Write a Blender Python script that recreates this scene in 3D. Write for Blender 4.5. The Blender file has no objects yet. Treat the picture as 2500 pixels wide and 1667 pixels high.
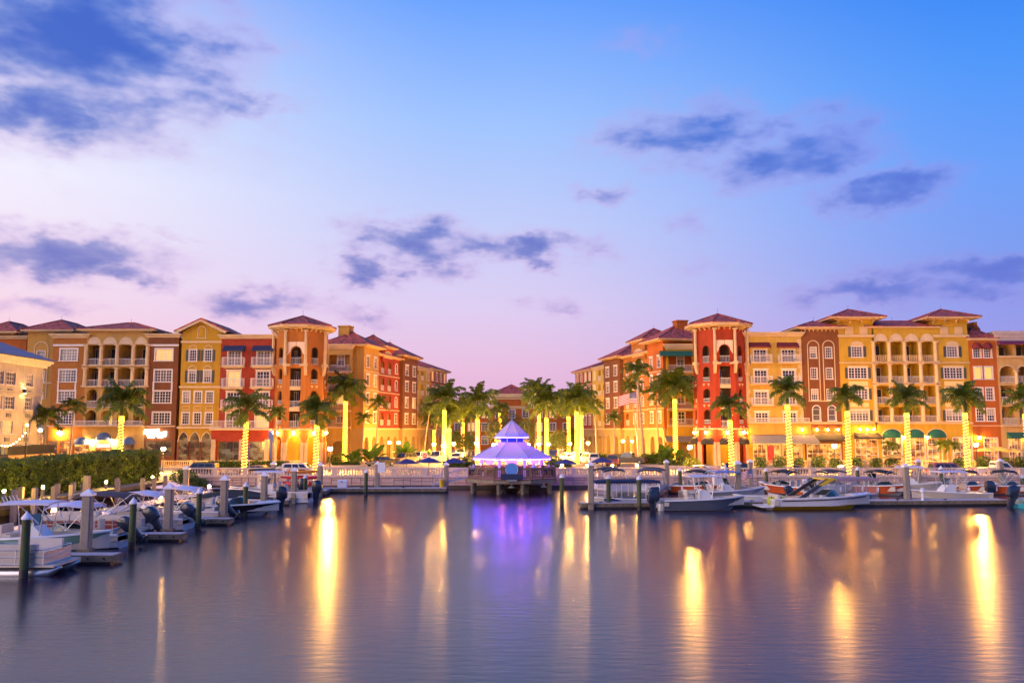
import bpy, math, random
from mathutils import Vector, Matrix, noise
random.seed(7)
sc = bpy.context.scene
col = sc.collection
pi = math.pi
R = math.radians

# ---------------------------------------------------------------- camera
F = 2100.0; CX = 1250.0; CY = 833.5
TH = math.atan(217.0 / F)
CAMZ = 6.0
cam_d = bpy.data.cameras.new('camera')
cam_d.lens = F / 2500 * 36; cam_d.sensor_width = 36
cam_d.clip_start = 0.5; cam_d.clip_end = 8000
cam = bpy.data.objects.new('camera', cam_d); col.objects.link(cam)
cam.location = (0, 0, CAMZ); cam.rotation_euler = (pi / 2 + TH, 0, 0)
sc.camera = cam

# ---------------------------------------------------------------- render / exposure
sc.view_settings.view_transform = 'Standard'
sc.view_settings.look = 'None'
sc.view_settings.exposure = 0.30
sc.view_settings.gamma = 1.0
sc.view_settings.use_curve_mapping = False
sc.cycles.use_denoising = True
sc.cycles.max_bounces = 6
sc.cycles.diffuse_bounces = 3
sc.cycles.glossy_bounces = 3
sc.cycles.transparent_max_bounces = 8
sc.cycles.sample_clamp_indirect = 6.0
sc.cycles.caustics_reflective = False
sc.cycles.caustics_refractive = False

# ---------------------------------------------------------------- world: dusk sky
def lin(r, g, b):
    f = lambda c: (c / 255 / 12.92) if c / 255 <= .04045 else ((c / 255 + .055) / 1.055) ** 2.4
    return (f(r), f(g), f(b), 1)

W = bpy.data.worlds.new('World'); sc.world = W; W.use_nodes = True
nt = W.node_tree; nt.nodes.clear()
def N(t, **kw):
    n = nt.nodes.new(t)
    for k, v in kw.items():
        setattr(n, k, v)
    return n
def L(a, b): nt.links.new(a, b)
def mth(op, a, b=None, c=None, clamp=False):
    n = N('ShaderNodeMath', operation=op, use_clamp=clamp)
    for i, v in enumerate((a, b, c)):
        if v is None: continue
        if isinstance(v, (int, float)): n.inputs[i].default_value = v
        else: L(v, n.inputs[i])
    return n.outputs[0]
tc = N('ShaderNodeTexCoord')
sep = N('ShaderNodeSeparateXYZ'); L(tc.outputs['Generated'], sep.inputs[0])
az = mth('ARCTAN2', sep.outputs[0], sep.outputs[1])          # 0 straight ahead, negative left
el = mth('ARCSINE', sep.outputs[2])
def ramp(fac, stops):
    r = N('ShaderNodeValToRGB'); e = r.color_ramp.elements
    while len(e) < len(stops): e.new(0.5)
    for i, (p, c) in enumerate(stops):
        e[i].position = p; e[i].color = c
    L(fac, r.inputs[0]); return r.outputs[0]
eln = mth('DIVIDE', el, 1.2, clamp=True)                      # 0..1.2 rad
D1 = pi / 180 / 1.2
# three elevation ramps: left, middle, right of the view
rl = ramp(eln, [(0, lin(246, 200, 216)), (6 * D1, lin(246, 208, 228)), (10 * D1, lin(244, 226, 246)), (15 * D1, lin(244, 240, 255)),
                (24 * D1, lin(200, 215, 255)), (31 * D1, lin(120, 170, 250)), (1, lin(50, 100, 215))])
rm = ramp(eln, [(0, lin(222, 168, 208)), (4 * D1, lin(232, 188, 224)), (8 * D1, lin(222, 204, 242)), (13 * D1, lin(198, 206, 250)),
                (20 * D1, lin(160, 196, 255)), (27.5 * D1, lin(104, 162, 255)), (1, lin(30, 90, 215))])
rr = ramp(eln, [(0, lin(168, 150, 220)), (6 * D1, lin(146, 152, 234)), (10 * D1, lin(122, 154, 240)), (15 * D1, lin(104, 158, 250)),
                (21 * D1, lin(74, 150, 251)), (27.5 * D1, lin(34, 128, 246)), (1, lin(20, 84, 205))])
def mix(fac, a, b):
    m = N('ShaderNodeMix', data_type='RGBA', blend_type='MIX')
    if isinstance(fac, float): m.inputs[0].default_value = fac
    else: L(fac, m.inputs[0])
    for s, v in ((6, a), (7, b)):
        if isinstance(v, tuple): m.inputs[s].default_value = v
        else: L(v, m.inputs[s])
    return m.outputs[2]
def smooth(v, a, b):
    n = N('ShaderNodeMapRange', interpolation_type='SMOOTHSTEP'); L(v, n.inputs[0])
    n.inputs[1].default_value = a; n.inputs[2].default_value = b
    return n.outputs[0]
# azimuth measured away from the sunset side, wraps symmetrically behind the viewer
azs = mth('ABSOLUTE', mth('ADD', az, 1.3))
azs = mth('SUBTRACT', azs, 1.3)
lm = smooth(azs, -0.62, -0.02); mr = smooth(azs, -0.04, 0.58)
base = mix(mr, mix(lm, rl, rm), rr)
# clouds: streaked noise gathered round a few cloud banks
mp = N('ShaderNodeCombineXYZ'); L(mth('MULTIPLY', az, 9.0), mp.inputs[0]); L(mth('MULTIPLY', el, 21.0), mp.inputs[1])
nz = N('ShaderNodeTexNoise'); nz.inputs['Scale'].default_value = 1.0; nz.inputs['Detail'].default_value = 3; nz.inputs['Roughness'].default_value = .5
nz.inputs['Distortion'].default_value = .25; L(mp.outputs[0], nz.inputs['Vector'])
nzf = nz.outputs[0]
mp2 = N('ShaderNodeCombineXYZ'); L(mth('MULTIPLY', az, 30.0), mp2.inputs[0]); L(mth('MULTIPLY', el, 62.0), mp2.inputs[1])
nz2 = N('ShaderNodeTexNoise'); nz2.inputs['Scale'].default_value = 1.0; nz2.inputs['Detail'].default_value = 2; L(mp2.outputs[0], nz2.inputs['Vector'])
nzz = mth('ADD', mth('MULTIPLY', nzf, .66), mth('MULTIPLY', nz2.outputs[0], .34))
clouds = [(150, 110, 320, 200, 1.05), (70, 300, 170, 90, .95), (320, 190, 210, 90, .7), (30, 30, 110, 70, 1.0), (560, 258, 110, 30, .60),
          (120, 652, 230, 50, .95), (320, 692, 80, 26, .75), (620, 738, 130, 38, .9), (90, 775, 90, 22, .6),
          (1010, 592, 150, 50, 1.0), (1180, 600, 120, 34, .8), (1310, 612, 150, 32, .95), (900, 668, 75, 40, .85), (1080, 660, 90, 25, .6),
          (1675, 335, 180, 85, .82), (1970, 395, 180, 85, .80), (1880, 450, 110, 60, .6), (2160, 490, 160, 46, .85), (2440, 690, 230, 40, .9),
          (2120, 735, 190, 34, .8), (2300, 745, 200, 30, .7), (1560, 110, 120, 34, .3), (1370, 755, 90, 22, .55), (1480, 480, 80, 24, .5), (1690, 545, 60, 30, .45),
          (1760, 660, 70, 22, .4), (380, 590, 70, 16, .45), (860, 770, 110, 18, .55)]
# ragged outlines: the directions are bent by noise before the cloud banks are placed
wn = N('ShaderNodeTexNoise'); wn.inputs['Scale'].default_value = 1.0; wn.inputs['Detail'].default_value = 4; wn.inputs['Roughness'].default_value = .6
mp3 = N('ShaderNodeCombineXYZ'); L(mth('MULTIPLY', az, 14.0), mp3.inputs[0]); L(mth('MULTIPLY', el, 26.0), mp3.inputs[1]); L(mp3.outputs[0], wn.inputs['Vector'])
wsp = N('ShaderNodeSeparateColor'); L(wn.outputs['Color'], wsp.inputs[0])
azw = mth('ADD', az, mth('MULTIPLY', mth('SUBTRACT', wsp.outputs[0], .5), .16)); elw = mth('ADD', el, mth('MULTIPLY', mth('SUBTRACT', wsp.outputs[1], .5), .075))
tot = None
for (cx, cy, rx, ry, s) in clouds:
    a0 = math.atan2((cx - CX) / F, 1.0) ; e0 = TH + math.atan((CY - cy) / F) * math.cos(a0)
    dx = mth('MULTIPLY', mth('SUBTRACT', azw, a0), F / rx / 1.12); dy = mth('MULTIPLY', mth('SUBTRACT', elw, e0), F / ry / 1.05)
    q = mth('ADD', mth('MULTIPLY', dx, dx), mth('MULTIPLY', dy, dy))
    g = mth('MULTIPLY', mth('EXPONENT', mth('MULTIPLY', q, -0.9)), s)
    tot = g if tot is None else mth('MAXIMUM', tot, g)
dens = mth('ADD', mth('MULTIPLY', tot, .95), mth('MULTIPLY', mth('SUBTRACT', nzz, .5), 1.5))
m1 = smooth(dens, -.05, 1.12)
m1 = mth('MULTIPLY', m1, smooth(tot, .01, .40))
pink = mix(mr, lin(205, 165, 222), lin(150, 140, 226))
blue = mix(smooth(el, .17, .36), mix(mr, lin(92, 104, 194), lin(92, 112, 212)), mix(mr, lin(24, 84, 198), lin(74, 108, 216)))
ccol = mix(smooth(m1, .2, .85), pink, blue)
skyc = mix(mth('MULTIPLY', m1, .92), base, ccol)
nish = N('ShaderNodeTexSky', sky_type='NISHITA', sun_disc=False)
nish.sun_elevation = R(1.0); nish.sun_rotation = R(-75)
bg = N('ShaderNodeBackground'); L(skyc, bg.inputs[0]); bg.inputs[1].default_value = .80
bgn = N('ShaderNodeBackground'); L(nish.outputs[0], bgn.inputs[0]); bgn.inputs[1].default_value = .02
ad = N('ShaderNodeAddShader'); L(bg.outputs[0], ad.inputs[0]); L(bgn.outputs[0], ad.inputs[1])
out = N('ShaderNodeOutputWorld'); L(ad.outputs[0], out.inputs[0])

# soft afterglow from the west (left, behind the viewer)
sd = bpy.data.lights.new('sun', 'SUN'); sd.energy = 2.6; sd.angle = R(60); sd.color = (1, .72, .56)
sun = bpy.data.objects.new('sun', sd); col.objects.link(sun)
sun.rotation_euler = Vector((.80, .55, -.25)).to_track_quat('-Z', 'Y').to_euler()

# ---------------------------------------------------------------- pixel helpers (a pixel gives a direction; depth comes from what the thing stands on)
def ray(px, py):
    x = (px - CX) / F; u = -(py - CY) / F
    return Vector((x, math.cos(TH) - u * math.sin(TH), math.sin(TH) + u * math.cos(TH)))
def atY(px, py, Y):
    d = ray(px, py); t = Y / d.y
    return Vector((d.x * t, Y, CAMZ + d.z * t))
def onZ(px, py, z):
    d = ray(px, py); t = (z - CAMZ) / d.z
    return Vector((d.x * t, d.y * t, z))

# ---------------------------------------------------------------- materials
MATS = {}
def mat(name, c, rough=.7, var=.12, scale=2.0, bump=0.0, bscale=20.0, metal=0.0, spec=.5, stretch=(1, 1, 1), trans=0.0, kind=None, coat=0.0, alpha=1.0):
    if name in MATS: return MATS[name]
    m = bpy.data.materials.new(name); m.use_nodes = True; MATS[name] = m
    t = m.node_tree; b = t.nodes['Principled BSDF']
    lk = t.links.new
    b.inputs['Roughness'].default_value = rough; b.inputs['Metallic'].default_value = metal
    b.inputs['Specular IOR Level'].default_value = spec
    if coat: b.inputs['Coat Weight'].default_value = coat; b.inputs['Coat Roughness'].default_value = .08
    if trans: b.inputs['Transmission Weight'].default_value = trans
    if alpha < 1: b.inputs['Alpha'].default_value = alpha
    tcn = t.nodes.new('ShaderNodeTexCoord'); mpn = t.nodes.new('ShaderNodeMapping'); mpn.inputs['Scale'].default_value = stretch
    lk(tcn.outputs['Object'], mpn.inputs[0])
    nn = t.nodes.new('ShaderNodeTexNoise'); nn.inputs['Scale'].default_value = scale; nn.inputs['Detail'].default_value = 5
    nn.inputs['Roughness'].default_value = .65
    lk(mpn.outputs[0], nn.inputs['Vector'])
    mr_ = t.nodes.new('ShaderNodeMapRange'); mr_.inputs[1].default_value = .3; mr_.inputs[2].default_value = .7
    mr_.inputs[3].default_value = 1 - var; mr_.inputs[4].default_value = 1 + var
    lk(nn.outputs[0], mr_.inputs[0])
    vm = t.nodes.new('ShaderNodeVectorMath'); vm.operation = 'SCALE'; vm.inputs[0].default_value = c[:3]
    lk(mr_.outputs[0], vm.inputs['Scale'])
    csock = vm.outputs[0]; hsock = None
    if kind == 'stucco':      # rain streaks and faded patches
        ms = t.nodes.new('ShaderNodeMapping'); ms.inputs['Scale'].default_value = (1.3, 1.3, .14); lk(tcn.outputs['Object'], ms.inputs[0])
        ns = t.nodes.new('ShaderNodeTexNoise'); ns.inputs['Scale'].default_value = 1.0; ns.inputs['Detail'].default_value = 5; lk(ms.outputs[0], ns.inputs['Vector'])
        m4 = t.nodes.new('ShaderNodeMapRange'); m4.inputs[1].default_value = .35; m4.inputs[2].default_value = .62; m4.inputs[3].default_value = .88; m4.inputs[4].default_value = 1.04; lk(ns.outputs[0], m4.inputs[0])
        mm = t.nodes.new('ShaderNodeVectorMath'); mm.operation = 'SCALE'; lk(csock, mm.inputs[0]); lk(m4.outputs[0], mm.inputs['Scale']); csock = mm.outputs[0]
    if kind == 'brick':
        br = t.nodes.new('ShaderNodeTexBrick'); br.inputs['Scale'].default_value = 1.0
        br.inputs['Brick Width'].default_value = .42; br.inputs['Row Height'].default_value = .16; br.inputs['Mortar Size'].default_value = .018
        br.inputs['Color1'].default_value = (.82, .82, .82, 1); br.inputs['Color2'].default_value = (1.12, 1.12, 1.12, 1); br.inputs['Mortar'].default_value = (.72, .72, .72, 1)
        mb_ = t.nodes.new('ShaderNodeMapping'); mb_.inputs['Rotation'].default_value = (pi / 2, 0, 0)
        lk(tcn.outputs['Object'], mb_.inputs[0]); lk(mb_.outputs[0], br.inputs['Vector'])
        mm = t.nodes.new('ShaderNodeVectorMath'); mm.operation = 'MULTIPLY'
        lk(csock, mm.inputs[0]); lk(br.outputs['Color'], mm.inputs[1]); csock = mm.outputs[0]; hsock = br.outputs['Color']
    if kind == 'tile':
        wv = t.nodes.new('ShaderNodeTexVoronoi'); wv.inputs['Scale'].default_value = 2.6
        lk(tcn.outputs['Object'], wv.inputs['Vector'])
        hs = t.nodes.new('ShaderNodeSeparateColor'); lk(wv.outputs['Color'], hs.inputs[0])
        m3 = t.nodes.new('ShaderNodeMapRange'); m3.inputs[3].default_value = .45; m3.inputs[4].default_value = 1.5; lk(hs.outputs[0], m3.inputs[0])
        mm = t.nodes.new('ShaderNodeVectorMath'); mm.operation = 'SCALE'; lk(csock, mm.inputs[0]); lk(m3.outputs[0], mm.inputs['Scale']); csock = mm.outputs[0]
        hsock = wv.outputs['Distance']
    lk(csock, b.inputs['Base Color'])
    if bump:
        if hsock is None:
            n2 = t.nodes.new('ShaderNodeTexNoise'); n2.inputs['Scale'].default_value = bscale; n2.inputs['Detail'].default_value = 3
            lk(mpn.outputs[0], n2.inputs['Vector']); hsock = n2.outputs[0]
        bp = t.nodes.new('ShaderNodeBump'); bp.inputs['Strength'].default_value = bump; bp.inputs['Distance'].default_value = .05
        lk(hsock, bp.inputs['Height']); lk(bp.outputs[0], b.inputs['Normal'])
    return m
def emat(name, c, s, sampling=None, var=None):
    if name in MATS: return MATS[name]
    m = bpy.data.materials.new(name); m.use_nodes = True; MATS[name] = m
    t = m.node_tree; b = t.nodes['Principled BSDF']
    b.inputs['Base Color'].default_value = (.03, .03, .03, 1); b.inputs['Roughness'].default_value = .12
    b.inputs['Emission Color'].default_value = (*c[:3], 1); b.inputs['Emission Strength'].default_value = s
    if var:   # an interior seen through glass: warm shelves, pictures, dark furniture
        tcn = t.nodes.new('ShaderNodeTexCoord'); mp_ = t.nodes.new('ShaderNodeMapping'); mp_.inputs['Scale'].default_value = (1, 1, 1.6)
        t.links.new(tcn.outputs['Object'], mp_.inputs[0])
        v = t.nodes.new('ShaderNodeTexVoronoi'); v.distance = 'CHEBYCHEV'; v.inputs['Scale'].default_value = var; t.links.new(mp_.outputs[0], v.inputs['Vector'])
        n = t.nodes.new('ShaderNodeTexNoise'); n.inputs['Scale'].default_value = .9; n.inputs['Detail'].default_value = 4; t.links.new(mp_.outputs[0], n.inputs['Vector'])
        sp = t.nodes.new('ShaderNodeSeparateColor'); t.links.new(v.outputs['Color'], sp.inputs[0])
        mu = t.nodes.new('ShaderNodeMath'); mu.operation = 'MULTIPLY'; t.links.new(sp.outputs[0], mu.inputs[0]); t.links.new(n.outputs[0], mu.inputs[1])
        r_ = t.nodes.new('ShaderNodeValToRGB'); e = r_.color_ramp.elements
        e[0].position = .08; e[0].color = (c[0] * .10, c[1] * .05, c[2] * .04, 1); e[1].position = .5; e[1].color = (*c[:3], 1)
        k = e.new(.28); k.color = (c[0] * .6, c[1] * .4, c[2] * .25, 1)
        t.links.new(mu.outputs[0], r_.inputs[0]); t.links.new(r_.outputs[0], b.inputs['Emission Color'])
    if sampling: m.cycles.emission_sampling = sampling
    return m

# ---------------------------------------------------------------- mesh builder
class MB:
    def __init__(s): s.v = []; s.f = []
    def add(s, vs, fs):
        o = len(s.v); s.v += [tuple(v) for v in vs]; s.f += [tuple(i + o for i in f) for f in fs]
        return s
    def quad(s, a, b, c, d): return s.add([a, b, c, d], [(0, 1, 2, 3)])
    def tri(s, a, b, c): return s.add([a, b, c], [(0, 1, 2)])
    def box(s, x0, x1, y0, y1, z0, z1):
        return s.add([(x0, y0, z0), (x1, y0, z0), (x1, y1, z0), (x0, y1, z0), (x0, y0, z1), (x1, y0, z1), (x1, y1, z1), (x0, y1, z1)],
                     [(3, 2, 1, 0), (4, 5, 6, 7), (0, 1, 5, 4), (1, 2, 6, 5), (2, 3, 7, 6), (3, 0, 4, 7)])
    def ring_loft(s, rings, cap0=True, cap1=True):
        n = len(rings[0]); o = len(s.v)
        for r in rings: s.v += [tuple(p) for p in r]
        for i in range(len(rings) - 1):
            for j in range(n):
                a = o + i * n + j; b = o + i * n + (j + 1) % n
                s.f.append((a, b, b + n, a + n))
        if cap0: s.f.append(tuple(o + j for j in range(n))[::-1])
        if cap1: s.f.append(tuple(o + (len(rings) - 1) * n + j for j in range(n)))
        return s
    def tube(s, pts, r, n=6, r1=None, caps=True):
        pts = [Vector(p) for p in pts]; rings = []
        for i, p in enumerate(pts):
            d = (pts[min(i + 1, len(pts) - 1)] - pts[max(i - 1, 0)]).normalized()
            a = Vector((0, 0, 1)) if abs(d.z) < .9 else Vector((1, 0, 0))
            u = d.cross(a).normalized(); w = u.cross(d)
            rr_ = r if r1 is None else r + (r1 - r) * i / max(1, len(pts) - 1)
            rings.append([p + (u * math.cos(2 * pi * k / n) + w * math.sin(2 * pi * k / n)) * rr_ for k in range(n)])
        return s.ring_loft(rings, caps, caps)
    def lathe(s, prof, n=12, c=(0, 0, 0)):
        rings = [[(c[0] + r * math.cos(2 * pi * k / n), c[1] + r * math.sin(2 * pi * k / n), c[2] + z) for k in range(n)] for r, z in prof]
        return s.ring_loft(rings)
    def sphere(s, c, r, n=10, m=6, sz=1.0):
        return s.lathe([(max(1e-3, r * math.sin(pi * i / m)), -r * math.cos(pi * i / m) * sz) for i in range(m + 1)], n, c)
    def extrude(s, poly, y0, y1, ax='y'):
        # poly in (x,z), extruded along y (or x: poly in (y,z))
        n = len(poly)
        if ax == 'y': vs = [(x, y0, z) for x, z in poly] + [(x, y1, z) for x, z in poly]
        elif ax == 'x': vs = [(y0, x, z) for x, z in poly] + [(y1, x, z) for x, z in poly]
        else: vs = [(x, z, y0) for x, z in poly] + [(x, z, y1) for x, z in poly]
        fs = [tuple(range(n)), tuple(range(2 * n - 1, n - 1, -1))] + [(i, i + n, (i + 1) % n + n, (i + 1) % n) for i in range(n)]
        return s.add(vs, fs)
    def xf(s, M):
        s.v = [tuple(M @ Vector(v)) for v in s.v]; return s
    def mesh(s, name, m, smooth=False):
        me = bpy.data.meshes.new(name); me.from_pydata(s.v, [], s.f)
        if m: me.materials.append(m)
        if smooth:
            me.polygons.foreach_set('use_smooth', [True] * len(me.polygons))
        me.validate(); me.update()
        return me
    def build(s, name, m, parent=None, M=None, smooth=False, angle=None):
        if M is not None: s.xf(M)
        me = s.mesh(name, m, smooth)
        if angle: me.set_sharp_from_angle(angle=R(angle))
        o = bpy.data.objects.new(name, me); col.objects.link(o)
        if parent: o.parent = parent
        return o
def link(name, me, parent=None, loc=(0, 0, 0), rot=(0, 0, 0), scale=(1, 1, 1)):
    o = bpy.data.objects.new(name, me); col.objects.link(o); o.location = loc; o.rotation_euler = rot; o.scale = scale
    if parent: o.parent = parent
    return o
def tag(o, label, cat, group=None):
    o['label'] = label; o['category'] = cat
    if group: o['group'] = group
    return o
def thing(name, label, cat, loc=(0, 0, 0), rz=0, group=None):
    o = bpy.data.objects.new(name, None); col.objects.link(o); o.empty_display_size = .3
    o.location = loc; o.rotation_euler = (0, 0, rz)
    return tag(o, label, cat, group)
def copy_tree(o, parent=None):
    c = o.copy(); col.objects.link(c); c.parent = parent
    for ch in o.children: copy_tree(ch, c)
    return c
def struct(o): o['kind'] = 'structure'; return o
# ================================================================ the setting
GZ = 0.7            # level of the quay behind the balustrade
SEAY = 90.0         # face of the seawall
BANKX = -36.0       # left bank
m_water = bpy.data.materials.new('water'); m_water.use_nodes = True
def _water():
    t = m_water.node_tree; b = t.nodes['Principled BSDF']; lk = t.links.new
    b.inputs['Base Color'].default_value = (.020, .008, .026, 1)
    b.inputs['Roughness'].default_value = .17; b.inputs['IOR'].default_value = 1.46
    tcn = t.nodes.new('ShaderNodeTexCoord')
    def nz(scale, sx, sy, det):
        mp_ = t.nodes.new('ShaderNodeMapping'); mp_.inputs['Scale'].default_value = (sx, sy, 1); lk(tcn.outputs['Object'], mp_.inputs[0])
        n = t.nodes.new('ShaderNodeTexNoise'); n.inputs['Scale'].default_value = scale; n.inputs['Detail'].default_value = det; lk(mp_.outputs[0], n.inputs['Vector']); return n.outputs[0]
    a = nz(1.0, 1.1, 3.4, 4); c = nz(1.0, .05, .10, 2)
    b1 = t.nodes.new('ShaderNodeBump'); b1.inputs['Strength'].default_value = .22; b1.inputs['Distance'].default_value = .05; lk(a, b1.inputs['Height'])
    b2 = t.nodes.new('ShaderNodeBump'); b2.inputs['Strength'].default_value = .03; b2.inputs['Distance'].default_value = .20; lk(c, b2.inputs['Height']); lk(b1.outputs[0], b2.inputs['Normal'])
    lk(b2.outputs[0], b.inputs['Normal'])
    mr_ = t.nodes.new('ShaderNodeMapRange'); mr_.inputs[1].default_value = .35; mr_.inputs[2].default_value = .65; mr_.inputs[3].default_value = .215; mr_.inputs[4].default_value = .235
    b.inputs['Anisotropic'].default_value = .15; cb = t.nodes.new('ShaderNodeCombineXYZ'); cb.inputs[1].default_value = 1.0; lk(cb.outputs[0], b.inputs['Tangent'])
    lk(c, mr_.inputs[0]); lk(mr_.outputs[0], b.inputs['Roughness'])
_water()
struct(MB().quad((-400, -120, 0), (900, -120, 0), (900, SEAY + .6, 0), (-400, SEAY + .6, 0)).build('water', m_water))
m_pave = mat('paving', (.34, .29, .24), .8, .15, .6, .3, 6)
m_grass = mat('lawn', (.06, .12, .02), .9, .4, 3, .5, 30)
m_asph = mat('asphalt', (.16, .15, .15), .85, .2, 1.0, .3, 25)
g = MB()
g.quad((-3000, SEAY + .5, GZ), (3000, SEAY + .5, GZ), (3000, 4000, GZ), (-3000, 4000, GZ))
g.quad((-3000, -120, GZ), (BANKX - .4, -120, GZ), (BANKX - .4, SEAY + .5, GZ), (-3000, SEAY + .5, GZ))
struct(g.build('ground', m_pave))
struct(MB().quad((-60, 104, GZ + .004), (90, 104, GZ + .004), (90, 118, GZ + .004), (-60, 118, GZ + .004)).build('road', m_asph))
struct(MB().add([(-21, 118, GZ + .004), (21, 118, GZ + .004), (13, 225, GZ + .004), (-13, 225, GZ + .004)], [(0, 1, 2, 3)]).build('road', m_asph))

# ================================================================ building helper
GRY = (.16, .16, .17)
m_cream = mat('cream_trim', (.56, .40, .21), .7, .08, 1.5, .1, 15)
m_white = mat('white_paint', (.64, .58, .52), .55, .05, 2)
m_tile = mat('roof_tile', (.36, .07, .045), .75, .25, 1.5, .6, kind='tile')
m_glass = mat('window_glass', (.025, .03, .045), .06, .3, .8, spec=.8)
m_glass2 = mat('curtained_glass', (.11, .095, .09), .08, .35, 1.2, spec=.8)
m_lit = emat('lit_window', (1, .52, .12), 1.0)
m_shop = emat('shop_interior', (1, .42, .08), 1.3, var=1.7)
m_shop2 = emat('bright_interior', (1, .50, .12), 1.5, var=1.3)
m_dim = emat('dim_interior', (.55, .36, .16), .45, var=1.2)
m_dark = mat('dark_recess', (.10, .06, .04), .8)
m_rail = mat('railing_paint', (.62, .56, .53), .5, .03)
m_wood = mat('mahogany_frame', (.22, .06, .03), .5, .2)
m_black = mat('black_metal', (.02, .02, .022), .45, .1)

def arch_pts(u0, u1, vs, rise, kind='r', n=10):
    out_ = []
    for i in range(n + 1):
        s = -1 + 2 * i / n
        if kind == 'p': h = math.sqrt(max(0, 4 - (1 + abs(s)) ** 2)) / math.sqrt(3)
        else:
            s = -math.cos(pi * i / n); h = math.sqrt(max(0, 1 - s * s))
        out_.append(((u0 + u1) / 2 + s * (u1 - u0) / 2, vs + rise * h))
    return out_

rw = random.Random(21); m_blind = mat('window_blind', (.34, .29, .24), .8, .1, 6)
class Bld:
    """One building. Local frame: x along the facade, y into the building, z up from the quay."""
    def __init__(s, name, label, P0, P1, z=(0, 0, 1), yr=600, group=None):
        s.P0 = Vector((P0[0], P0[1])); s.P1 = Vector((P1[0], P1[1])); d = s.P1 - s.P0
        s.len = d.length; s.d = d.normalized()
        s.root = thing(name, label, 'building', (P0[0], P0[1], GZ), math.atan2(d.y, d.x), group)
        s.z = z; s.yr = yr; s.M = None; s.ops = []
    def uv(s, zx, zy):
        px = s.z[0] + zx * s.z[2]; py = s.z[1] + zy * s.z[2]; r = ray(px, py)
        n = Vector((-s.d.y, s.d.x)); t = s.P0.dot(n) / (r.x * n.x + r.y * n.y)
        q = Vector((r.x * t, r.y * t)); return (q - s.P0).dot(s.d), CAMZ + r.z * t - GZ
    def U(s, zx): return s.uv(zx, s.yr)[0]
    def V(s, zy, zx=None): return s.uv(zx if zx is not None else s.zmid, zy)[1]
    def part(s, mb, name, m, parent=None, smooth=False):
        return mb.build(name, m, parent or s.root, s.M, smooth)
    def wall(s, u0, u1, v0, v1, m, name='wall', y=0, dep=.35, depth=None, ops=None):
        """front with the openings cut out; with depth: sides, back and top as well"""
        mb = MB(); ops = [o for o in (s.ops if ops is None else ops) if o[0] < u1 - .01 and o[1] > u0 + .01 and o[2] < v1 - .01 and o[3] > v0 - .01]
        E = 1e-4
        us = sorted({round(x, 4) for o in ops for x in o[:2] if u0 < x < u1} | {u0, u1})
        vs = sorted({round(x, 4) for o in ops for x in o[2:4] if v0 < x < v1} | {v0, v1})
        for i in range(len(us) - 1):
            for j in range(len(vs) - 1):
                a, b, c, d = us[i], us[i + 1], vs[j], vs[j + 1]
                cu, cv = (a + b) / 2, (c + d) / 2
                if any(o[0] < cu < o[1] and o[2] < cv < o[3] for o in ops): continue
                mb.quad((a, y, c), (b, y, c), (b, y, d), (a, y, d))
        for o in ops:
            a, b, c, d = o[:4]; c = max(c, v0); top = d
            if len(o) > 4 and o[4]:
                kind, rise = o[4]; top = d - rise
                P = arch_pts(a, b, top, rise, kind)
                for (p, q) in zip(P[:-1], P[1:]):
                    mb.quad((p[0], y, p[1]), (q[0], y, q[1]), (q[0], y, d), (p[0], y, d))
                    mb.quad((p[0], y, p[1]), (p[0], y + dep, p[1]), (q[0], y + dep, q[1]), (q[0], y, q[1]))
            else: mb.quad((a, y, d), (a, y + dep, d), (b, y + dep, d), (b, y, d))
            mb.quad((a, y, c), (b, y, c), (b, y + dep, c), (a, y + dep, c))
            mb.quad((a, y, c), (a, y + dep, c), (a, y + dep, top), (a, y, top))
            mb.quad((b, y, c), (b, y, top), (b, y + dep, top), (b, y + dep, c))
        if depth:
            mb.quad((u0, y, v0), (u0, y, v1), (u0, depth, v1), (u0, depth, v0))
            mb.quad((u1, y, v0), (u1, depth, v0), (u1, depth, v1), (u1, y, v1))
            mb.quad((u0, depth, v0), (u0, depth, v1), (u1, depth, v1), (u1, depth, v0))
            mb.quad((u0, y, v1), (u1, y, v1), (u1, depth, v1), (u0, depth, v1))
        return s.part(mb, name, m)
    def band(s, u0, u1, v0, v1, proj, m=None, name='belt_course', y=0, steps=1):
        mb = MB()
        for k in range(steps):
            a = v0 + (v1 - v0) * k / steps; b = v0 + (v1 - v0) * (k + 1) / steps; p = proj * (k + 1) / steps
            mb.box(u0 - (p if steps > 1 else .0), u1 + (p if steps > 1 else 0), y - p, y + .1, a, b)
        return s.part(mb, name, m or m_cream)
    def cornice(s, u0, u1, v0, v1, proj=.5, m=None): return s.band(u0, u1, v0, v1, proj, m, 'cornice', steps=3)
    def archtrim(s, u0, u1, vs, rise, w=.14, m=None, kind='r', v0=None, name='arch_trim', y=0, proud=.07, parent=None):
        """moulding round an arch; with v0 the moulding runs down both sides to v0"""
        mb = MB(); P = arch_pts(u0, u1, vs, rise, kind); Q = arch_pts(u0 - w, u1 + w, vs, rise + w, kind)
        if v0 is not None: P = [(u0, v0)] + P + [(u1, v0)]; Q = [(u0 - w, v0)] + Q + [(u1 + w, v0)]
        for i in range(len(P) - 1):
            a, b, c, d = P[i], P[i + 1], Q[i + 1], Q[i]
            mb.quad((a[0], y - proud, a[1]), (b[0], y - proud, b[1]), (c[0], y - proud, c[1]), (d[0], y - proud, d[1]))
            mb.quad((d[0], y - proud, d[1]), (c[0], y - proud, c[1]), (c[0], y + .02, c[1]), (d[0], y + .02, d[1]))
            mb.quad((a[0], y - proud, a[1]), (a[0], y + .02, a[1]), (b[0], y + .02, b[1]), (b[0], y - proud, b[1]))
        return s.part(mb, name, m or m_cream, parent)
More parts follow.
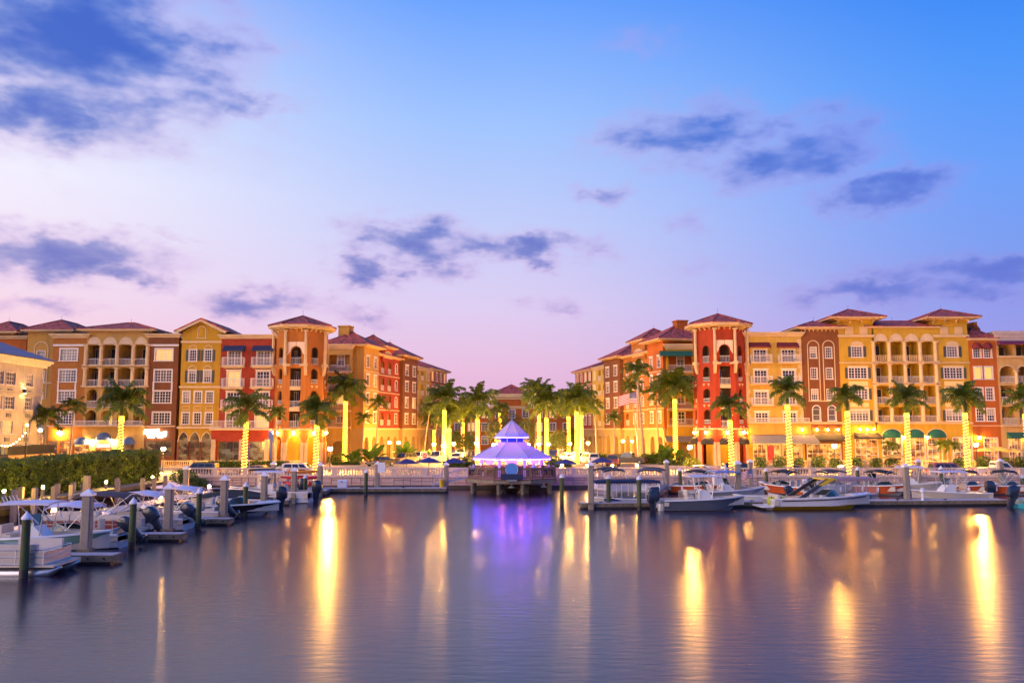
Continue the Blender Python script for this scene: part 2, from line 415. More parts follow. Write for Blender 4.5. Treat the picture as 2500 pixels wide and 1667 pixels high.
    def lunette(s, u0, u1, vs, rise, m=None, y=0, ribs=True):
        mb = MB(); P = arch_pts(u0, u1, vs, rise); c = (u0 + u1) / 2
        for p, q in zip(P[:-1], P[1:]): mb.tri((c, y - .06, vs), (q[0], y - .06, q[1]), (p[0], y - .06, p[1]))
        for p, q in zip(P[:-1], P[1:]): mb.quad((p[0], y - .06, p[1]), (q[0], y - .06, q[1]), (q[0], y + .02, q[1]), (p[0], y + .02, p[1]))
        o = s.part(mb, 'lunette', m or m_cream)
        if ribs:
            rb = MB(); hw = (u1 - u0) / 2
            for k in range(1, 8):
                a = pi * k / 8; ca, sa = math.cos(a), math.sin(a)
                e = .03
                rb.add([(c + .2 * hw * ca - e * sa, y - .09, vs + .2 * rise * sa + e * ca), (c + .2 * hw * ca + e * sa, y - .09, vs + .2 * rise * sa - e * ca),
                        (c + .92 * hw * ca + e * sa, y - .09, vs + .92 * rise * sa - e * ca), (c + .92 * hw * ca - e * sa, y - .09, vs + .92 * rise * sa + e * ca)], [(0, 1, 2, 3)])
            s.part(rb, 'fan_rib', m_white, o)
        return o
    def window(s, u0, u1, v0, v1, nx=2, ny=3, trim=.14, tm=None, glass=None, arch=None, y=0, sill=.1, name='window', fm=None, mw=.055, cut=True, head=0, mull=None, dep=.12):
        """casing, sash and glazing bars in one mesh, the glass its child"""
        tm = tm or m_white; fm = fm or m_white
        if cut: s.ops.append((u0, u1, v0, v1, arch))
        mb = MB(); vt = v1 - (arch[1] if arch else 0)
        if trim:
            mb.box(u0 - trim, u0, y - .06, y + .02, v0, vt); mb.box(u1, u1 + trim, y - .06, y + .02, v0, vt)
            if not arch: mb.box(u0 - trim, u1 + trim, y - .06, y + .02, v1, v1 + trim)
            if head: mb.box(u0 - trim - .1, u1 + trim + .1, y - .14, y + .02, v1 + trim, v1 + trim + head)
            if sill: mb.box(u0 - trim - .06, u1 + trim + .06, y - .14, y + .02, v0 - .13, v0)
        fr = .06; yy = y + dep
        mb.box(u0, u0 + fr, yy, yy + .06, v0, v1 if not arch else vt); mb.box(u1 - fr, u1, yy, yy + .06, v0, v1 if not arch else vt)
        mb.box(u0 + fr, u1 - fr, yy, yy + .06, v0, v0 + fr)
        if not arch: mb.box(u0 + fr, u1 - fr, yy, yy + .06, v1 - fr, v1)
        for i in range(1, nx):
            x = u0 + (u1 - u0) * i / nx; w = mw if not (mull and i in mull) else .12
            h = v1 if not arch else vt + arch[1] * math.sqrt(max(0, 1 - ((x - (u0 + u1) / 2) / ((u1 - u0) / 2)) ** 2)) * .98
            mb.box(x - w / 2, x + w / 2, yy, yy + .05, v0 + fr, h - (fr if not arch else 0))
        for j in range(1, ny):
            z = v0 + (vt - v0) * j / ny; mb.box(u0 + fr, u1 - fr, yy + .003, yy + .047, z - mw / 2, z + mw / 2)
        if arch: mb.box(u0 + fr, u1 - fr, yy + .003, yy + .047, vt - .03, vt + .03)
        w = s.part(mb, name, fm)
        g_ = MB(); g_.quad((u0, yy + .03, v0), (u1, yy + .03, v0), (u1, yy + .03, v1), (u0, yy + .03, v1))
        s.part(g_, 'pane', glass or m_glass, w)
        if rw.random() < .38 and not arch and name == 'window' and ny > 2 and glass in (None, m_glass, m_glass2):
            h_ = rw.uniform(.25, .65) * (v1 - v0); b_ = MB(); b_.quad((u0 + fr, yy + .02, v1 - h_), (u1 - fr, yy + .02, v1 - h_), (u1 - fr, yy + .02, v1 - fr), (u0 + fr, yy + .02, v1 - fr)); s.part(b_, 'blind', m_blind, w)
        if arch and trim: s.archtrim(u0, u1, vt, arch[1], trim, tm, arch[0], y=y, parent=w)
        return w
    def shutters(s, u0, u1, v0, v1, w, m, y=0):
        for a, b in ((u0 - w - .16, u0 - .16), (u1 + .16, u1 + w + .16)):
            mb = MB(); mb.box(a, b, y - .09, y - .002, v0, v1)
            for k in range(8):
                z = v0 + (v1 - v0) * (k + .5) / 8; mb.box(a + .05, b - .05, y - .12, y - .09, z - .06, z + .05)
            s.part(mb, 'shutter', m)
    def railing(s, u0, u1, v0, v1, y=-.05, m=None, ret=0, name='railing', sp=.2, bw=.045, solid=None):
        mb = MB(); mb.box(u0, u1, y - .04, y + .04, v1 - .07, v1); mb.box(u0, u1, y - .03, y + .03, v0 + .05, v0 + .11)
        n = max(2, int((u1 - u0) / sp))
        for i in range(n + 1):
            x = u0 + (u1 - u0) * i / n; mb.box(x - bw / 2, x + bw / 2, y - .025, y + .025, v0 + .11, v1 - .07)
        if ret:
            for x in (u0, u1):
                mb.box(x - .03, x + .03, y, y + ret, v1 - .07, v1); mb.box(x - .03, x + .03, y, y + ret, v0 + .05, v0 + .11)
                k = max(1, int(ret / sp))
                for i in range(1, k + 1): mb.box(x - .02, x + .02, y + ret * i / k - .02, y + ret * i / k + .02, v0 + .11, v1 - .07)
        return s.part(mb, name, m or m_rail)
    def loggia(s, u0, u1, v0, v1, m, arch=None, depth=2.4, rail=1.05, door=(.1, .9), glass=None, y=0, railm=None, sp=.2, fan=False, bw=.045):
        s.ops.append((u0, u1, v0, v1, arch))
        mb = MB(); a, b = u0 - .1, u1 + .1; y0 = y + .35; y1 = y + depth; c, d = v0 - .02, v1 + .05
        mb.quad((a, y1, c), (b, y1, c), (b, y1, d), (a, y1, d)); mb.quad((a, y0, c), (a, y1, c), (a, y1, d), (a, y0, d))
        mb.quad((b, y1, c), (b, y0, c), (b, y0, d), (b, y1, d)); mb.quad((a, y0, d), (a, y1, d), (b, y1, d), (b, y0, d)); mb.quad((a, y0, c), (b, y0, c), (b, y1, c), (a, y1, c))
        lo = s.part(mb, 'loggia', m)
        if door:
            w = u1 - u0; da, db = u0 + w * door[0], u0 + w * door[1]
            s.window(da, db, v0 + .03, v0 + (v1 - v0) * .86, 2, 1, 0, glass=glass, y=y1 - .2, cut=False, name='balcony_door', mw=.1)
        if rail: s.railing(u0, u1, v0, v0 + rail, y + .1, railm, sp=sp, bw=bw)
        if fan:
            c_ = ((u0 + u1) / 2, y + depth * .5, v1 - .45); f = MB(); f.tube([(c_[0], c_[1], v1), c_], .03); f.lathe([(.02, -.1), (.12, -.06), (.12, .02), (.02, .06)], 8, c_)
            for k in range(5):
                q = 2 * pi * k / 5; ca, sa = math.cos(q), math.sin(q)
                f.add([(c_[0] + .1 * ca - .05 * sa, c_[1] + .1 * sa + .05 * ca, c_[2]), (c_[0] + .1 * ca + .05 * sa, c_[1] + .1 * sa - .05 * ca, c_[2]),
                       (c_[0] + .6 * ca + .07 * sa, c_[1] + .6 * sa - .07 * ca, c_[2]), (c_[0] + .6 * ca - .07 * sa, c_[1] + .6 * sa + .07 * ca, c_[2])], [(0, 1, 2, 3)])
            s.part(f, 'ceiling_fan', m_black, lo)
        return lo
    def hip(s, u0, u1, y0, y1, ve, vp, over=.7, fas=.35, m=None, ridge=None, em=None, corbel=0):
        """eave box and hipped tile roof; vp is read in the facade plane, the ridge stands further back"""
        if s.P0.y < 140:
            k_ = (s.P0.y + (y0 + y1) / 2) / s.P0.y; vp = (vp + GZ - CAMZ) * k_ + CAMZ - GZ
            k_ = (s.P0.y + y0 - over) / s.P0.y; ve = (ve + GZ - CAMZ) * k_ + CAMZ - GZ
        a, b, c, d = u0 - over, u1 + over, y0 - over, y1 + over
        mb = MB(); mb.box(a, b, c, d, ve - fas * .6, ve); mb.box(a + over * .55, b - over * .55, c + over * .55, d - over * .55, ve - fas, ve - fas * .6)
        e = s.part(mb, 'eave', em or m_cream)
        w, h = b - a, d - c; a2, b2, c2, d2 = a - .05, b + .05, c - .05, d + .05; vv = ve + .06
        if ridge is None: ridge = max(0.0, w - h)
        cu = (a + b) / 2; cy_ = (c + d) / 2
        r = MB()
        if w >= h: r0, r1 = (cu - ridge / 2, cy_, vp), (cu + ridge / 2, cy_, vp)
        else: k = (h - w) / 2; r0, r1 = (cu, cy_ - k, vp), (cu, cy_ + k, vp)
        A, B, C_, D = (a2, c2, vv), (b2, c2, vv), (b2, d2, vv), (a2, d2, vv)
        if w >= h:
            r.quad(A, B, r1, r0); r.quad(C_, D, r0, r1); r.tri(D, A, r0); r.tri(B, C_, r1)
        else:
            r.tri(A, B, r0); r.tri(C_, D, r1); r.quad(B, C_, r1, r0); r.quad(D, A, r0, r1)
        r.box(a2, b2, c2, d2, ve + .003, vv)
        ro = s.part(r, 'roof', m or m_tile)
        cap = MB()
        for p, q in ((A, r0), (B, r1), (C_, r1), (D, r0), (r0, r1)):
            if (Vector(p) - Vector(q)).length > .2: cap.tube([p, q], .12, 5)
        s.part(cap, 'ridge_cap', m or m_tile, ro)
        cap = MB(); cap.tube([((r0[0] + r1[0]) / 2, r0[1], vp), ((r0[0] + r1[0]) / 2, r0[1], vp + .7)], .02, 4); s.part(cap, 'lightning_rod', m_black, ro)
        if corbel:
            n = int(w / corbel)
            for i in range(n + 1):
                x = u0 + (u1 - u0) * i / n
                k = MB(); k.extrude([(y0 - over * .5, ve - fas), (y0 - .003, ve - fas), (y0 - .003, ve - fas - .5)], x - .1, x + .1, 'x'); s.part(k, 'bracket', em or m_cream)
        return ro
    def awning(s, u0, u1, v0, v1, proj, m, y=-.01, name='awning', arms=True):
        mb = MB(); a, b = (y, v1), (y - proj, v0)
        mb.add([(u0, a[0], a[1]), (u1, a[0], a[1]), (u1, b[0], b[1]), (u0, b[0], b[1]), (u0, b[0], b[1] - .18), (u1, b[0], b[1] - .18), (u0, a[0], b[1] - .18), (u1, a[0], b[1] - .18)],
               [(0, 1, 2, 3), (3, 2, 5, 4), (0, 3, 4, 6), (1, 7, 5, 2)])
        o = s.part(mb, name, m)
        if arms:
            f = MB()
            for u in (u0 + .05, u1 - .05): f.tube([(u, y - .02, v0 - .9), (u, b[0], b[1] - .15)], .025, 4)
            s.part(f, 'awning_arm', m_black, o)
        return o
    def dome_awning(s, u0, u1, v0, v1, proj, m, y=-.01):
        """quarter-dome shop awning"""
        mb = MB(); c = (u0 + u1) / 2; hw = (u1 - u0) / 2; n, k = 10, 5
        g_ = [[(c - hw * math.cos(pi * i / n) , y - proj * math.sin(pi * i / n) * math.cos(j / k * pi / 2), v0 + (v1 - v0) * math.sin(j / k * pi / 2) * math.sin(pi * i / n)) for i in range(n + 1)] for j in range(k + 1)]
        o = len(mb.v)
        for row in g_: mb.v += row
        for j in range(k):
            for i in range(n): mb.f.append((j * (n + 1) + i, j * (n + 1) + i + 1, (j + 1) * (n + 1) + i + 1, (j + 1) * (n + 1) + i))
        for i in range(n):
            p, q = g_[0][i], g_[0][i + 1]; mb.quad(p, q, (q[0], q[1], q[2] - .2), (p[0], p[1], p[2] - .2))
        return s.part(mb, 'awning', m)
    def column(s, u, y, v0, v1, r, m=None, name='column', n=12):
        mb = MB(); mb.box(u - r * 1.35, u + r * 1.35, y - r * 1.35, y + r * 1.35, v0, v0 + r * .6); mb.box(u - r * 1.35, u + r * 1.35, y - r * 1.35, y + r * 1.35, v1 - r * .6, v1)
        mb.lathe([(r * 1.2, v0 + r * .6), (r, v0 + r), (r * .88, v1 - r * 1.2), (r * 1.15, v1 - r * .6)], n, (u, y, 0))
        return s.part(mb, name, m or m_cream)
    def sconce(s, u, v, y=0, e=None, r=.16):
        f = MB(); f.box(u - .05, u + .05, y - .25, y, v - .12, v - .05); f.lathe([(.05, v + r * 1.4), (r * 1.3, v + r * .9), (.02, v + r * 1.9)], 8, (u, y - .3, 0))
        o = s.part(f, 'sconce', m_black)
        b_ = MB(); b_.sphere((u, y - .3, v), r, 8, 6); s.part(b_, 'bulb', e or m_bulb, o)
        return o
m_bulb = emat('lamp_bulb', (1, .46, .08), 520)
m_bulbw = emat('white_lamp_bulb', (1, .58, .18), 800)
m_led = emat('string_light', (1, .33, .012), 17.0)
m_globe = emat('street_globe', (1, .45, .07), 8500)
m_globe2 = emat('side_street_globe', (1, .48, .085), 5000)
# ================================================================ buildings along the waterfront
K = 420 / 1568
Z1 = (0, 760, K); Z2 = (400, 760, K); Z3 = (780, 760, K); Z5 = (1360, 760, K); Z6 = (1720, 740, K); Z7 = (2080, 740, K)
FY = 134.0
c_orange = mat('orange_brick', (0.358, 0.126, 0.011), .8, .12, 1, .5, kind='brick')
c_ochre = mat('ochre_stucco', (0.422, 0.223, 0.038), .85, .10, .7, .15, 12, kind='stucco')
c_beige = mat('beige_stucco', (0.410, 0.253, 0.069), .85, .10, .7, .15, 12, kind='stucco')
c_brown = mat('brown_stucco', (0.160, 0.051, 0.011), .85, .14, .7, .15, 12, kind='stucco')
c_yellow = mat('mustard_stucco', (.42, .235, .008), .85, .10, .7, .15, 12, kind='stucco')
c_red = mat('red_brick', (0.301, 0.030, 0.006), .8, .12, 1, .5, kind='brick')
c_salmon = mat('salmon_stucco', (0.397, 0.133, 0.016), .85, .10, .7, .15, 12, kind='stucco')
c_tred = mat('tower_red_stucco', (0.320, 0.033, 0.005), .85, .12, .7, .15, 12, kind='stucco')
c_lemon = mat('lemon_stucco', (.46, .30, .05), .85, .10, .7, .15, 12, kind='stucco')
c_gold = mat('gold_stucco', (.46, .275, .018), .85, .10, .7, .15, 12, kind='stucco')
c_tang = mat('tangerine_stucco', (0.371, 0.090, 0.006), .85, .10, .7, .15, 12, kind='stucco')
c_pale = mat('pale_stucco', (0.461, 0.397, 0.294), .85, .12, .6, .2, 10, kind='stucco')
c_peach = mat('peach_stucco', (0.461, 0.283, 0.096), .85, .10, .7, .15, 12, kind='stucco')
m_navy = mat('navy_canvas', (.015, .025, .08), .85, .1, 3)
m_maroon = mat('maroon_canvas', (.16, .015, .02), .85, .1, 3)
m_green = mat('green_canvas', (.01, .10, .06), .85, .1, 3)
m_greyc = mat('grey_canvas', (.20, .19, .17), .85, .15, 3)
m_blkc = mat('black_canvas', (.025, .022, .02), .85, .15, 3)
m_bluec = mat('blue_canvas', (.05, .09, .22), .8, .1, 3)
m_shut = mat('shutter_paint', (.05, .055, .05), .6, .1)
m_stone = mat('cast_stone', (.46, .34, .20), .8, .1, 2, .2, 12)
def front(name, label, a, b, z, yr, Y=FY):
    p = atY(z[0] + a * z[2], z[1] + yr * z[2], Y); q = atY(z[0] + b * z[2], z[1] + yr * z[2], Y)
    s = Bld(name, label, (p.x, Y), (q.x, Y), z, yr); s.zmid = (a + b) / 2
    return s
rg = random.Random(3)
def gl(p=.25): return m_lit if rg.random() < p * .5 else (m_glass2 if rg.random() < .4 else m_glass)

# ---- orange building behind the hotel
s = front('apartment_building', 'orange building with small hipped tile roof behind the blue-roofed hotel', -330, 235, Z1, 400, 137)
s.wall(0, s.len, 0, s.V(250), c_tang, depth=14); s.cornice(0, s.len, s.V(252), s.V(222), .45)
s.wall(s.U(-110), s.U(110), s.V(222), s.V(190), c_tang, 'attic_wall', depth=8); s.hip(s.U(-110), s.U(110), 0, 8, s.V(180), s.V(108), 1.2)

# ---- ochre corner tower
s = front('apartment_building', 'ochre stair tower with pyramid tile roof and tall arched window panel', 232, 476, Z1, 600, 135.6)
U, V = s.U, s.V
for (y0, y1, x) in ((362, 446, 364), (548, 640, 373), (740, 792, 383)):
    s.window(U(364) - .62, U(364) + .62, V(y1), V(y0), 2, 3, .1, glass=gl())
s.archtrim(U(364) - 1.0, U(364) + 1.0, V(340), 1.0, .16, v0=V(800)); s.band(0, s.len, V(660), V(645), .2)
ar = (U(364) - 1.1, U(364) + 1.1, V(1330), V(1100))
s.window(*ar[:2], ar[2], ar[3], 2, 3, .2, m_cream, m_shop2, ('p', 1.1), fm=m_wood)
s.wall(0, s.len, 0, V(190), c_ochre, depth=13); s.band(0, s.len, V(1050), V(1035), .25)
s.hip(0, s.len + 2.6, 0, 12, V(165), V(98), .8)

# ---- orange brick bay
s = front('apartment_building', 'orange brick bay with white tripartite windows beside the loggias', 470, 776, Z1, 600)
U, V = s.U, s.V
for (a, b, y0, y1, lit) in ((542, 690, 345, 448, 0), (542, 690, 535, 640, 0), (542, 690, 728, 832, 1), (542, 690, 922, 1024, 0)):
    s.window(U(a), U(b), V(y1), V(y0), 6, 4, .22, glass=m_glass if not lit else m_glass2, mull=(2, 4), head=.0)
for a in (534, 692): s.band(U(a) - .12, U(a) + .12, V(728), V(640), .07, m_white, 'window_panel_trim')
s.band(0, s.len, V(318), V(300), .12, m_white); s.cornice(0, s.len, V(245), V(205), .55)
s.window(U(455), U(555), V(1320), V(1182), 3, 2, .0, glass=m_dim, fm=m_wood); s.window(U(575), U(668), V(1320), V(1182), 3, 2, .0, glass=m_shop, fm=m_wood)
s.wall(0, s.len, 0, V(240), c_orange, depth=15); s.band(0, s.len, V(1052), V(1040), .3)
s.sconce(U(580), V(1108), r=.34)

# ---- loggia bay
s = front('apartment_building', 'beige block with columned loggias and fan lunettes under a hipped tile roof', 776, 1338, Z1, 600)
U, V = s.U, s.V
cs = [U(776), U(915), U(1062), U(1208), U(1338)]
for i in range(4):
    a, b = cs[i] + .22, cs[i + 1] - .22
    s.lunette(a - .05, b + .05, V(300), V(232) - V(300)); dr = ((.05, .45), (.08, .92), (.6, .95), (.1, .9))[i]
    s.loggia(a, b, V(490), V(305), c_beige, door=dr, fan=i in (1, 3)); s.loggia(a, b, V(682), V(515), c_beige, door=dr, fan=i == 3)
    s.loggia(a + .15, b - .15, V(876), V(708), c_beige, ('r', .75), door=dr); s.loggia(a + .15, b - .15, V(1040), V(900), c_beige, ('r', .75), rail=0, door=dr, glass=m_lit if i == 1 else None)
for c in cs:
    for (y0, y1) in ((498, 300), (686, 510)): s.column(c, -.12, V(y0), V(y1), .3)
s.band(0, s.len, V(500), V(488), .35); s.band(-.2, s.len + .2, V(692), V(682), .5)
s.wall(0, s.len, 0, V(180), c_beige, depth=15)
s.band(-1.4, s.len, V(1050), V(1040), 1.0, name='balcony_slab'); s.railing(-1.3, s.len - .1, V(1040), V(996), -.9)
s.hip(-.3, s.len + .3, 0, 9, V(160), V(106), 1.0)
for (a, b, y0, y1) in ((728, 872, 1200, 1142), (930, 1066, 1160, 1100), (1170, 1280, 1200, 1142)): s.dome_awning(U(a) - .4, U(b) - .4, V(y0), V(y1), 1.1, m_bluec)
for a, b, m in ((735, 870, m_shop2), (932, 1065, m_shop), (1172, 1275, m_dim)): s.window(U(a) - .4, U(b) - .4, V(1330), V(1205), 3, 3, .1, m_cream, m, cut=False, y=-.2, fm=m_wood)
for x in (900, 1090): s.sconce(U(x) - .4, V(1185), e=m_bulbw, r=.26)
s.part(MB().box(U(935) - .4, U(1075) - .4, -.14, 0, V(1240), V(1200)), 'shop_sign', emat('sign_panel', (1, .85, .6), 1.2))

# ---- brown bay (px 358-437)
s = front('apartment_building', 'narrow brown bay with white windows and glowing white shop sign', 1338, 1618, Z1, 600)
U, V = s.U, s.V
for (y0, y1) in ((345, 448), (535, 640), (728, 832), (922, 1024)): s.window(U(1410), U(1562), V(y1), V(y0), 6, 4, .2, glass=gl(), mull=(2, 4))
for a in (1402, 1570): s.band(U(a) - .12, U(a) + .12, V(728), V(640), .07, m_white, 'window_panel_trim')
s.band(0, s.len, V(318), V(300), .12, m_white); s.cornice(0, s.len, V(240), V(205), .55)
s.window(U(1350), U(1590), V(1320), V(1180), 3, 1, .0, glass=m_dim, fm=m_wood)
s.wall(0, s.len, 0, V(236), c_brown, depth=15); s.band(0, s.len, V(1052), V(1040), .3)
sg = MB()   # white channel letters, washed out by their own light
for pl in ([(1342, 1095), (1350, 1075), (1420, 1078), (1470, 1070), (1478, 1100), (1440, 1112), (1432, 1150), (1375, 1148), (1370, 1118), (1340, 1118)], [(1460, 1112), (1495, 1105), (1540, 1090), (1538, 1135), (1490, 1155), (1462, 1145)]):
    sg.extrude([(U(x), V(y)) for x, y in pl], -.3, -.08)
s.part(sg, 'lit_sign', emat('lit_sign', (1, .88, .7), 14))

# ---- mustard gabled house
s = front('apartment_building', 'mustard yellow gabled house with dark shutters and pointed arches below', 152, 512, Z2, 600)
U, V = s.U, s.V
for x in (258, 396):
    for (y0, y1, g_) in ((318, 452, m_glass), (504, 645, m_glass2)):
        s.window(U(x) - .52, U(x) + .52, V(y1), V(y0 + 34), 3, 4, .16, glass=g_); s.shutters(U(x) - .52, U(x) + .52, V(y1), V(y0 + 34), .42, m_shut)
        s.archtrim(U(x) - .55, U(x) + .55, V(y0 + 26), .55, .12)
for x in (212, 318, 424):
    for (y0, y1) in ((732, 832), (924, 1026)): s.window(U(x) - .5, U(x) + .5, V(y1), V(y0), 3, 4, .18, glass=m_glass2 if y0 < 800 else gl())
    pt = MB(); a, b, c, d = U(x) - .6, U(x) + .6, V(900), V(860)
    pt.box(a, b, -.05, 0, c, c + .1); pt.box(a, b, -.05, 0, d - .1, d); pt.box(a, a + .1, -.05, 0, c + .1, d - .1); pt.box(b - .1, b, -.05, 0, c + .1, d - .1); s.part(pt, 'wall_panel', m_cream)
for y0, y1 in ((288, 270), (698, 680)): s.band(-.1, s.len + .1, V(y0), V(y1), .22)
for x in (200, 303, 408): s.window(U(x) - .78, U(x) + .78, 0.2, V(1100), 2, 3, .16, m_cream, m_dim, ('p', 1.5), fm=m_wood, cut=True)
s.wall(0, s.len, 0, V(190), c_yellow, depth=15); s.band(-.2, s.len + .4, V(1068), V(1048), .3)
ap = V(85); gb = MB(); gb.extrude([(0, V(190)), (s.len, V(190)), (s.len / 2, ap)], 0, 13); s.part(gb, 'gable', c_yellow)
rf = MB(); e0, e1 = V(172), V(62); h = s.len / 2; ov = 1.1
for sg_ in (0, 1):
    a = (-ov if sg_ == 0 else s.len + ov)
    rf.add([(a, -.7, e0 - .1), (h, -.7, e1), (h, 13, e1), (a, 13, e0 - .1), (a, -.7, e0 - .3), (h, -.7, e1 - .25), (h, 13, e1 - .25), (a, 13, e0 - .3)], [(0, 1, 2, 3), (4, 5, 1, 0), (4, 7, 6, 5), (0, 3, 7, 4), (2, 6, 7, 3)])
s.part(rf, 'roof', m_tile)
vg = MB()
for a in (-ov + .02, s.len + ov - .02): vg.add([(a, -.72, e0 - .32), (h, -.72, e1 - .26), (h, -.72, e1 - .62), (a + (.35 if a < 0 else -.35), -.72, e0 - .6)], [(0, 1, 2, 3)]); vg.add([(a, -.72, e0 - .32), (h, -.72, e1 - .26), (h, 0, e1 - .26), (a, 0, e0 - .32)], [(0, 1, 2, 3)])
s.part(vg, 'barge_board', m_cream)
s.archtrim(h - .55, h + .55, V(175), .6, .14, v0=V(245)); s.band(h - .8, h + .8, V(250), V(242), .12)

# ---- red brick house
s = front('apartment_building', 'red brick house with French doors, small balconies and navy awnings', 512, 1016, Z2, 600)
U, V = s.U, s.V
for x in (638, 904):
    for i, (d0, d1, r0) in enumerate(((362, 495, 422), (548, 688, 612), (738, 882, 805), (930, 1060, 0))):
        dx = (0, -6, -10, -12)[i] * 0
        s.window(U(x) - .95, U(x) + .95, V(d1) + .03, V(d0), 4, 4, .2, m_cream, (m_glass2, m_lit if x < 700 else m_glass, m_glass, m_lit if x > 700 else m_glass2)[i], sill=0, mull=(2,), head=.12 if i else 0, name='french_door')
        if i < 3:
            mb = MB(); mb.box(U(x) - 1.75, U(x) + 1.75, -.95, 0, V(d1) - .28, V(d1) - .03); mb.box(U(x) - 1.5, U(x) + 1.5, -.7, 0, V(d1) - .42, V(d1) - .28); s.part(mb, 'balcony_slab', m_cream)
            s.railing(U(x) - 1.65, U(x) + 1.65, V(d1) - .03, V(r0), -.85, ret=.85)
    s.awning(U(x) - 1.65, U(x) + 1.65, V(356), V(312), .9, m_navy)
s.wall(0, s.len, V(1080), V(236), c_red, depth=15); s.cornice(0, s.len, V(250), V(212), .5)
ops = s.ops; s.ops = []
s.window(U(520), U(715), .35, V(1185), 3, 2, .0, glass=emat('dim_shop', (.5, .42, .26), .28, var=.8), fm=m_wood); s.window(U(800), U(955), .35, V(1185), 2, 2, .0, glass=m_dim, fm=m_wood)
s.wall(-.8, s.len - .6, 0, V(1080), c_red, 'ground_floor_wall', y=-.7, depth=.0)
for a, b in ((470, 508), (722, 748), (950, 985)): s.band(U(a), U(b), 0, V(1165), .95, m_stone, 'pilaster')
s.band(-1, s.len - .3, V(1082), V(1066), 1.25, name='balcony_slab'); s.railing(-.9, s.len - .5, V(1066), V(996), -1.15)

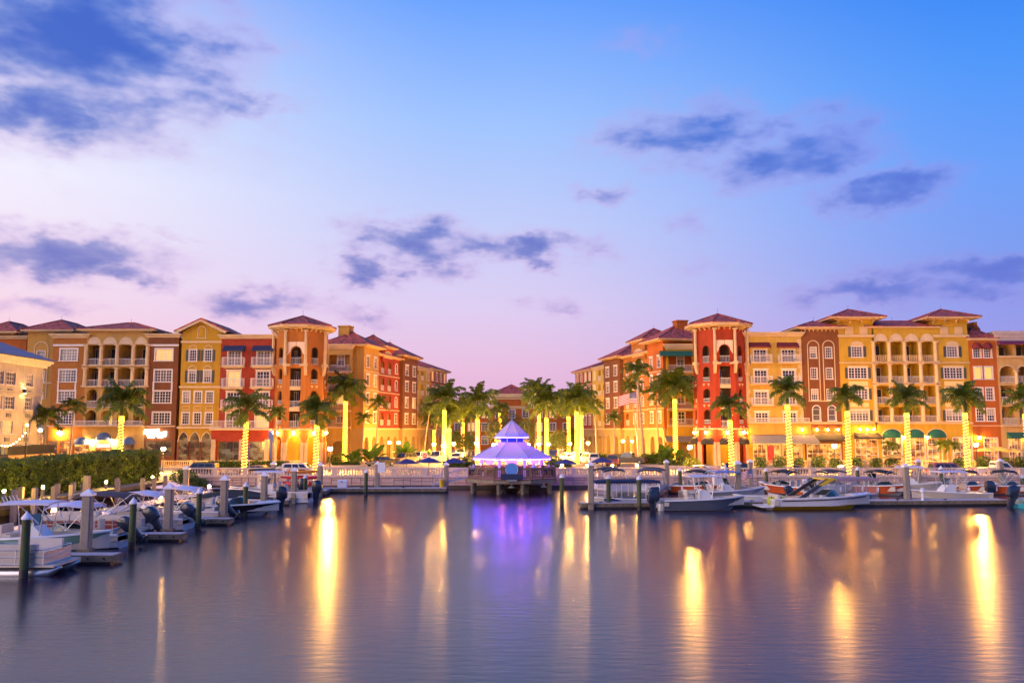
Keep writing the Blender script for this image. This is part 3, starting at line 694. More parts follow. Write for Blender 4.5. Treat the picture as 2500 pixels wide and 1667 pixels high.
# ================================================================ octagonal corner towers
def tower(name, label, pxc, Y, wallm, zz, ys, flip, awn):
    c = atY(pxc, 960, Y); Rr = 3.75
    root_b = Bld(name, label, (c.x, Y), (c.x + 1, Y), zz, 600); s = root_b
    # heights measured on the front facet
    fr = Bld.__new__(Bld); fr.P0 = Vector((c.x, Y - Rr)); fr.P1 = fr.P0 + Vector((1, 0)); fr.d = Vector((1, 0)); fr.z = zz; fr.yr = 600
    zx = (pxc - zz[0]) / zz[2]; V = lambda y: fr.uv(zx, y)[1]
    vE, vA, vS5, vS4, vS3, vB = [V(y) for y in ys]   # eave, arch apex, top slab, slab4, slab3, ground belt
    w = Rr * math.tan(pi / 8); H = vE
    f34 = (vS4 - vS3)
    for k in range(8):
        ang = k * pi / 4
        s.M = Matrix.Rotation(ang, 4, 'Z') @ Matrix.Translation((0, -Rr, 0)); s.ops = []
        vis = k in (0, 1, 7, 2, 6)
        if not vis:
            s.wall(-w, w, 0, H, wallm); continue
        if k == 0:
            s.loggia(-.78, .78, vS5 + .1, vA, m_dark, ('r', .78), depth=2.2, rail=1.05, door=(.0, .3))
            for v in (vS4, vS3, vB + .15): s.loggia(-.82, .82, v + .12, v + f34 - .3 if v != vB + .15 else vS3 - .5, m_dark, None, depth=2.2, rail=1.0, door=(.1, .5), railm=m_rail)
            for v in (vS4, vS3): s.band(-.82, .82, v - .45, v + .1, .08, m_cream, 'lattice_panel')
            mb = MB(); vs = vA - .78
            for sg_ in (-1, 1):   # pale lattice spandrels round the top arch
                P = arch_pts(-.9, .9, vs, .9)
                half = [p for p in P if p[0] * sg_ >= -1e-6]
                pts = [(p[0], p[1]) for p in half]
                if sg_ > 0: poly = [(.04, vA + .75)] + [(max(.04, p[0]), p[1]) for p in pts] + [(1.3, vs - .6), (1.3, vA + .75)]
                else: poly = [(-1.3, vA + .75), (-1.3, vs - .6)] + [(min(-.04, p[0]), p[1]) for p in pts] + [(-.04, vA + .75)]
                mb.extrude(poly[::-1], -.08, -.005)
            s.part(mb, 'lattice_spandrel', m_lattice)
        else:
            hw = .62
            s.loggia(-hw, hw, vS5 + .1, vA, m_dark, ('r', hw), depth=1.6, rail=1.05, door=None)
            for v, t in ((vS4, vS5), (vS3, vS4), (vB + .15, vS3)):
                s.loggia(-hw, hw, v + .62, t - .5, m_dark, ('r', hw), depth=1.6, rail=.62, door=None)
                for x in (-.42, .42):
                    mb = MB(); mb.add([(x - .22, -.1, v + .28), (x + .22, -.1, v + .28), (x, -.1, v - .12), (x - .22, 0, v + .28), (x + .22, 0, v + .28), (x, 0, v - .12)], [(0, 1, 2), (0, 3, 4, 1), (1, 4, 5, 2), (2, 5, 3, 0)]); s.part(mb, 'corbel', m_cream)
        # ground arcade
        s.ops.append((-1.02, 1.02, 0, vB - 1.0, ('r', 1.02)))
        s.wall(-w, w, 0, H, wallm)
        s.archtrim(-1.02, 1.02, vB - 2.02, 1.02, .2, c_peach if not flip else wallm, y=0, name='arch_trim')
        s.band(-w, w, vB - .12, vB + .14, .22)
        for sg_ in (-1, 1): s.band(sg_ * 1.28 - .24, sg_ * 1.28 + .24, 0, vB - 2.0, .14, m_stone, 'pilaster')
        if awn: s.dome_awning(-1.15, 1.15, vB - 2.15, vB - 1.1, 1.0, m_blkc)
        s.sconce(0, vB - .55, y=-.05, r=.2)
    s.M = None
    # lit arcade behind the arches
    inn = MB(); n = 8
    inn.lathe([(Rr * .62, .02), (Rr * .62, vB - .6)], 8); s.part(inn, 'arcade_core', c_gold if not flip else c_gold)
    fl = MB(); fl.lathe([(.01, vB - .45), (Rr * .98, vB - .45), (Rr * .98, vB - .35), (.01, vB - .35)], 8); fl.xf(Matrix.Rotation(pi / 8, 4, 'Z')); s.part(fl, 'arcade_ceiling', c_gold)
    for k in (0, 1, 7):   # ceiling lanterns of the arcade
        a = k * pi / 4 - pi / 2; b_ = MB(); b_.sphere((math.cos(a) * Rr * .82, math.sin(a) * Rr * .82, vB - .8), .13, 8, 6); s.part(b_, 'arcade_lantern', m_bulb)
    # top-floor columns standing on bracketed slabs at the corners of the front facet
    for k in (0, 1, 7, 2):
        for sg_ in ((-1, 1) if k in (0,) else ((1,) if k == 1 else ((-1,) if k == 7 else ()))):
            s.M = Matrix.Rotation(k * pi / 4, 4, 'Z') @ Matrix.Translation((0, -Rr, 0))
            s.column(sg_ * w * 1.0, -.42, vS5 + .12, vE - .55, .24)
    for k in (0, 1, 7, 6, 2):
        s.M = Matrix.Rotation(k * pi / 4, 4, 'Z') @ Matrix.Translation((0, -Rr, 0))
        for sg_ in (-1, 1):
            x = sg_ * w; mb = MB()
            mb.box(x - .85 if sg_ > 0 else x - .3, x + .3 if sg_ > 0 else x + .85, -.75, 0, vS5 - .18, vS5 + .12); o_ = s.part(mb, 'column_slab', m_cream) if k in (0,) else None
        for x in (-w * .55, 0, w * .55):
            mb = MB(); mb.extrude([(-.75, vE - .25), (-.003, vE - .25), (-.003, vE - .75)], x - .11, x + .11, 'x'); s.part(mb, 'bracket', m_cream)
        if k in (0,):
            for sg_ in (-1, 1):
                mb = MB(); mb.extrude([(-.7, vS5 - .18), (-.003, vS5 - .18), (-.003, vS5 - 1.6), (-.25, vS5 - 1.4)], sg_ * w - .2, sg_ * w + .2, 'x'); s.part(mb, 'bracket', m_cream)
    for k in (1, 7):
        s.M = Matrix.Rotation(k * pi / 4, 4, 'Z') @ Matrix.Translation((0, -Rr, 0)); sg_ = 1 if k == 1 else -1
        mb = MB(); mb.box(sg_ * w - .4, sg_ * w + .4, -.75, 0, vS5 - .18, vS5 + .12); s.part(mb, 'column_slab', m_cream)
        mb = MB(); mb.extrude([(-.7, vS5 - .18), (-.003, vS5 - .18), (-.003, vS5 - 1.6), (-.25, vS5 - 1.4)], sg_ * w - .2, sg_ * w + .2, 'x'); s.part(mb, 'bracket', m_cream)
    s.M = Matrix.Rotation(pi / 8, 4, 'Z')
    Ro = (Rr + 1.15) / math.cos(pi / 8)
    mb = MB(); mb.lathe([(Ro - .5, vE - .32), (Ro, vE - .05), (Ro, vE + .28), (Ro - .2, vE + .28)], 8); e = s.part(mb, 'eave', m_cream)
    mb = MB(); vp = (V(ys[0] - 98) + GZ - CAMZ) * (Y / (Y - Rr)) + CAMZ - GZ; mb.lathe([(Ro + .08, vE + .28), (Ro + .08, vE + .36), (.03, vp)], 8); ro = s.part(mb, 'roof', m_tile)
    cp = MB()
    for k in range(8): cp.tube([((Ro + .08) * math.cos(k * pi / 4), (Ro + .08) * math.sin(k * pi / 4), vE + .4), (0, 0, vp)], .12, 5)
    s.part(cp, 'ridge_cap', m_tile, ro); s.part(MB().tube([(0, 0, vp), (0, 0, vp + .9)], .025, 4), 'lightning_rod', m_black, ro)
m_lattice = mat('lattice_plaster', (.74, .58, .40), .8, .2, 14, .5, 18)
tower('corner_tower', 'salmon octagonal corner tower with arcaded base at left street corner', 735, 135.5, c_salmon, Z2, (140, 322, 488, 690, 882, 1074), False, False)
tower('corner_tower', 'red octagonal corner tower with black domed awnings at right street corner', 1757, 135.5, c_tred, Z6, (196, 380, 545, 746, 938, 1145), True, True)

# ================================================================ right-hand row
def quoins(s, u, v0, v1, right):
    n = int((v1 - v0) / .62)
    for i in range(n):
        w = .62 if i % 2 else .38; a = v0 + (v1 - v0) * i / n
        mb = MB(); mb.box(u if not right else u - w, u + w if not right else u, -.05, .02, a + .02, a + (v1 - v0) / n - .02); s.part(mb, 'quoin', m_cream)
s = front('apartment_building', 'cream yellow house with quoins, French doors and two maroon awnings', 376, 890, Z6, 640)
U, V = s.U, s.V
for x in (512, 768):
    for i, (d0, d1, r0) in enumerate(((425, 540, 472), (612, 732, 665), (806, 925, 858), (998, 1090, 0))):
        s.window(U(x) - .95, U(x) + .95, V(d1) + .03, V(d0), 4, 4, .2, m_cream, (m_glass, m_glass, m_glass2, m_glass)[i], sill=0, mull=(2,), head=.12 if i else 0, name='french_door')
        if i < 3:
            s.part(MB().box(U(x) - 1.7, U(x) + 1.7, -.95, 0, V(d1) - .24, V(d1)), 'balcony_slab', m_cream); s.railing(U(x) - 1.6, U(x) + 1.6, V(d1), V(r0), -.85, ret=.85)
    s.awning(U(x) - 1.75, U(x) + 1.5, V(398), V(357), .9, m_maroon)
quoins(s, 0, V(1090), V(330), False); quoins(s, s.len, V(1090), V(330), True)
s.wall(0, s.len, V(1095), V(270), c_lemon, depth=15); s.cornice(0, s.len, V(306), V(265), .5); s.ops = []
s.window(.9, s.len * .32, .35, V(1285), 3, 2, .1, m_stone, m_shop); s.window(s.len * .37, s.len * .56, .2, V(1285), 2, 2, .1, m_stone, m_shop2); s.window(s.len * .62, s.len - .5, .35, V(1285), 4, 3, .1, m_stone, m_shop)
s.wall(0, s.len, 0, V(1095), c_gold, 'ground_floor_wall'); s.band(.1, s.len + .8, V(1195), V(1096), .9, c_ochre, 'shop_fascia'); s.band(0, s.len + .6, V(1096), V(1086), 1.25, name='balcony_slab'); s.railing(.1, s.len + .5, V(1086), V(1046), -1.15)
s.awning(.2, s.len + 1.2, V(1268), V(1200), 2.6, m_greyc, -.95)
s.sconce(U(850), V(1152), y=-.9, r=.13)
s.part(MB().box(U(555), U(610), -.06, -.01, .3, V(1300)), 'red_poster', emat('red_panel', (.9, .03, .02), .8))

s = front('apartment_building', 'brown house with tall arched window outlines and scalloped cornice', 890, 1235, Z6, 640)
U, V = s.U, s.V
for x in (998, 1138):
    for (y0, y1) in ((403, 498), (592, 688), (786, 880)): s.window(U(x) - .46, U(x) + .46, V(y1), V(y0), 3, 4, .1, glass=m_glass if y0 > 400 else m_glass2)
    s.archtrim(U(x) - .82, U(x) + .82, V(392), .82, .13, v0=V(886))
    s.window(U(x + 10) - .55, U(x + 10) + .55, V(1070), V(935), 1, 2, .14, glass=m_glass2, arch=('r', .55))
s.band(U(938), U(1200), V(896), V(886), .12)
s.wall(0, s.len, V(1100), V(236), c_brown, depth=15); s.ops = []
sc_ = MB(); n = 9
for i in range(n):
    a = s.len * i / n; b = s.len * (i + 1) / n; P = arch_pts(a + .05, b - .05, V(256), V(240) - V(256))
    for p, q in zip(P[:-1], P[1:]): sc_.quad((p[0], -.12, p[1]), (q[0], -.12, q[1]), (q[0], -.12, V(226)), (p[0], -.12, V(226)))
    for x0, x1 in ((a, a + .05), (b - .05, b)): sc_.quad((x0, -.12, V(262)), (x1, -.12, V(262)), (x1, -.12, V(226)), (x0, -.12, V(226)))
s.part(sc_, 'scalloped_cornice', m_cream); s.hip(0, s.len + .4, 0, 7.5, V(214), V(168), .8, ridge=s.len - 1)
s.window(.4, s.len - .4, .4, V(1285), 6, 2, .1, m_stone, m_shop)
s.wall(0, s.len, 0, V(1100), c_brown, 'ground_floor_wall'); s.band(0, s.len, V(1100), V(1082), .3)
s.awning(-.2, s.len - .1, V(1245), V(1185), 2.2, m_blkc); [s.sconce(U(x), V(1152), r=.13) for x in (1000, 1098, 1190)]

m_gpan = mat('panel_paint', (.74, .52, .22), .8, .06)
def ytower(label, a, b, z, cx, ox):
    s = front('apartment_building', label, a, b, z, 640); U, V = s.U, s.V
    x = U(cx)
    s.window(x - .82, x + .82, V(490), V(395), 4, 4, .12, glass=m_glass2); s.shutters(x - .82, x + .82, V(490), V(395), .42, m_shut); s.lunette(x - 1.0, x + 1.0, V(378), .55, m_cream, ribs=False); s.band(x - 1.05, x + 1.05, V(386), V(376), .14)
    for (y0, y1, g_) in ((588, 685, m_glass), (778, 876, m_lit if ox else m_glass2), (975, 1070, m_glass2)):
        s.window(x - 1.42, x + 1.42, V(y1), V(y0), 6, 4, .14, glass=g_, mull=(2, 4)); s.shutters(x - 1.42, x + 1.42, V(y1), V(y0), .42, m_shut); s.band(x - 1.6, x + 1.6, V(y0 - 8), V(y0 - 20), .14)
    for y0, y1 in ((752, 712), (946, 906)): s.part(MB().box(x - 1.5, x + 1.5, -.06, 0, V(y0), V(y1)), 'wall_panel', m_gpan)
    for dx in (-1.12, 1.12):
        mb = MB(); mb.box(x + dx - .62, x + dx + .62, -.08, 0, V(284), V(216)); q = s.part(mb, 'attic_panel', m_cream); s.part(MB().box(x + dx - .45, x + dx + .45, -.12, -.08, V(278), V(224)), 'louver', m_cream, q)
    s.wall(0, s.len, V(1085), V(140), c_gold, depth=9); s.band(-.12, s.len + .12, V(310), V(288), .25); s.band(-.08, s.len + .08, V(548), V(538), .2); s.ops = []
    s.hip(0, s.len, 0, s.len, V(122), V(58), 1.55, corbel=2.2)
    return s
s = ytower('left yellow tower with shuttered windows and pyramid roof beside brown house', 1235, 1553, Z6, 1398, 0); U, V = s.U, s.V
s.window(U(1350), s.len - .1, .3, V(1235), 4, 3, .1, m_stone, m_shop); s.wall(0, s.len, 0, V(1085), c_gold, 'ground_floor_wall'); s.band(0, s.len, V(1100), V(1082), .3)
s.awning(U(1340), s.len + .1, V(1225), V(1180), 2.0, m_blkc); [s.sconce(U(x), V(1150), r=.13) for x in (1390, 1455, 1512)]

s = front('apartment_building', 'yellow block with four columned loggia bays, fan lunettes and green awnings', 197, 762, Z7, 640)
U, V = s.U, s.V
cs = [U(x) for x in (203, 345, 486, 628, 768)]
for i in range(4):
    a, b = cs[i] + .24, cs[i + 1] - .24; dr = ((.05, .9), (.0, .3), (.05, .85), (.0, .12))[i]
    s.lunette(a - .1, b + .1, V(345), V(277) - V(345))
    s.loggia(a, b, V(535), V(350), c_gold, door=dr, sp=.26, bw=.12, railm=m_cream, fan=i in (0, 2))
    s.loggia(a, b, V(727), V(552), c_gold, door=dr, fan=i == 2); s.loggia(a, b, V(917), V(755), c_gold, door=dr)
    s.loggia(a, b, V(1085), V(945), c_gold, door=dr, glass=m_lit if i in (1, 3) else None)
for c in cs:
    for y0, y1 in ((538, 346), (730, 548), (1086, 742)): s.column(c, -.12, V(y0), V(y1), .3)
s.band(0, s.len, V(546), V(536), .3); s.band(0, s.len, V(740), V(729), .3)
s.wall(0, s.len, V(1085), V(222), c_gold, depth=9); s.hip(-.5, s.len + .5, .3, 7, V(212), V(165), .6, ridge=s.len + 1); s.ops = []
for x in (330, 540, 735):
    a = U(x + 8); s.window(a - 1.45, a + 1.45, .1, V(1215) - .1, 4, 4, .12, m_stone, m_shop2 if x != 540 else m_shop, cut=True); s.archtrim(a - 1.5, a + 1.5, V(1212), V(1148) - V(1212), .14); s.dome_awning(a - 1.45, a + 1.45, V(1214), V(1145), 1.0, m_green)
s.wall(0, s.len, 0, V(1085), c_gold, 'ground_floor_wall'); s.band(-.2, s.len + .2, V(1100), V(1082), .3); s.sconce(U(440), V(1222), r=.2)
s.sconce(U(650), V(1222), r=.15)
s = ytower('right yellow tower with shuttered windows and pyramid roof beside orange house', 762, 1072, Z7, 925, 1); U, V = s.U, s.V
s.window(U(890), s.len - .3, .8, V(1225), 5, 3, .1, m_stone, m_shop2); s.wall(0, s.len, 0, V(1085), c_gold, 'ground_floor_wall'); s.band(0, s.len, V(1100), V(1082), .3)

s = front('apartment_building', 'orange house with twin domed maroon window awnings and chimney', 1072, 1328, Z7, 640)
U, V = s.U, s.V
for x in (1148, 1246):
    for i, (y0, y1) in enumerate(((405, 495), (582, 690), (772, 882), (962, 1072))): s.window(U(x) - .55, U(x) + .55, V(y1), V(y0), 3 if i != 1 else 1, 4 if i != 1 else 1, .16, glass=(m_glass, m_lit, m_glass2, m_glass)[i])
    s.dome_awning(U(x) - .75, U(x) + .75, V(405), V(358), .7, m_maroon)
s.window(U(1170), U(1290), .4, V(1228), 4, 4, .1, m_stone, m_shop)
s.wall(0, s.len, 0, V(325), c_tang, depth=9); s.hip(0, s.len, 0, 8, V(318), V(240), .3, ridge=s.len + .4); s.band(0, s.len, V(1120), V(1112), .2)
ch = MB(); ch.add([(U(1200), 3, V(300)), (U(1290), 3, V(300)), (U(1290), 3, V(215)), (U(1262), 3, V(180)), (U(1262), 3, V(150)), (U(1220), 3, V(150)), (U(1220), 3, V(185)), (U(1200), 3, V(205))] + [(U(1200), 5, V(300)), (U(1290), 5, V(300)), (U(1290), 5, V(215)), (U(1262), 5, V(180)), (U(1262), 5, V(150)), (U(1220), 5, V(150)), (U(1220), 5, V(185)), (U(1200), 5, V(205))],
    [tuple(range(8)), tuple(range(15, 7, -1))] + [(i, i + 8, (i + 1) % 8 + 8, (i + 1) % 8) for i in range(8)]); s.part(ch, 'chimney', c_tang); s.sconce(U(1120), V(1225), r=.2)

s = front('apartment_building', 'peach house at right edge with purple roof awning and arched loggias', 1328, 1900, Z7, 640)
U, V = s.U, s.V
w = (s.len) / 3.6
for i in range(4):
    a, b = .35 + i * w, (i + 1) * w - .05
    s.loggia(a, b, V(478), V(374), c_peach, rail=0, door=(.05, .95)); s.loggia(a, b, V(727), V(572), c_peach, ('r', .9), door=(.1, .5), glass=m_lit, depth=3); s.loggia(a, b, V(915), V(752), c_peach, door=(.05, .9)); s.loggia(a, b, V(1108), V(942), c_peach, door=(.05, .7))
    s.archtrim(a, b, V(572) - .9, .9, .16); s.column(b + .2, -.1, V(742), V(612), .26)
s.wall(0, s.len, V(1110), V(255), c_peach, depth=14); s.cornice(0, s.len, V(345), V(255), .4, mat('grey_parapet', (.42, .34, .33), .8)); s.awning(.1, s.len, V(372), V(340), 1.0, mat('purple_canvas', (.14, .015, .06), .85)); s.band(0, s.len, V(495), V(480), .3); s.band(0, s.len, V(1122), V(1110), .4); s.ops = []
s.window(U(1395), U(1500), .3, V(1225), 4, 4, .1, m_stone, m_shop2); s.window(U(1560), U(1700), .3, V(1225), 4, 4, .1, m_stone, m_shop); s.wall(0, s.len, 0, V(1110), c_peach, 'ground_floor_wall'); s.awning(U(1375), U(1545), V(1222), V(1175), 1.3, m_green); s.sconce(U(1540), V(1200), r=.2)

# ================================================================ blocks along the side street
m_gf = mat('street_arcade_stucco', (.36, .24, .09), .85, .1, .7, .15, 12)
def sidestreet(label, P0, P1, m, nwin, top, style, arch=False, peak=2.2, hipover=.8, roof=True, chimney=False, gfm=None, seed=0, wide=1.2, front_face=True, loggias=(), proj=0, attic=None):
    d_ = (Vector(P1) - Vector(P0)).normalized(); nrm = Vector((d_.y, -d_.x)) * proj
    P0 = tuple(Vector(P0) + nrm); P1 = tuple(Vector(P1) + nrm)
    s = Bld('street_building', label, P0, P1); Ln = s.len; r = random.Random(seed)
    fl = [5.9 + 3.25 * i for i in range(4)]; H = top - GZ
    for j, v in enumerate(fl):
        for i in range(nwin):
            u = Ln * (i + .5) / nwin
            if i in loggias: s.loggia(u - wide * .8, u + wide * .8, v + .35, v + 2.75, m_gf, ('r', .6) if j in (0, 3) else None, depth=1.8, door=(.1, .6), glass=m_lit if r.random() < .3 else None)
            else:
                g_ = m_lit if r.random() < .18 else (m_glass2 if r.random() < .5 else m_glass)
                s.window(u - wide / 2, u + wide / 2, v + .75, v + 2.6, 2, 3, .16, m_white, g_, ('r', wide / 2) if (arch and j in (1, 2, 3)) else None, head=.14 if not arch else 0, mw=.08)
        if style == 'bands' and j: s.band(0, Ln, v - .1, v + .08, .15)
    for a in range(max(2, nwin)):
        u = Ln * (a + .5) / max(2, nwin); s.ops.append((u - 1.0, u + 1.0, 0, 4.2, ('r', 1.0)))
    D = 12
    s.wall(0, Ln, 5.55, H, m, depth=D); s.wall(0, Ln, 0, 5.55, gfm or m_gf, 'ground_floor_wall', dep=1.2, y=0)
    inn = MB(); inn.quad((0, 1.2, 0), (Ln, 1.2, 0), (Ln, 1.2, 5.5), (0, 1.2, 5.5)); s.part(inn, 'arcade_wall', mat('arcade_shade', (.20, .10, .03), .85))  # recess shade put into the wall colour so the arches stand out
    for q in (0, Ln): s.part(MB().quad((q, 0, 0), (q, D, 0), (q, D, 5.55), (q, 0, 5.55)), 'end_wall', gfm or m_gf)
    s.band(-.1, Ln + .1, 5.45, 5.75, .3)
    # end facing the water carries windows too
    if front_face:
        back = s.M; s.M = Matrix.Translation((0, 7.4, 0)) @ Matrix.Rotation(-pi / 2, 4, 'Z')
        if P0[0] > 0: s.M = Matrix.Translation((Ln, 0, 0)) @ Matrix.Rotation(pi / 2, 4, 'Z')
        for v in fl: s.window(3.2 - wide / 2, 3.2 + wide / 2, v + .75, v + 2.6, 2, 3, .16, m_white, gl(.3), cut=False, y=-.2, head=.14, mw=.08)
        s.M = back
    if roof: s.hip(0, Ln, 0, min(D, Ln * 1.05), H, H + peak, hipover, corbel=0)
    else: s.cornice(0, Ln, H - .5, H + .25, .45)
    if attic:
        a, b, h = Ln * attic[0], Ln * attic[1], attic[2]
        s.wall(a, b, H - 1.2, H + h, m, 'attic_wall', y=-.35, depth=6, ops=[]); s.hip(a, b, -.35, 6, H + h, H + h + 2.4, .8)
        s.lunette(a + .5, b - .5, H - .6, min(1.5, (b - a) / 2 - .5), y=-.36)
    if chimney:
        c = MB(); c.box(Ln * .35, Ln * .35 + 2.0, 4, 6.0, H + .5, H + peak + .9); c.box(Ln * .35 - .12, Ln * .35 + 2.12, 3.88, 6.12, H + peak + .9, H + peak + 1.15); s.part(c, 'chimney', m)
    return s
def ptL(Y): return (-27 + 12 * (Y - 150) / 55, Y)
def ptR(Y): return (27.5 - 13 * (Y - 150) / 55, Y)
# cream balcony blocks facing the water next to the towers
for (z, a, b, lab, aw, x0) in ((Z3, 60, 292, 'cream balcony block between salmon tower and chimneyed house', None, 170), (Z5, 1000, 1262, 'yellow balcony block with long green awning left of red tower', m_green, 1130)):
    s = front('street_building', lab, a, b, z, 700, 149); U, V = s.U, s.V
    rows = ((545, 395), (722, 590), (900, 760), (1050, 930)) if aw is None else ((545, 400), (715, 600), (885, 770), (1035, 910))
    for i, (y0, y1) in enumerate(rows): s.loggia(.4, s.len - .4, V(y0), V(y1), c_beige if aw is None else c_gold, door=(.15, .6), glass=m_lit if i in (0, 2) else None, depth=3, rail=1.1); s.band(0, s.len, V(y0) - .3, V(y0), .5, name='balcony_slab')
    s.ops.append((s.len * .3, s.len * .75, 0, V(1180), ('r', 1.0)))
    s.wall(0, s.len, 0, V(330), c_beige if aw is None else c_gold, depth=8); s.cornice(0, s.len, V(345), V(298), .5); s.part(MB().box(.5, s.len - .5, 1.5, 1.6, 0, V(1100)), 'shop_wall', m_shop)
    if aw:
        s.awning(-1.2, s.len - .2, V(405), V(360), 1.4, aw); s.awning(-.5, s.len + .2, V(1180), V(1135), 2.0, m_greyc)
sidestreet('orange-brown house with chimney and pyramid roof on left side of street', ptL(149.5), ptL(156.4), c_ochre, 2, 20.9, 'bands', chimney=True, seed=1, peak=2.6, proj=1.4, hipover=1.1)
sidestreet('red house with white arched windows on left side of street', ptL(156.6), ptL(171), c_red, 4, 20.2, 'bands', arch=True, seed=2, peak=3.0, attic=(.3, .7, 1.6), loggias=(1, 2))
sidestreet('brown house with white framed windows on left side of street', ptL(171.2), ptL(180), c_brown, 2, 21.0, '', seed=3, wide=1.7, peak=3.0, proj=.7, hipover=.9)
sidestreet('pale yellow house with loggias on left side of street', ptL(180.2), ptL(190.6), c_lemon, 3, 19.3, '', roof=False, seed=4, loggias=(0, 1))
sidestreet('farthest orange house on left side of street', ptL(190.8), ptL(203), c_tang, 4, 19.7, 'bands', seed=5, peak=2.6)
sidestreet('orange-red house with scalloped eaves and chimney on right side of street', ptR(156.4), ptR(149.5), c_tang, 2, 21.9, 'bands', chimney=True, seed=6, peak=2.6, proj=1.4, hipover=1.2)
sidestreet('orange brick house with arched windows on right side of street', ptR(172), ptR(156.6), c_orange, 4, 20.6, 'bands', arch=True, seed=7, peak=3.0, attic=(.35, .78, 2.4), loggias=(0,))
sidestreet('brown house with white framed windows on right side of street', ptR(181.5), ptR(172.2), c_brown, 2, 20.9, '', seed=8, wide=1.7, peak=3.0, proj=.7, hipover=.9)
sidestreet('yellow house with tall loggias on right side of street', ptR(191), ptR(181.7), c_lemon, 3, 19.6, '', roof=False, seed=9, loggias=(1, 2))
sidestreet('farthest red house on right side of street', ptR(203), ptR(191.2), c_red, 4, 19.6, 'bands', seed=10, peak=2.6)
# the building that closes the street
s = Bld('street_building', 'red-roofed pavilion closing the far end of the street', (-17, 236), (17, 236)); Ln = 34
for j in range(3):
    for i in range(9): s.window(2.2 + i * 3.7 - .8, 2.2 + i * 3.7 + .8, 1.6 + 3.6 * j, 3.7 + 3.6 * j, 2, 3, .18, m_white, m_lit if (i * 7 + j * 3) % 5 == 0 else m_glass2)
s.wall(0, Ln, 0, 11.4, c_tang, depth=12); s.cornice(0, Ln, 11.2, 11.9, .4)
s.wall(12.2, 21.4, 11.9, 15.0, c_tang, 'attic_wall', depth=9, ops=[]); s.hip(12.2, 21.4, 0, 9, 15.3, 18.0, .9, fas=1.6)
# ================================================================ hotel on the left bank
m_metroof = mat('blue_metal_roof', (.30, .29, .34), .7, .1, 1)
s = Bld('hotel_building', 'white hotel with blue standing-seam roof at left edge', (-60.4, 84), (-61.4, 112.5)); Ln = s.len
s.z = Z1; s.yr = 700; s.zmid = 200
for j, v in enumerate((11.6, 8.65, 5.7, 2.75)):
    for (x, wd) in ((-5, 1.9), (100, 2.2), (272, 1.7)):
        u = s.uv(x, 525)[0]
        lit = (j == 2) or (j == 3 and x == 100) or (j == 1 and x < 0)
        s.window(u - wd / 2, u + wd / 2, v - .75, v + .75, 4, 3, .06, m_white, m_lit if lit else m_glass2, mw=.06)
        ac = MB(); ac.box(u - .5, u + .5, -.12, 0, v - 1.75, v - 1.25); q = s.part(ac, 'air_conditioner', mat('ac_metal', (.35, .32, .3), .6))
        gr = MB()
        for k in range(5): gr.box(u - .45, u + .45, -.14, -.12, v - 1.7 + k * .09, v - 1.66 + k * .09)
        s.part(gr, 'grille', m_black, q)
s.wall(0, Ln, 0, 13.9, c_pale, depth=14); s.band(-.1, Ln + .1, 9.9, 10.15, .18, c_pale); s.cornice(-.2, Ln + .2, 13.4, 14.3, .8, mat('eave_paint', (.74, .66, .5), .7))
rf = MB(); a, b, c, d = -1.2, Ln + 1.2, -1.2, 15.2
pts = [(a, c, 14.32), (b, c, 14.32), (b, d, 14.32), (a, d, 14.32), (a + 7, 7, 17.8), (b - 7, 7, 17.8)]
rf.add(pts, [(0, 1, 5, 4), (1, 2, 5), (2, 3, 4, 5), (3, 0, 4)]); ro = s.part(rf, 'roof', m_metroof)
sm = MB(); n = 44
for i in range(n + 1):
    u = a + (b - a) * i / n; q = min(1, min(u - a, b - u) / 7); sm.tube([(u, c, 14.34), (u, c + (7 - c) * q, 14.34 + 3.48 * q)], .035, 4)
s.part(sm, 'standing_seam', m_metroof, ro)
u = s.uv(205, 680)[0]
f = MB(); f.lathe([(.16, 9.9), (.2, 10.2), (.14, 10.5)], 8, (u, -.3, 0)); q = s.part(f, 'wall_uplight', m_black)
s.part(MB().lathe([(.02, 10.5), (.13, 10.52), (.02, 10.54)], 8, (u, -.3, 0)), 'bulb', emat('uplight', (1, .6, .2), 250), q); s.part(MB().lathe([(.02, 9.86), (.13, 9.88), (.02, 9.9)], 8, (u, -.3, 0)), 'bulb', emat('uplight', (1, .6, .2), 250), q)
# terrace of the hotel with a wrought rail
tr = MB(); tr.box(Ln * .55, Ln - 2, -3, 0, 0, 2.4); s.part(tr, 'terrace', c_peach); s.railing(Ln * .55, Ln - 2, 2.4, 3.5, -2.9, m_black, ret=2.9, sp=.12, bw=.06)
# ================================================================ seawall and balustrade
m_block = mat('seawall_stone', (.68, .44, .36), .85, .14, 1.5, .4, 14)
m_joint = mat('seawall_mortar', (.20, .15, .14), .9)
m_bal = mat('balustrade_stone', (.72, .52, .40), .75, .10, 2, .2, 16)
XL, XR = -33.9, 62
sw = thing('seawall', 'pinkish stone-block seawall along the far quay', 'seawall', (XL, SEAY, 0))
MB().box(0, XR - XL, .05, .6, -1.5, 1.16).build('wall_core', m_joint, sw)
MB().box(-.1, XR - XL + .1, -.12, .62, 1.16, 1.30).build('coping', m_bal, sw)
MB().box(-.1, XR - XL + .1, -.35, .05, -1.5, .34).build('footing', mat('wet_stone', (.12, .085, .06), .5, .4, 1.2, .4, 8), sw)
rb = random.Random(5); x = 0.0; cnt = 0; bl = []
while x < XR - XL:      # random ashlar: column groups of one tall or two/three low stones
    w = rb.choice((.75, .95, 1.15, 1.35)); w = min(w, XR - XL - x)
    cuts = rb.choice(([0, .41, .82], [0, .28, .82], [0, .54, .82], [0, .28, .55, .82]))
    for a, b in zip(cuts[:-1], cuts[1:]):
        bl.append((x, w, a, b))
    x += w
unit = {}
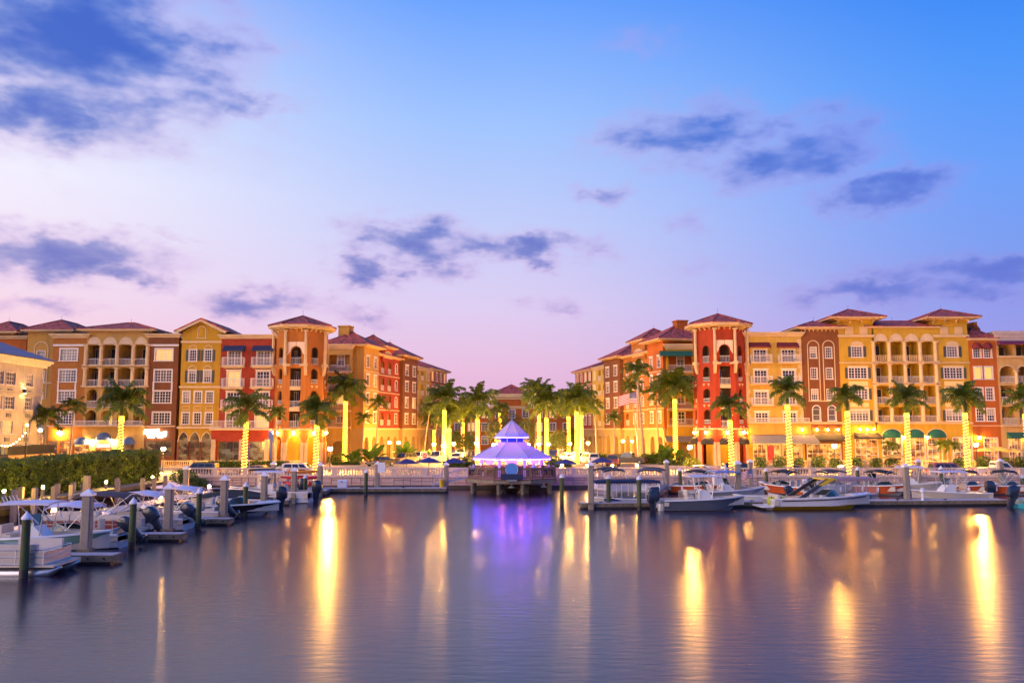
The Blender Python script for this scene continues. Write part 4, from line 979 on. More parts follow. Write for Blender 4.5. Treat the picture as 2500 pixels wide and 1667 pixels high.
for (x, w, a, b) in bl:
    key = (round(w, 2), round(b - a, 2))
    if key not in unit:
        mb = MB(); W_, H_ = w - .03, (b - a) - .03
        mb.add([(0, .05, 0), (W_, .05, 0), (W_, .05, H_), (0, .05, H_), (.02, -.02, .02), (W_ - .02, -.02, .02), (W_ - .02, -.02, H_ - .02), (.02, -.02, H_ - .02)], [(4, 5, 6, 7), (0, 1, 5, 4), (1, 2, 6, 5), (2, 3, 7, 6), (3, 0, 4, 7)])
        unit[key] = mb.mesh('stone_block', m_block)
    link('stone_block', unit[key], sw, (x + .015, rb.uniform(-.015, .01), .34 + a + .015))
bs = thing('balustrade', 'cream stone balustrade running along the far seawall', 'balustrade', (XL, SEAY + .25, 1.30))
bprof = [(.05, 0), (.075, .02), (.075, .06), (.045, .10), (.085, .22), (.085, .30), (.05, .42), (.042, .54), (.07, .58), (.07, .62)]
bme = MB().lathe(bprof, 8).mesh('baluster', m_bal, True)
MB().box(0, XR - XL, -.13, .13, 0, .10).build('bottom_rail', m_bal, bs); MB().box(0, XR - XL, -.17, .17, .72, .86).build('handrail', m_bal, bs)
pme = MB().box(-.26, .26, -.2, .2, -.003, .80).add([], []).mesh('pier', m_bal)
x = 0; step = 3.1
while x < XR - XL:
    link('pier', pme, bs, (x, 0, 0))
    for k in range(9): 
        u = x + .26 + (step - .52) * (k + .5) / 9
        if u < XR - XL: link('baluster', bme, bs, (u, 0, .1))
    x += step
# terraces in front of the shops
def terrace(label, X0, X1, Y, top, pl):
    t = thing('terrace_balustrade', label, 'balustrade', (X0, Y, GZ)); Ln = X1 - X0
    MB().box(0, Ln, -.15, .15, 0, .2).build('bottom_rail', m_cream, t); MB().box(0, Ln, -.15, .15, top - .14, top).build('handrail', m_cream, t)
    mb = MB(); n = int(Ln / .27)
    for i in range(n): mb.lathe([(.06, .2), (.085, .35), (.05, .6), (.065, top - .14)], 6, ((i + .5) * Ln / n, 0, 0))
    mb.build('balusters', m_cream, t)['kind'] = 'stuff'
    for i in range(int(Ln / 4) + 1): MB().box(i * 4 - .25, i * 4 + .25, -.19, .19, -.01, top + .05).build('pier', m_cream, t)
terrace('cream terrace balustrade before the left-hand shops', atY(400, 1120, 124).x, atY(735, 1120, 124).x, 124, 1.05, 0)
terrace('cream terrace balustrade before the right-hand restaurants', atY(1838, 1120, 124).x, atY(2500, 1120, 124).x + 6, 124, 1.05, 0)

# ================================================================ docks
m_dock = mat('dock_concrete', (.50, .42, .42), .75, .18, 1.2, .2, 8)
m_dside = mat('dock_timber', (.20, .15, .10), .8, .3, 2, .4, 10)
m_dark_t = mat('wet_timber', (.035, .028, .02), .5, .3, 2)
def dock(label, P, w, z=.45, group=None, bolts=True):
    """floating dock along the polyline P (one straight piece), w wide to the left of its direction"""
    a, b = Vector(P[0]), Vector(P[1]); d = b - a; Ln = d.length
    t = thing('floating_dock', label, 'dock', (a.x, a.y, 0), math.atan2(d.y, d.x), group)
    n = max(1, round(Ln / 3.0))
    for i in range(n): MB().box(Ln * i / n + .012, Ln * (i + 1) / n - .012, .06, w - .06, z - .12, z).build('deck_panel', m_dock, t)
    mb = MB(); mb.box(0, Ln, 0, .055, z - .3, z - .02); mb.box(0, Ln, w - .055, w, z - .3, z - .02); mb.box(-.05, -.003, 0, w, z - .3, z - .02); mb.box(Ln + .003, Ln + .05, 0, w, z - .3, z - .02); mb.build('waler', m_dside, t)
    MB().box(.1, Ln - .1, .1, w - .1, -.4, z - .28).build('float', m_dark_t, t)
    if bolts:
        bm = MB()
        k = int(Ln / .7)
        for i in range(k): bm.box((i + .5) * Ln / k - .04, (i + .5) * Ln / k + .04, -.025, -.001, z - .19, z - .11)
        bm.build('bolt', m_black, t)
    cl = MB()
    for i in range(max(1, int(Ln / 4))):
        u = 1.5 + i * 4
        if u < Ln - .3: cl.box(u - .03, u + .03, .2, .26, z, z + .08); cl.tube([(u - .16, .23, z + .09), (u + .16, .23, z + .09)], .025, 5)
    if cl.v: cl.build('cleat', m_black, t)
    return t
dock('long floating dock on right behind the white and yellow boat', ((5.4, 66.9), (40, 70.2)), 1.7)
dock('floating dock under the seawall between kayak rack and gazebo', ((-20, 83.6), (-6.4, 84.2)), 1.8)
dock('rear floating dock on right tight under the seawall', ((14, 86.6), (52, 87.6)), 1.6)
dock('main left-hand dock walkway behind the row of boats', ((-26.9, 33), (-26.9, 84.5)), 2.2)
dock('cross dock carrying the kayak rack by the seawall', ((-29, 79.6), (-17.2, 80.6)), 3.6)
fing = [(40.0, 'nearest finger pier in front of the pale green boat'), (48.0, 'second nearest finger pier beside the white deck boat'), (56.0, 'middle finger pier of the left dock'), (64.0, 'fourth finger pier beside the black-hulled bowrider'), (70.6, 'farthest finger pier of the left dock')]
for Y, lab in fing: dock(lab, ((-26.8, Y - .5), (-18.0, Y - .5)), 1.0, .42)
# timber boardwalk along the bank with its square posts
m_post = mat('weathered_post', (.34, .26, .20), .85, .25, 3, .5, 8, stretch=(1, 1, .15))
bw = thing('boardwalk', 'raised timber boardwalk below the hedge on left bank', 'boardwalk', (-35.6, 40, 0))
for i in range(98): 
    MB().box(0, 2.0, i * .46 + .01, i * .46 + .45, 1.02, 1.08).build('plank', m_dside, bw)
for xx in (.05, 1.85): MB().box(xx, xx + .1, 0, 45, .78, 1.015).build('stringer', m_dside, bw)
MB().box(-.5, -.4, 0, 46, -1, 1.0).build('bulkhead', m_dark_t, bw)
for i in range(13): MB().box(1.9, 2.12, 2 + i * 3.5, 2.22 + i * 3.5, -1, .78).build('pile', m_dark_t, bw)
pm = MB(); pm.box(-.15, .15, -.15, .15, 0, 2.2); pm.add([(-.15, -.15, 2.2), (.15, -.15, 2.2), (.15, .15, 2.2), (-.15, .15, 2.2), (0, 0, 2.26)], [(0, 1, 4), (1, 2, 4), (2, 3, 4), (3, 0, 4)])
pm = pm.mesh('dock_post', m_post)
ordn = ['first', 'second', 'third', 'fourth', 'fifth', 'sixth', 'seventh', 'eighth', 'ninth', 'tenth', 'eleventh', 'twelfth']
for i, (px, py) in enumerate(((36, 1194), (86, 1189), (133, 1185), (176, 1181), (288, 1171), (349, 1166), (377, 1165), (404, 1161))):
    Y = -33.3 * F / (px - CX) ; p = atY(px, py, Y)
    o = link('dock_post', pm, None, (p.x, Y, max(-.5, p.z - 2.26)), (0, 0, rb.uniform(-.1, .1))); tag(o, 'weathered square post on outer edge of boardwalk, %s from left' % ordn[i], 'post', 'boardwalk posts')
for i, (px, py) in enumerate(((65, 1187), (152, 1179), (190, 1176), (213, 1178), (295, 1166))):
    Y = -35.8 * F / (px - CX) * 1.0; p = atY(px, py, Y)
    o = link('dock_post', pm, None, (-35.75, Y, p.z - 2.26)); tag(o, 'weathered post against the hedge side of boardwalk, %s from left' % ordn[i], 'post', 'hedge-side posts')
o = MB().box(-.2, .2, -.2, .2, -1, 2.55).build('dock_post', m_post); o.location = (-32.6, -32.6 * F / (224 - CX), 0); tag(o, 'thick tall square timber post behind the brown boat top', 'post')

# ================================================================ piles
m_conc = mat('concrete_pile', (.31, .245, .19), .85, .18, 3, .35, 14)
m_gpile = mat('green_timber_pile', (.085, .10, .035), .8, .35, 2, .4, 9, stretch=(1, 1, .2))
m_cap = mat('white_pile_cap', (.78, .74, .78), .4, .03)
def cpile(label, px, ytop, pyb, zb=.45, r=.215):
    b = onZ(px[1], pyb, zb); t = atY(px[0], ytop, b.y); H = t.z
    o = thing('concrete_pile', label, 'pile', (b.x, b.y, -1.2), rb.uniform(-.04, .04), 'square concrete piles')
    ch = r * .25; ring = [(-r + ch, -r), (r - ch, -r), (r, -r + ch), (r, r - ch), (r - ch, r), (-r + ch, r), (-r, r - ch), (-r, -r + ch)]
    MB().ring_loft([[(x, y, z) for x, y in ring] for z in (0, H + 1.2 - .25)]).build('shaft', m_conc, o)
    q = r + .05; MB().add([(-q, -q, 0), (q, -q, 0), (q, q, 0), (-q, q, 0), (-q, -q, .1), (q, -q, .1), (q, q, .1), (-q, q, .1), (0, 0, .34)], [(3, 2, 1, 0), (0, 1, 5, 4), (1, 2, 6, 5), (2, 3, 7, 6), (3, 0, 4, 7), (4, 5, 8), (5, 6, 8), (6, 7, 8), (7, 4, 8)]).build('pile_cap', m_cap, o).location = (0, 0, H + 1.2 - .26)
    MB().box(-r - .08, r + .08, -r - .08, r + .08, 0, .12).build('pile_collar', m_dside, o).location = (0, 0, 1.2 + max(.0, zb - .08))
def gpile(label, px, ytop, pyb, r=.17, cap=True):
    b = onZ(px[1], pyb, 0); t = atY(px[0], ytop, b.y); H = t.z
    o = thing('timber_pile', label, 'pile', (b.x, b.y, -1.2), rb.uniform(0, 6), 'round green timber piles')
    MB().lathe([(r, 1.55), (r * .97, H + 1.2 - (.3 if cap else 0))], 14).build('shaft', m_gpile, o, smooth=True, angle=40)
    MB().lathe([(r + .006, 0), (r + .006, 1.55)], 14).build('wet_band', m_dark_t, o, smooth=True, angle=40)
    if cap: MB().lathe([(r + .04, 0), (r + .04, .07), (.01, .34)], 14).build('pile_cap', m_cap, o).location = (0, 0, H + 1.2 - .32)
for a in (('green pile with white cone cap, nearest the camera at lower left', (64, 57), 1248, 1410), ('green pile at the stern of the nearest white deck boat', (322, 321), 1214, 1339),
          ('green pile left of the second finger pier boats', (486, 484), 1191, 1291), ('dark pile in front of the middle outboards', (601, 598), 1176, 1261), ('green pile beside the kayak rack', (744, 744), 1158, 1220),
          ('leaning lone pile in open water left of the notice board', (896, 893), 1145, 1209), ('lone pile between gazebo and the blue-canopied boat', (1371, 1372), 1156, 1235), ('pile before the left end of the blue canopy', (1485, 1486), 1158, 1240),
          ('pile before the right end of the blue canopy', (1557, 1561), 1160, 1245), ('pile left of the orange boat with black top', (1660, 1661), 1141, 1206), ('pile right of the small boat flag', (1872, 1872), 1142, 1202),
          ('pile between the two right-hand black boat tops', (2095, 2096), 1139, 1203), ('pile behind the white center console boat', (2299, 2300), 1137, 1202), ('pile cut by the right edge of the view', (2497, 2498), 1158, 1208)): gpile(*a)
for a in (('concrete pile on the nearest finger pier', (219, 209), 1196, 1341), ('concrete pile on the second finger pier beside the dock lamp', (413, 410), 1182, 1291), ('concrete pile on the middle finger pier', (547, 546), 1162, 1258),
          ('concrete pile on the fourth finger pier', (646, 644), 1153, 1232), ('concrete pile on the farthest finger pier', (717, 717), 1142, 1215), ('concrete pile behind the boats near the white car', (667, 666), 1127, 1196), ('concrete pile left of kayak rack near hedge end', (453, 453), 1138, 1206),
          ('concrete pile at right end of the kayak rack', (782, 781), 1130, 1199), ('concrete pile carrying the white notice board', (922, 921), 1127, 1188), ('concrete pile beside the yellow bucket', (1089, 1089), 1129, 1188),
          ('concrete pile at the left end of the right-hand dock', (1444, 1443), 1128, 1228), ('concrete pile in front of red tower on rear dock', (1627, 1628), 1123, 1187), ('concrete pile beside the boat flag', (1801, 1803), 1125, 1213),
          ('pale concrete pile lit by the white boat, rear dock', (1833, 1833), 1122, 1186), ('concrete pile left of the white center console', (2212, 2215), 1132, 1219), ('concrete pile behind the white center console bow', (2242, 2244), 1121, 1184), ('concrete pile at far right behind orange boat', (2444, 2445), 1120, 1183)): cpile(*a)

# ================================================================ gazebo bar on piles
m_gwood = mat('gazebo_timber', (.20, .12, .06), .8, .25, 2, .4, 8)
m_canv = bpy.data.materials.new('gazebo_canvas'); m_canv.use_nodes = True
def _cv():
    t = m_canv.node_tree; o = t.nodes['Material Output']; b = t.nodes['Principled BSDF']; b.inputs['Base Color'].default_value = (.44, .43, .60, 1); b.inputs['Roughness'].default_value = .75
    n = t.nodes.new('ShaderNodeTexNoise'); n.inputs['Scale'].default_value = 3; bp = t.nodes.new('ShaderNodeBump'); bp.inputs['Strength'].default_value = .15; t.links.new(n.outputs[0], bp.inputs['Height']); t.links.new(bp.outputs[0], b.inputs['Normal'])
    tr_ = t.nodes.new('ShaderNodeBsdfTranslucent'); tr_.inputs[0].default_value = (.75, .55, .75, 1); m_ = t.nodes.new('ShaderNodeMixShader'); m_.inputs[0].default_value = .14
    t.links.new(b.outputs[0], m_.inputs[1]); t.links.new(tr_.outputs[0], m_.inputs[2]); t.links.new(m_.outputs[0], o.inputs['Surface'])
_cv()
m_ledb = emat('blue_led', (.10, .03, 1), 40); m_ledp = emat('purple_screen', (.55, .10, 1), 3.5); m_pinkcol = mat('white_post', (.78, .66, .70), .6)
GX = 0.0; GYc = 86.2
gz = thing('gazebo', 'octagonal bar gazebo with blue-lit two-tier roof on piles', 'gazebo', (GX, GYc, 0))
DZ = 1.42; RD = 4.3
def octring(ap, z, sx=1, sy=1): 
    r = ap / math.cos(pi / 8); return [(r * math.cos(pi / 8 + k * pi / 4) * sx, r * math.sin(pi / 8 + k * pi / 4) * sy, z) for k in range(8)]
MB().ring_loft([octring(RD, DZ - .12), octring(RD, DZ)]).build('deck', m_gwood, gz)
MB().ring_loft([octring(RD + .05, DZ - .42), octring(RD + .05, DZ - .13)]).build('rim_joist', mat('rim_timber', (.26, .2, .15), .85, .3, 2, .3, 6), gz)
MB().box(-2.2, 2.2, 3.6, 6.0, DZ - .12, DZ - .01).build('bridge_deck', m_gwood, gz)
oc = octring(RD - .12, DZ)
for k in range(8):
    a, b = Vector(oc[k]), Vector(oc[(k + 1) % 8])
    if (a.y + b.y) / 2 > 3: continue
    for t_ in (0, .5): 
        p = a.lerp(b, t_); MB().box(p.x - .07, p.x + .07, p.y - .07, p.y + .07, DZ, DZ + 1.08).build('rail_post', m_gwood, gz)
    rl_ = MB(); d = (b - a); L_ = d.length; rl_.box(0, L_, -.09, .09, 1.0, 1.06); rl_.box(0, L_, -.04, .04, .08, .2); rl_.box(0, L_, -.04, .04, .86, .98)
    o = rl_.build('handrail', m_gwood, gz); o.location = a; o.rotation_euler = (0, 0, math.atan2(d.y, d.x))
    nb = 22
    pk = MB()
    for i in range(nb): pk.box(L_ * (i + .5) / nb - .025, L_ * (i + .5) / nb + .025, -.02, .02, .2, .86)
    pk.build('picket', m_gwood, o)
for (px, dy) in ((1155, -2.6), (1218, -4.0), (1225, -2.0), (1276, -4.0), (1286, -2.0), (1340, -2.6), (1160, 1.0), (1335, 1.0)):
    X = (px - CX) / F * (GYc + dy); MB().lathe([(.2, -2), (.2, DZ - .42)], 12).build('piling', m_dside, gz, smooth=True, angle=40).location = (X, dy, 0)
for sg_ in (-1, 1): MB().tube([(sg_ * 1.25, -3.9, .95), (sg_ * .6, -3.3, .05)], .12, 4).build('brace', m_dside, gz)
ER = 3.75; Z0, Z1_, Z2_, Z3_, Z4_ = 3.42, 4.85, 5.45, 5.5, 7.0
def roofcone(r0, z0, r1, z1, nm):
    o = MB().ring_loft([octring(r0 + .02, z0 - .14), octring(r0, z0), octring(r1, z1)], False, False).build(nm, m_canv, gz)
    rb_ = MB(); A, B = octring(r0, z0 + .02), octring(r1, z1 + .02)
    for k in range(8): rb_.tube([A[k], B[k]], .035, 5)
    rb_.build('roof_seam', mat('seam_paint', (.3, .35, .55), .6), o); return o
roofcone(ER, Z0, 1.12, Z1_, 'lower_roof'); roofcone(1.62, Z3_, .04, Z4_, 'upper_roof')
MB().ring_loft([octring(1.1, Z1_ - .02), octring(1.1, Z3_)], False, False).build('cupola_drum', emat('drum_glow', (.005, .03, .75), .6), gz)  # lamplight on the drum is put into its material as a glow
dp = MB()
for p in octring(1.13, 0): dp.box(p[0] - .04, p[0] + .04, p[1] - .04, p[1] + .04, Z1_, Z3_)
dp.build('drum_post', m_pinkcol, gz)
MB().lathe([(.09, Z4_ - .05), (.05, Z4_ + .15), (.08, Z4_ + .2), (.01, Z4_ + .55)], 8).build('finial', mat('verdigris', (.05, .25, .35), .5), gz)
for r_, z_ in ((ER, Z0 - .19), (1.62, Z3_ - .19)):
    A = octring(r_, z_); lb = MB()
    for k in range(8): lb.tube([A[k], A[(k + 1) % 8]], .04, 5)
    lb.build('led_strip', m_ledb, gz)
for k in range(8):
    p = octring(2.95, 0)[k]; MB().box(p[0] - .12, p[0] + .12, p[1] - .12, p[1] + .12, DZ, Z0 + .3).build('roof_post', m_pinkcol, gz)
MB().ring_loft([octring(1.7, DZ), octring(1.7, DZ + 1.05), octring(1.95, DZ + 1.05), octring(1.95, DZ + 1.13)]).build('bar_counter', m_gwood, gz)
for (x, y, w, h) in ((0, -1.4, 1.1, .42), (-2.15, -1.9, .75, .4), (2.25, -1.9, .8, .4)): MB().box(x - w / 2, x + w / 2, y, y + .06, 2.75, 2.75 + h).build('screen', m_ledp, gz)
for (x, y) in ((-.9, -1.2), (.9, -1.2), (-1.9, .2), (1.9, .2), (0, -2.4)): MB().sphere((x, y, 3.25), .1, 8, 6).build('bar_lamp', emat('bar_lamp', (1, .25, .42), 90), gz)
MB().sphere((0, 0, 4.55), .13, 8, 6).build('roof_lamp', emat('roof_lamp', (1, .34, .10), 420), gz)
for x in (-.05, 3.05):
    o = MB().lathe([(.02, .4), (.08, .38), (.1, .2), (.28, .08), (.3, .02), (.02, 0)], 10, (x, -3.2 if x < 1 else -2.2, .55)).build('hanging_lamp', mat('white_enamel', (.8, .78, .8), .3), gz)
sgn = thing('gazebo_sign', 'round blue sign over a navy name board on gazebo rail', 'sign', (GX - .02, GYc - RD - .12, 0))
m_nv = mat('navy_sign', (.02, .03, .09), .5, .1); 
MB().lathe([(.02, -.06), (.66, -.06), (.66, .0), (.02, 0)], 32).build('sign_disc', m_nv, sgn, Matrix.Translation((0, 0, 2.35)) @ Matrix.Rotation(pi / 2, 4, 'X'))
MB().lathe([(.02, .001), (.56, .001), (.56, .02), (.02, .02)], 32).build('disc_face', mat('sign_blue', (.12, .30, .75), .35), sgn, Matrix.Translation((0, 0, 2.35)) @ Matrix.Rotation(pi / 2, 4, 'X'))
MB().tube([(.58 * math.cos(k * pi / 16), -.03, 2.35 + .58 * math.sin(k * pi / 16)) for k in range(33)], .022, 5).build('disc_rim', m_cap, sgn)
mb = MB(); mb.box(-1.02, 1.02, -.14, -.03, 1.42, 1.94); mb.build('name_board', m_nv, sgn); MB().box(-.5, .5, -.12, -.02, 1.22, 1.40).build('lower_board', mat('grey_board', (.25, .24, .27), .6), sgn)
# ================================================================ boats
m_gel = mat('white_gelcoat', (.76, .74, .76), .3, .04, 1, coat=.3)
m_hgrey = mat('grey_hull', (.10, .11, .14), .3, .06, 1, coat=.4)
m_hmint = mat('mint_hull', (.24, .40, .31), .3, .05, 1, coat=.4)
m_hblk = mat('black_hull', (.03, .022, .022), .25, .1, 1, coat=.4)
m_hor = mat('orange_hull', (.55, .09, .02), .28, .06, 1, coat=.4)
m_hyel = mat('yellow_bottom', (.70, .45, .02), .35, .06, 1)
m_hteal = mat('teal_hull', (.05, .38, .50), .3, .05, 1, coat=.4)
m_hred = mat('dark_red_panel', (.20, .03, .02), .35, .06, 1)
m_hcream = mat('cream_gelcoat', (.62, .52, .42), .35, .05, 1)
m_vinyl = mat('vinyl_seat', (.60, .52, .46), .6, .08, 3)
m_alu = mat('aluminium', (.62, .60, .60), .3, .05, 2, metal=.8)
m_motor = mat('outboard_cowl', (.02, .025, .045), .25, .1, 1, coat=.5)
m_tint = mat('tinted_windscreen', (.03, .05, .05), .05, .1, spec=.8)
m_clear = mat('clear_vinyl', (.55, .52, .50), .1, .05, alpha=.25)
m_topw = mat('white_canvas', (.66, .60, .72), .8, .06, 2)
m_fender = mat('fender', (.75, .72, .75), .4)
def hull_pts(L_, B, H, n=14, z0=.06):
    st = []
    for i in range(n + 1):
        t = i / n; k = max(0, (t - .45) / .55)
        b = B / 2 * (1 - k ** 2.3) * (0.94 + .06 * min(1, t * 3)) + .01
        h = H * (.80 + .06 * t + .22 * t * t)
        xs = -L_ / 2 + t * L_
        c = b * (.86 - .22 * k ** 1.5) ; zc = z0 + .30 * H * max(0, (t - .55) / .45) ** 2
        xk = -L_ / 2 + t * L_ * (1 - .13 * t ** 5)
        zk = -.32 + (H * .30 + .32 + z0) * max(0, (t - .66) / .34) ** 2.0
        st.append((xs, b, h, c, zc, xk, zk))
    return st
def outboard(parent, x, y, z, s=1.0, tilt=0, m=None, name='outboard_motor'):
    mb = MB(); m = m or m_motor
    def ring(cx, rx, ry, zz, n=12): return [(cx + rx * math.copysign(abs(math.cos(2 * pi * k / n)) ** .6, math.cos(2 * pi * k / n)), ry * math.copysign(abs(math.sin(2 * pi * k / n)) ** .6, math.sin(2 * pi * k / n)), zz) for k in range(n)]
    mb.ring_loft([ring(-.32, .22, .16, .02), ring(-.36, .34, .21, .14), ring(-.38, .36, .22, .5), ring(-.33, .31, .20, .74), ring(-.27, .2, .14, .86)])
    mb.ring_loft([ring(-.30, .13, .07, -.75), ring(-.30, .2, .11, -.3), ring(-.31, .26, .15, .06)])
    o = mb.build(name, m, parent, smooth=True, angle=35)
    lw = MB(); lw.tube([(-.62, 0, -.78), (-.3, 0, -.8), (-.02, 0, -.76)], .07, 8); lw.extrude([(-.42, -.8), (-.2, -.8), (-.28, -1.05), (-.4, -1.05)], -.012, .012); lw.box(-.5, -.1, -.14, .14, -.62, -.6); lw.build('gearcase', m_motor, o)
    pr = MB()
    for k in range(3):
        a = 2 * pi * k / 3; ca, sa = math.cos(a), math.sin(a); pr.add([(-.64, .04 * ca, -.78 + .04 * sa), (-.60, .2 * math.cos(a - .35), -.78 + .2 * math.sin(a - .35)), (-.68, .2 * math.cos(a + .35), -.78 + .2 * math.sin(a + .35))], [(0, 1, 2)])
    pr.build('propeller', m_alu, o)
    br = MB(); br.box(-.14, .12, -.12, .12, -.25, .16); br.build('bracket', m_alu, o)
    o.location = (x, y, z); o.rotation_euler = (0, R(tilt), 0); o.scale = (s, s, s)
    return o
def sheet(mb, P, th=.03):
    """thin solid from a grid of points P[i][j]"""
    a, b = len(P), len(P[0]); o = len(mb.v)
    for dz in (0, -th):
        for r_ in P: mb.v += [(p[0], p[1], p[2] + dz) for p in r_]
    k = a * b
    for i in range(a - 1):
        for j in range(b - 1):
            q = o + i * b + j; mb.f.append((q, q + 1, q + b + 1, q + b)); mb.f.append((q + k, q + b + k, q + b + 1 + k, q + 1 + k))
    for i in range(a - 1):
        for j in (0, b - 1): q = o + i * b + j; mb.f.append((q, q + b, q + b + k, q + k))
    for j in range(b - 1):
        for i in (0, a - 1): q = o + i * b + j; mb.f.append((q, q + 1, q + 1 + k, q + k))
    return mb
def bimini(t, x0, x1, w, z, zd, m, legs=True):
    P = []
    for i in range(9):
        u = i / 8; x = x0 + (x1 - x0) * u; zz = z + .10 * math.sin(pi * u) - .05 * abs(math.sin(pi * 2 * u)) - (.18 if i in (0, 8) else 0)
        P.append([(x, w / 2 * (-1 + 2 * j / 6), zz - .16 * (abs(-1 + 2 * j / 6)) ** 2.5) for j in range(7)])
    c = sheet(MB(), P, .05).build('bimini_top', m, t, smooth=True, angle=50)
    f = MB(); xm = (x0 + x1) / 2
    for sy in (-1, 1):
        y = sy * w / 2
        for (a, b) in ((xm, x0 + .06), (xm, x1 - .06), (xm - .2, xm + .35), (xm + .1, xm - .4)): f.tube([(a, y, zd), (b, y * .98, z - .2)], .022, 5)
        f.tube([(x1 + .5, y * .95, zd), (x1 - .1, y * .98, z - .22)], .012, 4)
    for x in (x0 + .06, x1 - .06): f.tube([(x, -w / 2 * .98, z - .2), (x, -w / 4, z - .04), (x, w / 4, z - .04), (x, w / 2 * .98, z - .2)], .022, 5)
    f.build('bimini_frame', m_alu, c)
    return c
def boat(label, loc, rz, L_=6.5, B=2.4, H=.85, hull=None, bottom=None, kind='console', motor=None, group='boats', top=None, flip=False, floorz=.38, stripe=None, seats=True, rail=False, name='motorboat', nm=1, cat='boat', z0=.06):
    t = thing(name, label, cat, loc, rz, group)
    hull = hull or m_gel; st = hull_pts(L_, B, H, 14, z0); n = len(st)
    side = MB(); bot = MB()
    for sg in (-1, 1):
        for i in range(n - 1):
            a, b = st[i], st[i + 1]
            def S(q, f):  # from sheer (0) to chine (1)
                x = q[0] + (q[5] - q[0]) * f; y = q[1] + (q[3] - q[1]) * (f ** .8); return (x, sg * y, q[2] + (q[4] - q[2]) * f)
            for f0, f1 in ((0, .33), (.33, .66), (.66, 1)):
                qd = [S(a, f0), S(b, f0), S(b, f1), S(a, f1)]; side.quad(*(qd if sg < 0 else qd[::-1]))
            qd = [S(a, 1), S(b, 1), (b[5], 0, b[6]), (a[5], 0, a[6])]; bot.quad(*(qd if sg < 0 else qd[::-1]))
    a = st[0]; side.add([(a[0], -a[1], a[2]), (a[0], a[1], a[2]), (a[0], a[3], a[4]), (a[0], 0, a[6]), (a[0], -a[3], a[4])], [(0, 1, 2, 3, 4)])
    side.build('hull', hull, t, smooth=True, angle=40); bot.build('hull_bottom', bottom or m_gel, t, smooth=True, angle=40)
    # gunwale, liner, floor
    gw = MB(); lin_ = MB(); iw = .16
    ins = [(q[0] - (0 if q[1] > .25 else .1), max(.0, q[1] - iw), q[2] + .05) for q in st]
    for sg in (-1, 1):
        for i in range(n - 1):
            a, b = st[i], st[i + 1]; ia, ib = ins[i], ins[i + 1]
            o1, o2 = (a[0], sg * (a[1] + .025), a[2] - .03), (b[0], sg * (b[1] + .025), b[2] - .03); p1, p2 = (a[0], sg * (a[1] + .015), a[2] + .05), (b[0], sg * (b[1] + .015), b[2] + .05)
            i1, i2 = (ia[0], sg * ia[1], ia[2] + .01), (ib[0], sg * ib[1], ib[2] + .01)
            gw.quad(o1, o2, p2, p1); gw.quad(p1, p2, i2, i1)
            lin_.quad(i1, i2, (ib[0], sg * ib[1] * .96, floorz), (ia[0], sg * ia[1] * .96, floorz))
    for i in range(n - 1):
        ia, ib = ins[i], ins[i + 1]; lin_.quad((ia[0], -ia[1] * .96, floorz), (ib[0], -ib[1] * .96, floorz), (ib[0], ib[1] * .96, floorz), (ia[0], ia[1] * .96, floorz))
    a = st[0]; lin_.box(a[0], a[0] + .35, -a[1] + .02, a[1] - .02, floorz, a[2] * .9)
    gw.build('gunwale', m_gel, t, smooth=True, angle=40); lin_.build('cockpit_liner', m_hcream, t)
    hz = H * .86
    if stripe: 
        sp = MB()
        for i in range(1, n - 2):
            a, b = st[i], st[i + 1]
            for sg in (-1, 1): sp.quad((a[0], sg * (a[1] + .012) , a[2] - .10), (b[0], sg * (b[1] + .012), b[2] - .10), (b[0], sg * (b[1] * .985 + .012), b[2] - .17), (a[0], sg * (a[1] * .985 + .012), a[2] - .17))
        sp.build('hull_stripe', stripe, t)
    def foredeck(x0):
        fd = MB(); idx = [i for i in range(n) if st[i][0] >= x0]
        for i in idx[:-1]:
            ia, ib = ins[i], ins[i + 1]; fd.quad((ia[0], -ia[1], ia[2]), (ib[0], -ib[1], ib[2]), (ib[0], 0, ib[2] + .07), (ia[0], 0, ia[2] + .10)); fd.quad((ia[0], 0, ia[2] + .10), (ib[0], 0, ib[2] + .07), (ib[0], ib[1], ib[2]), (ia[0], ia[1], ia[2]))
        ia = ins[idx[0]]; fd.quad((ia[0], -ia[1], ia[2]), (ia[0], 0, ia[2] + .1), (ia[0], ia[1], ia[2]), (ia[0], 0, floorz)); fd.build('foredeck', m_gel, t)
    if kind == 'console':
        c = MB(); c.extrude([(-.45, floorz), (.75, floorz), (.65, floorz + .62), (.15, floorz + 1.12), (-.25, floorz + 1.18), (-.45, floorz + .95)], -.48, .48); co = c.build('console', m_gel, t)
        ws = MB(); ws.add([(.2, -.44, floorz + 1.1), (.2, .44, floorz + 1.1), (-.02, .42, floorz + 1.62), (-.02, -.42, floorz + 1.62)], [(0, 1, 2, 3)]); ws.build('windscreen', m_tint, co)
        MB().box(.76, 1.15, -.4, .4, floorz, floorz + .55).build('console_seat', m_vinyl, co)
        wh = MB(); wh.tube([(-.5 + .0 * k, .2 * math.cos(2 * pi * k / 12), floorz + 1.0 + .2 * math.sin(2 * pi * k / 12)) for k in range(13)], .02, 5); wh.build('steering_wheel', m_black, co)
        ls = MB(); ls.box(-1.35, -.9, -.5, .5, floorz, floorz + .55); ls.box(-1.3, -.9, -.5, .5, floorz + .55, floorz + .68); ls.box(-1.42, -1.33, -.5, .5, floorz + .72, floorz + 1.15); ls.tube([(-1.36, -.45, floorz + .5), (-1.4, -.45, floorz + 1.0)], .025, 5); ls.tube([(-1.36, .45, floorz + .5), (-1.4, .45, floorz + 1.0)], .025, 5); ls.build('leaning_post', m_vinyl, t)
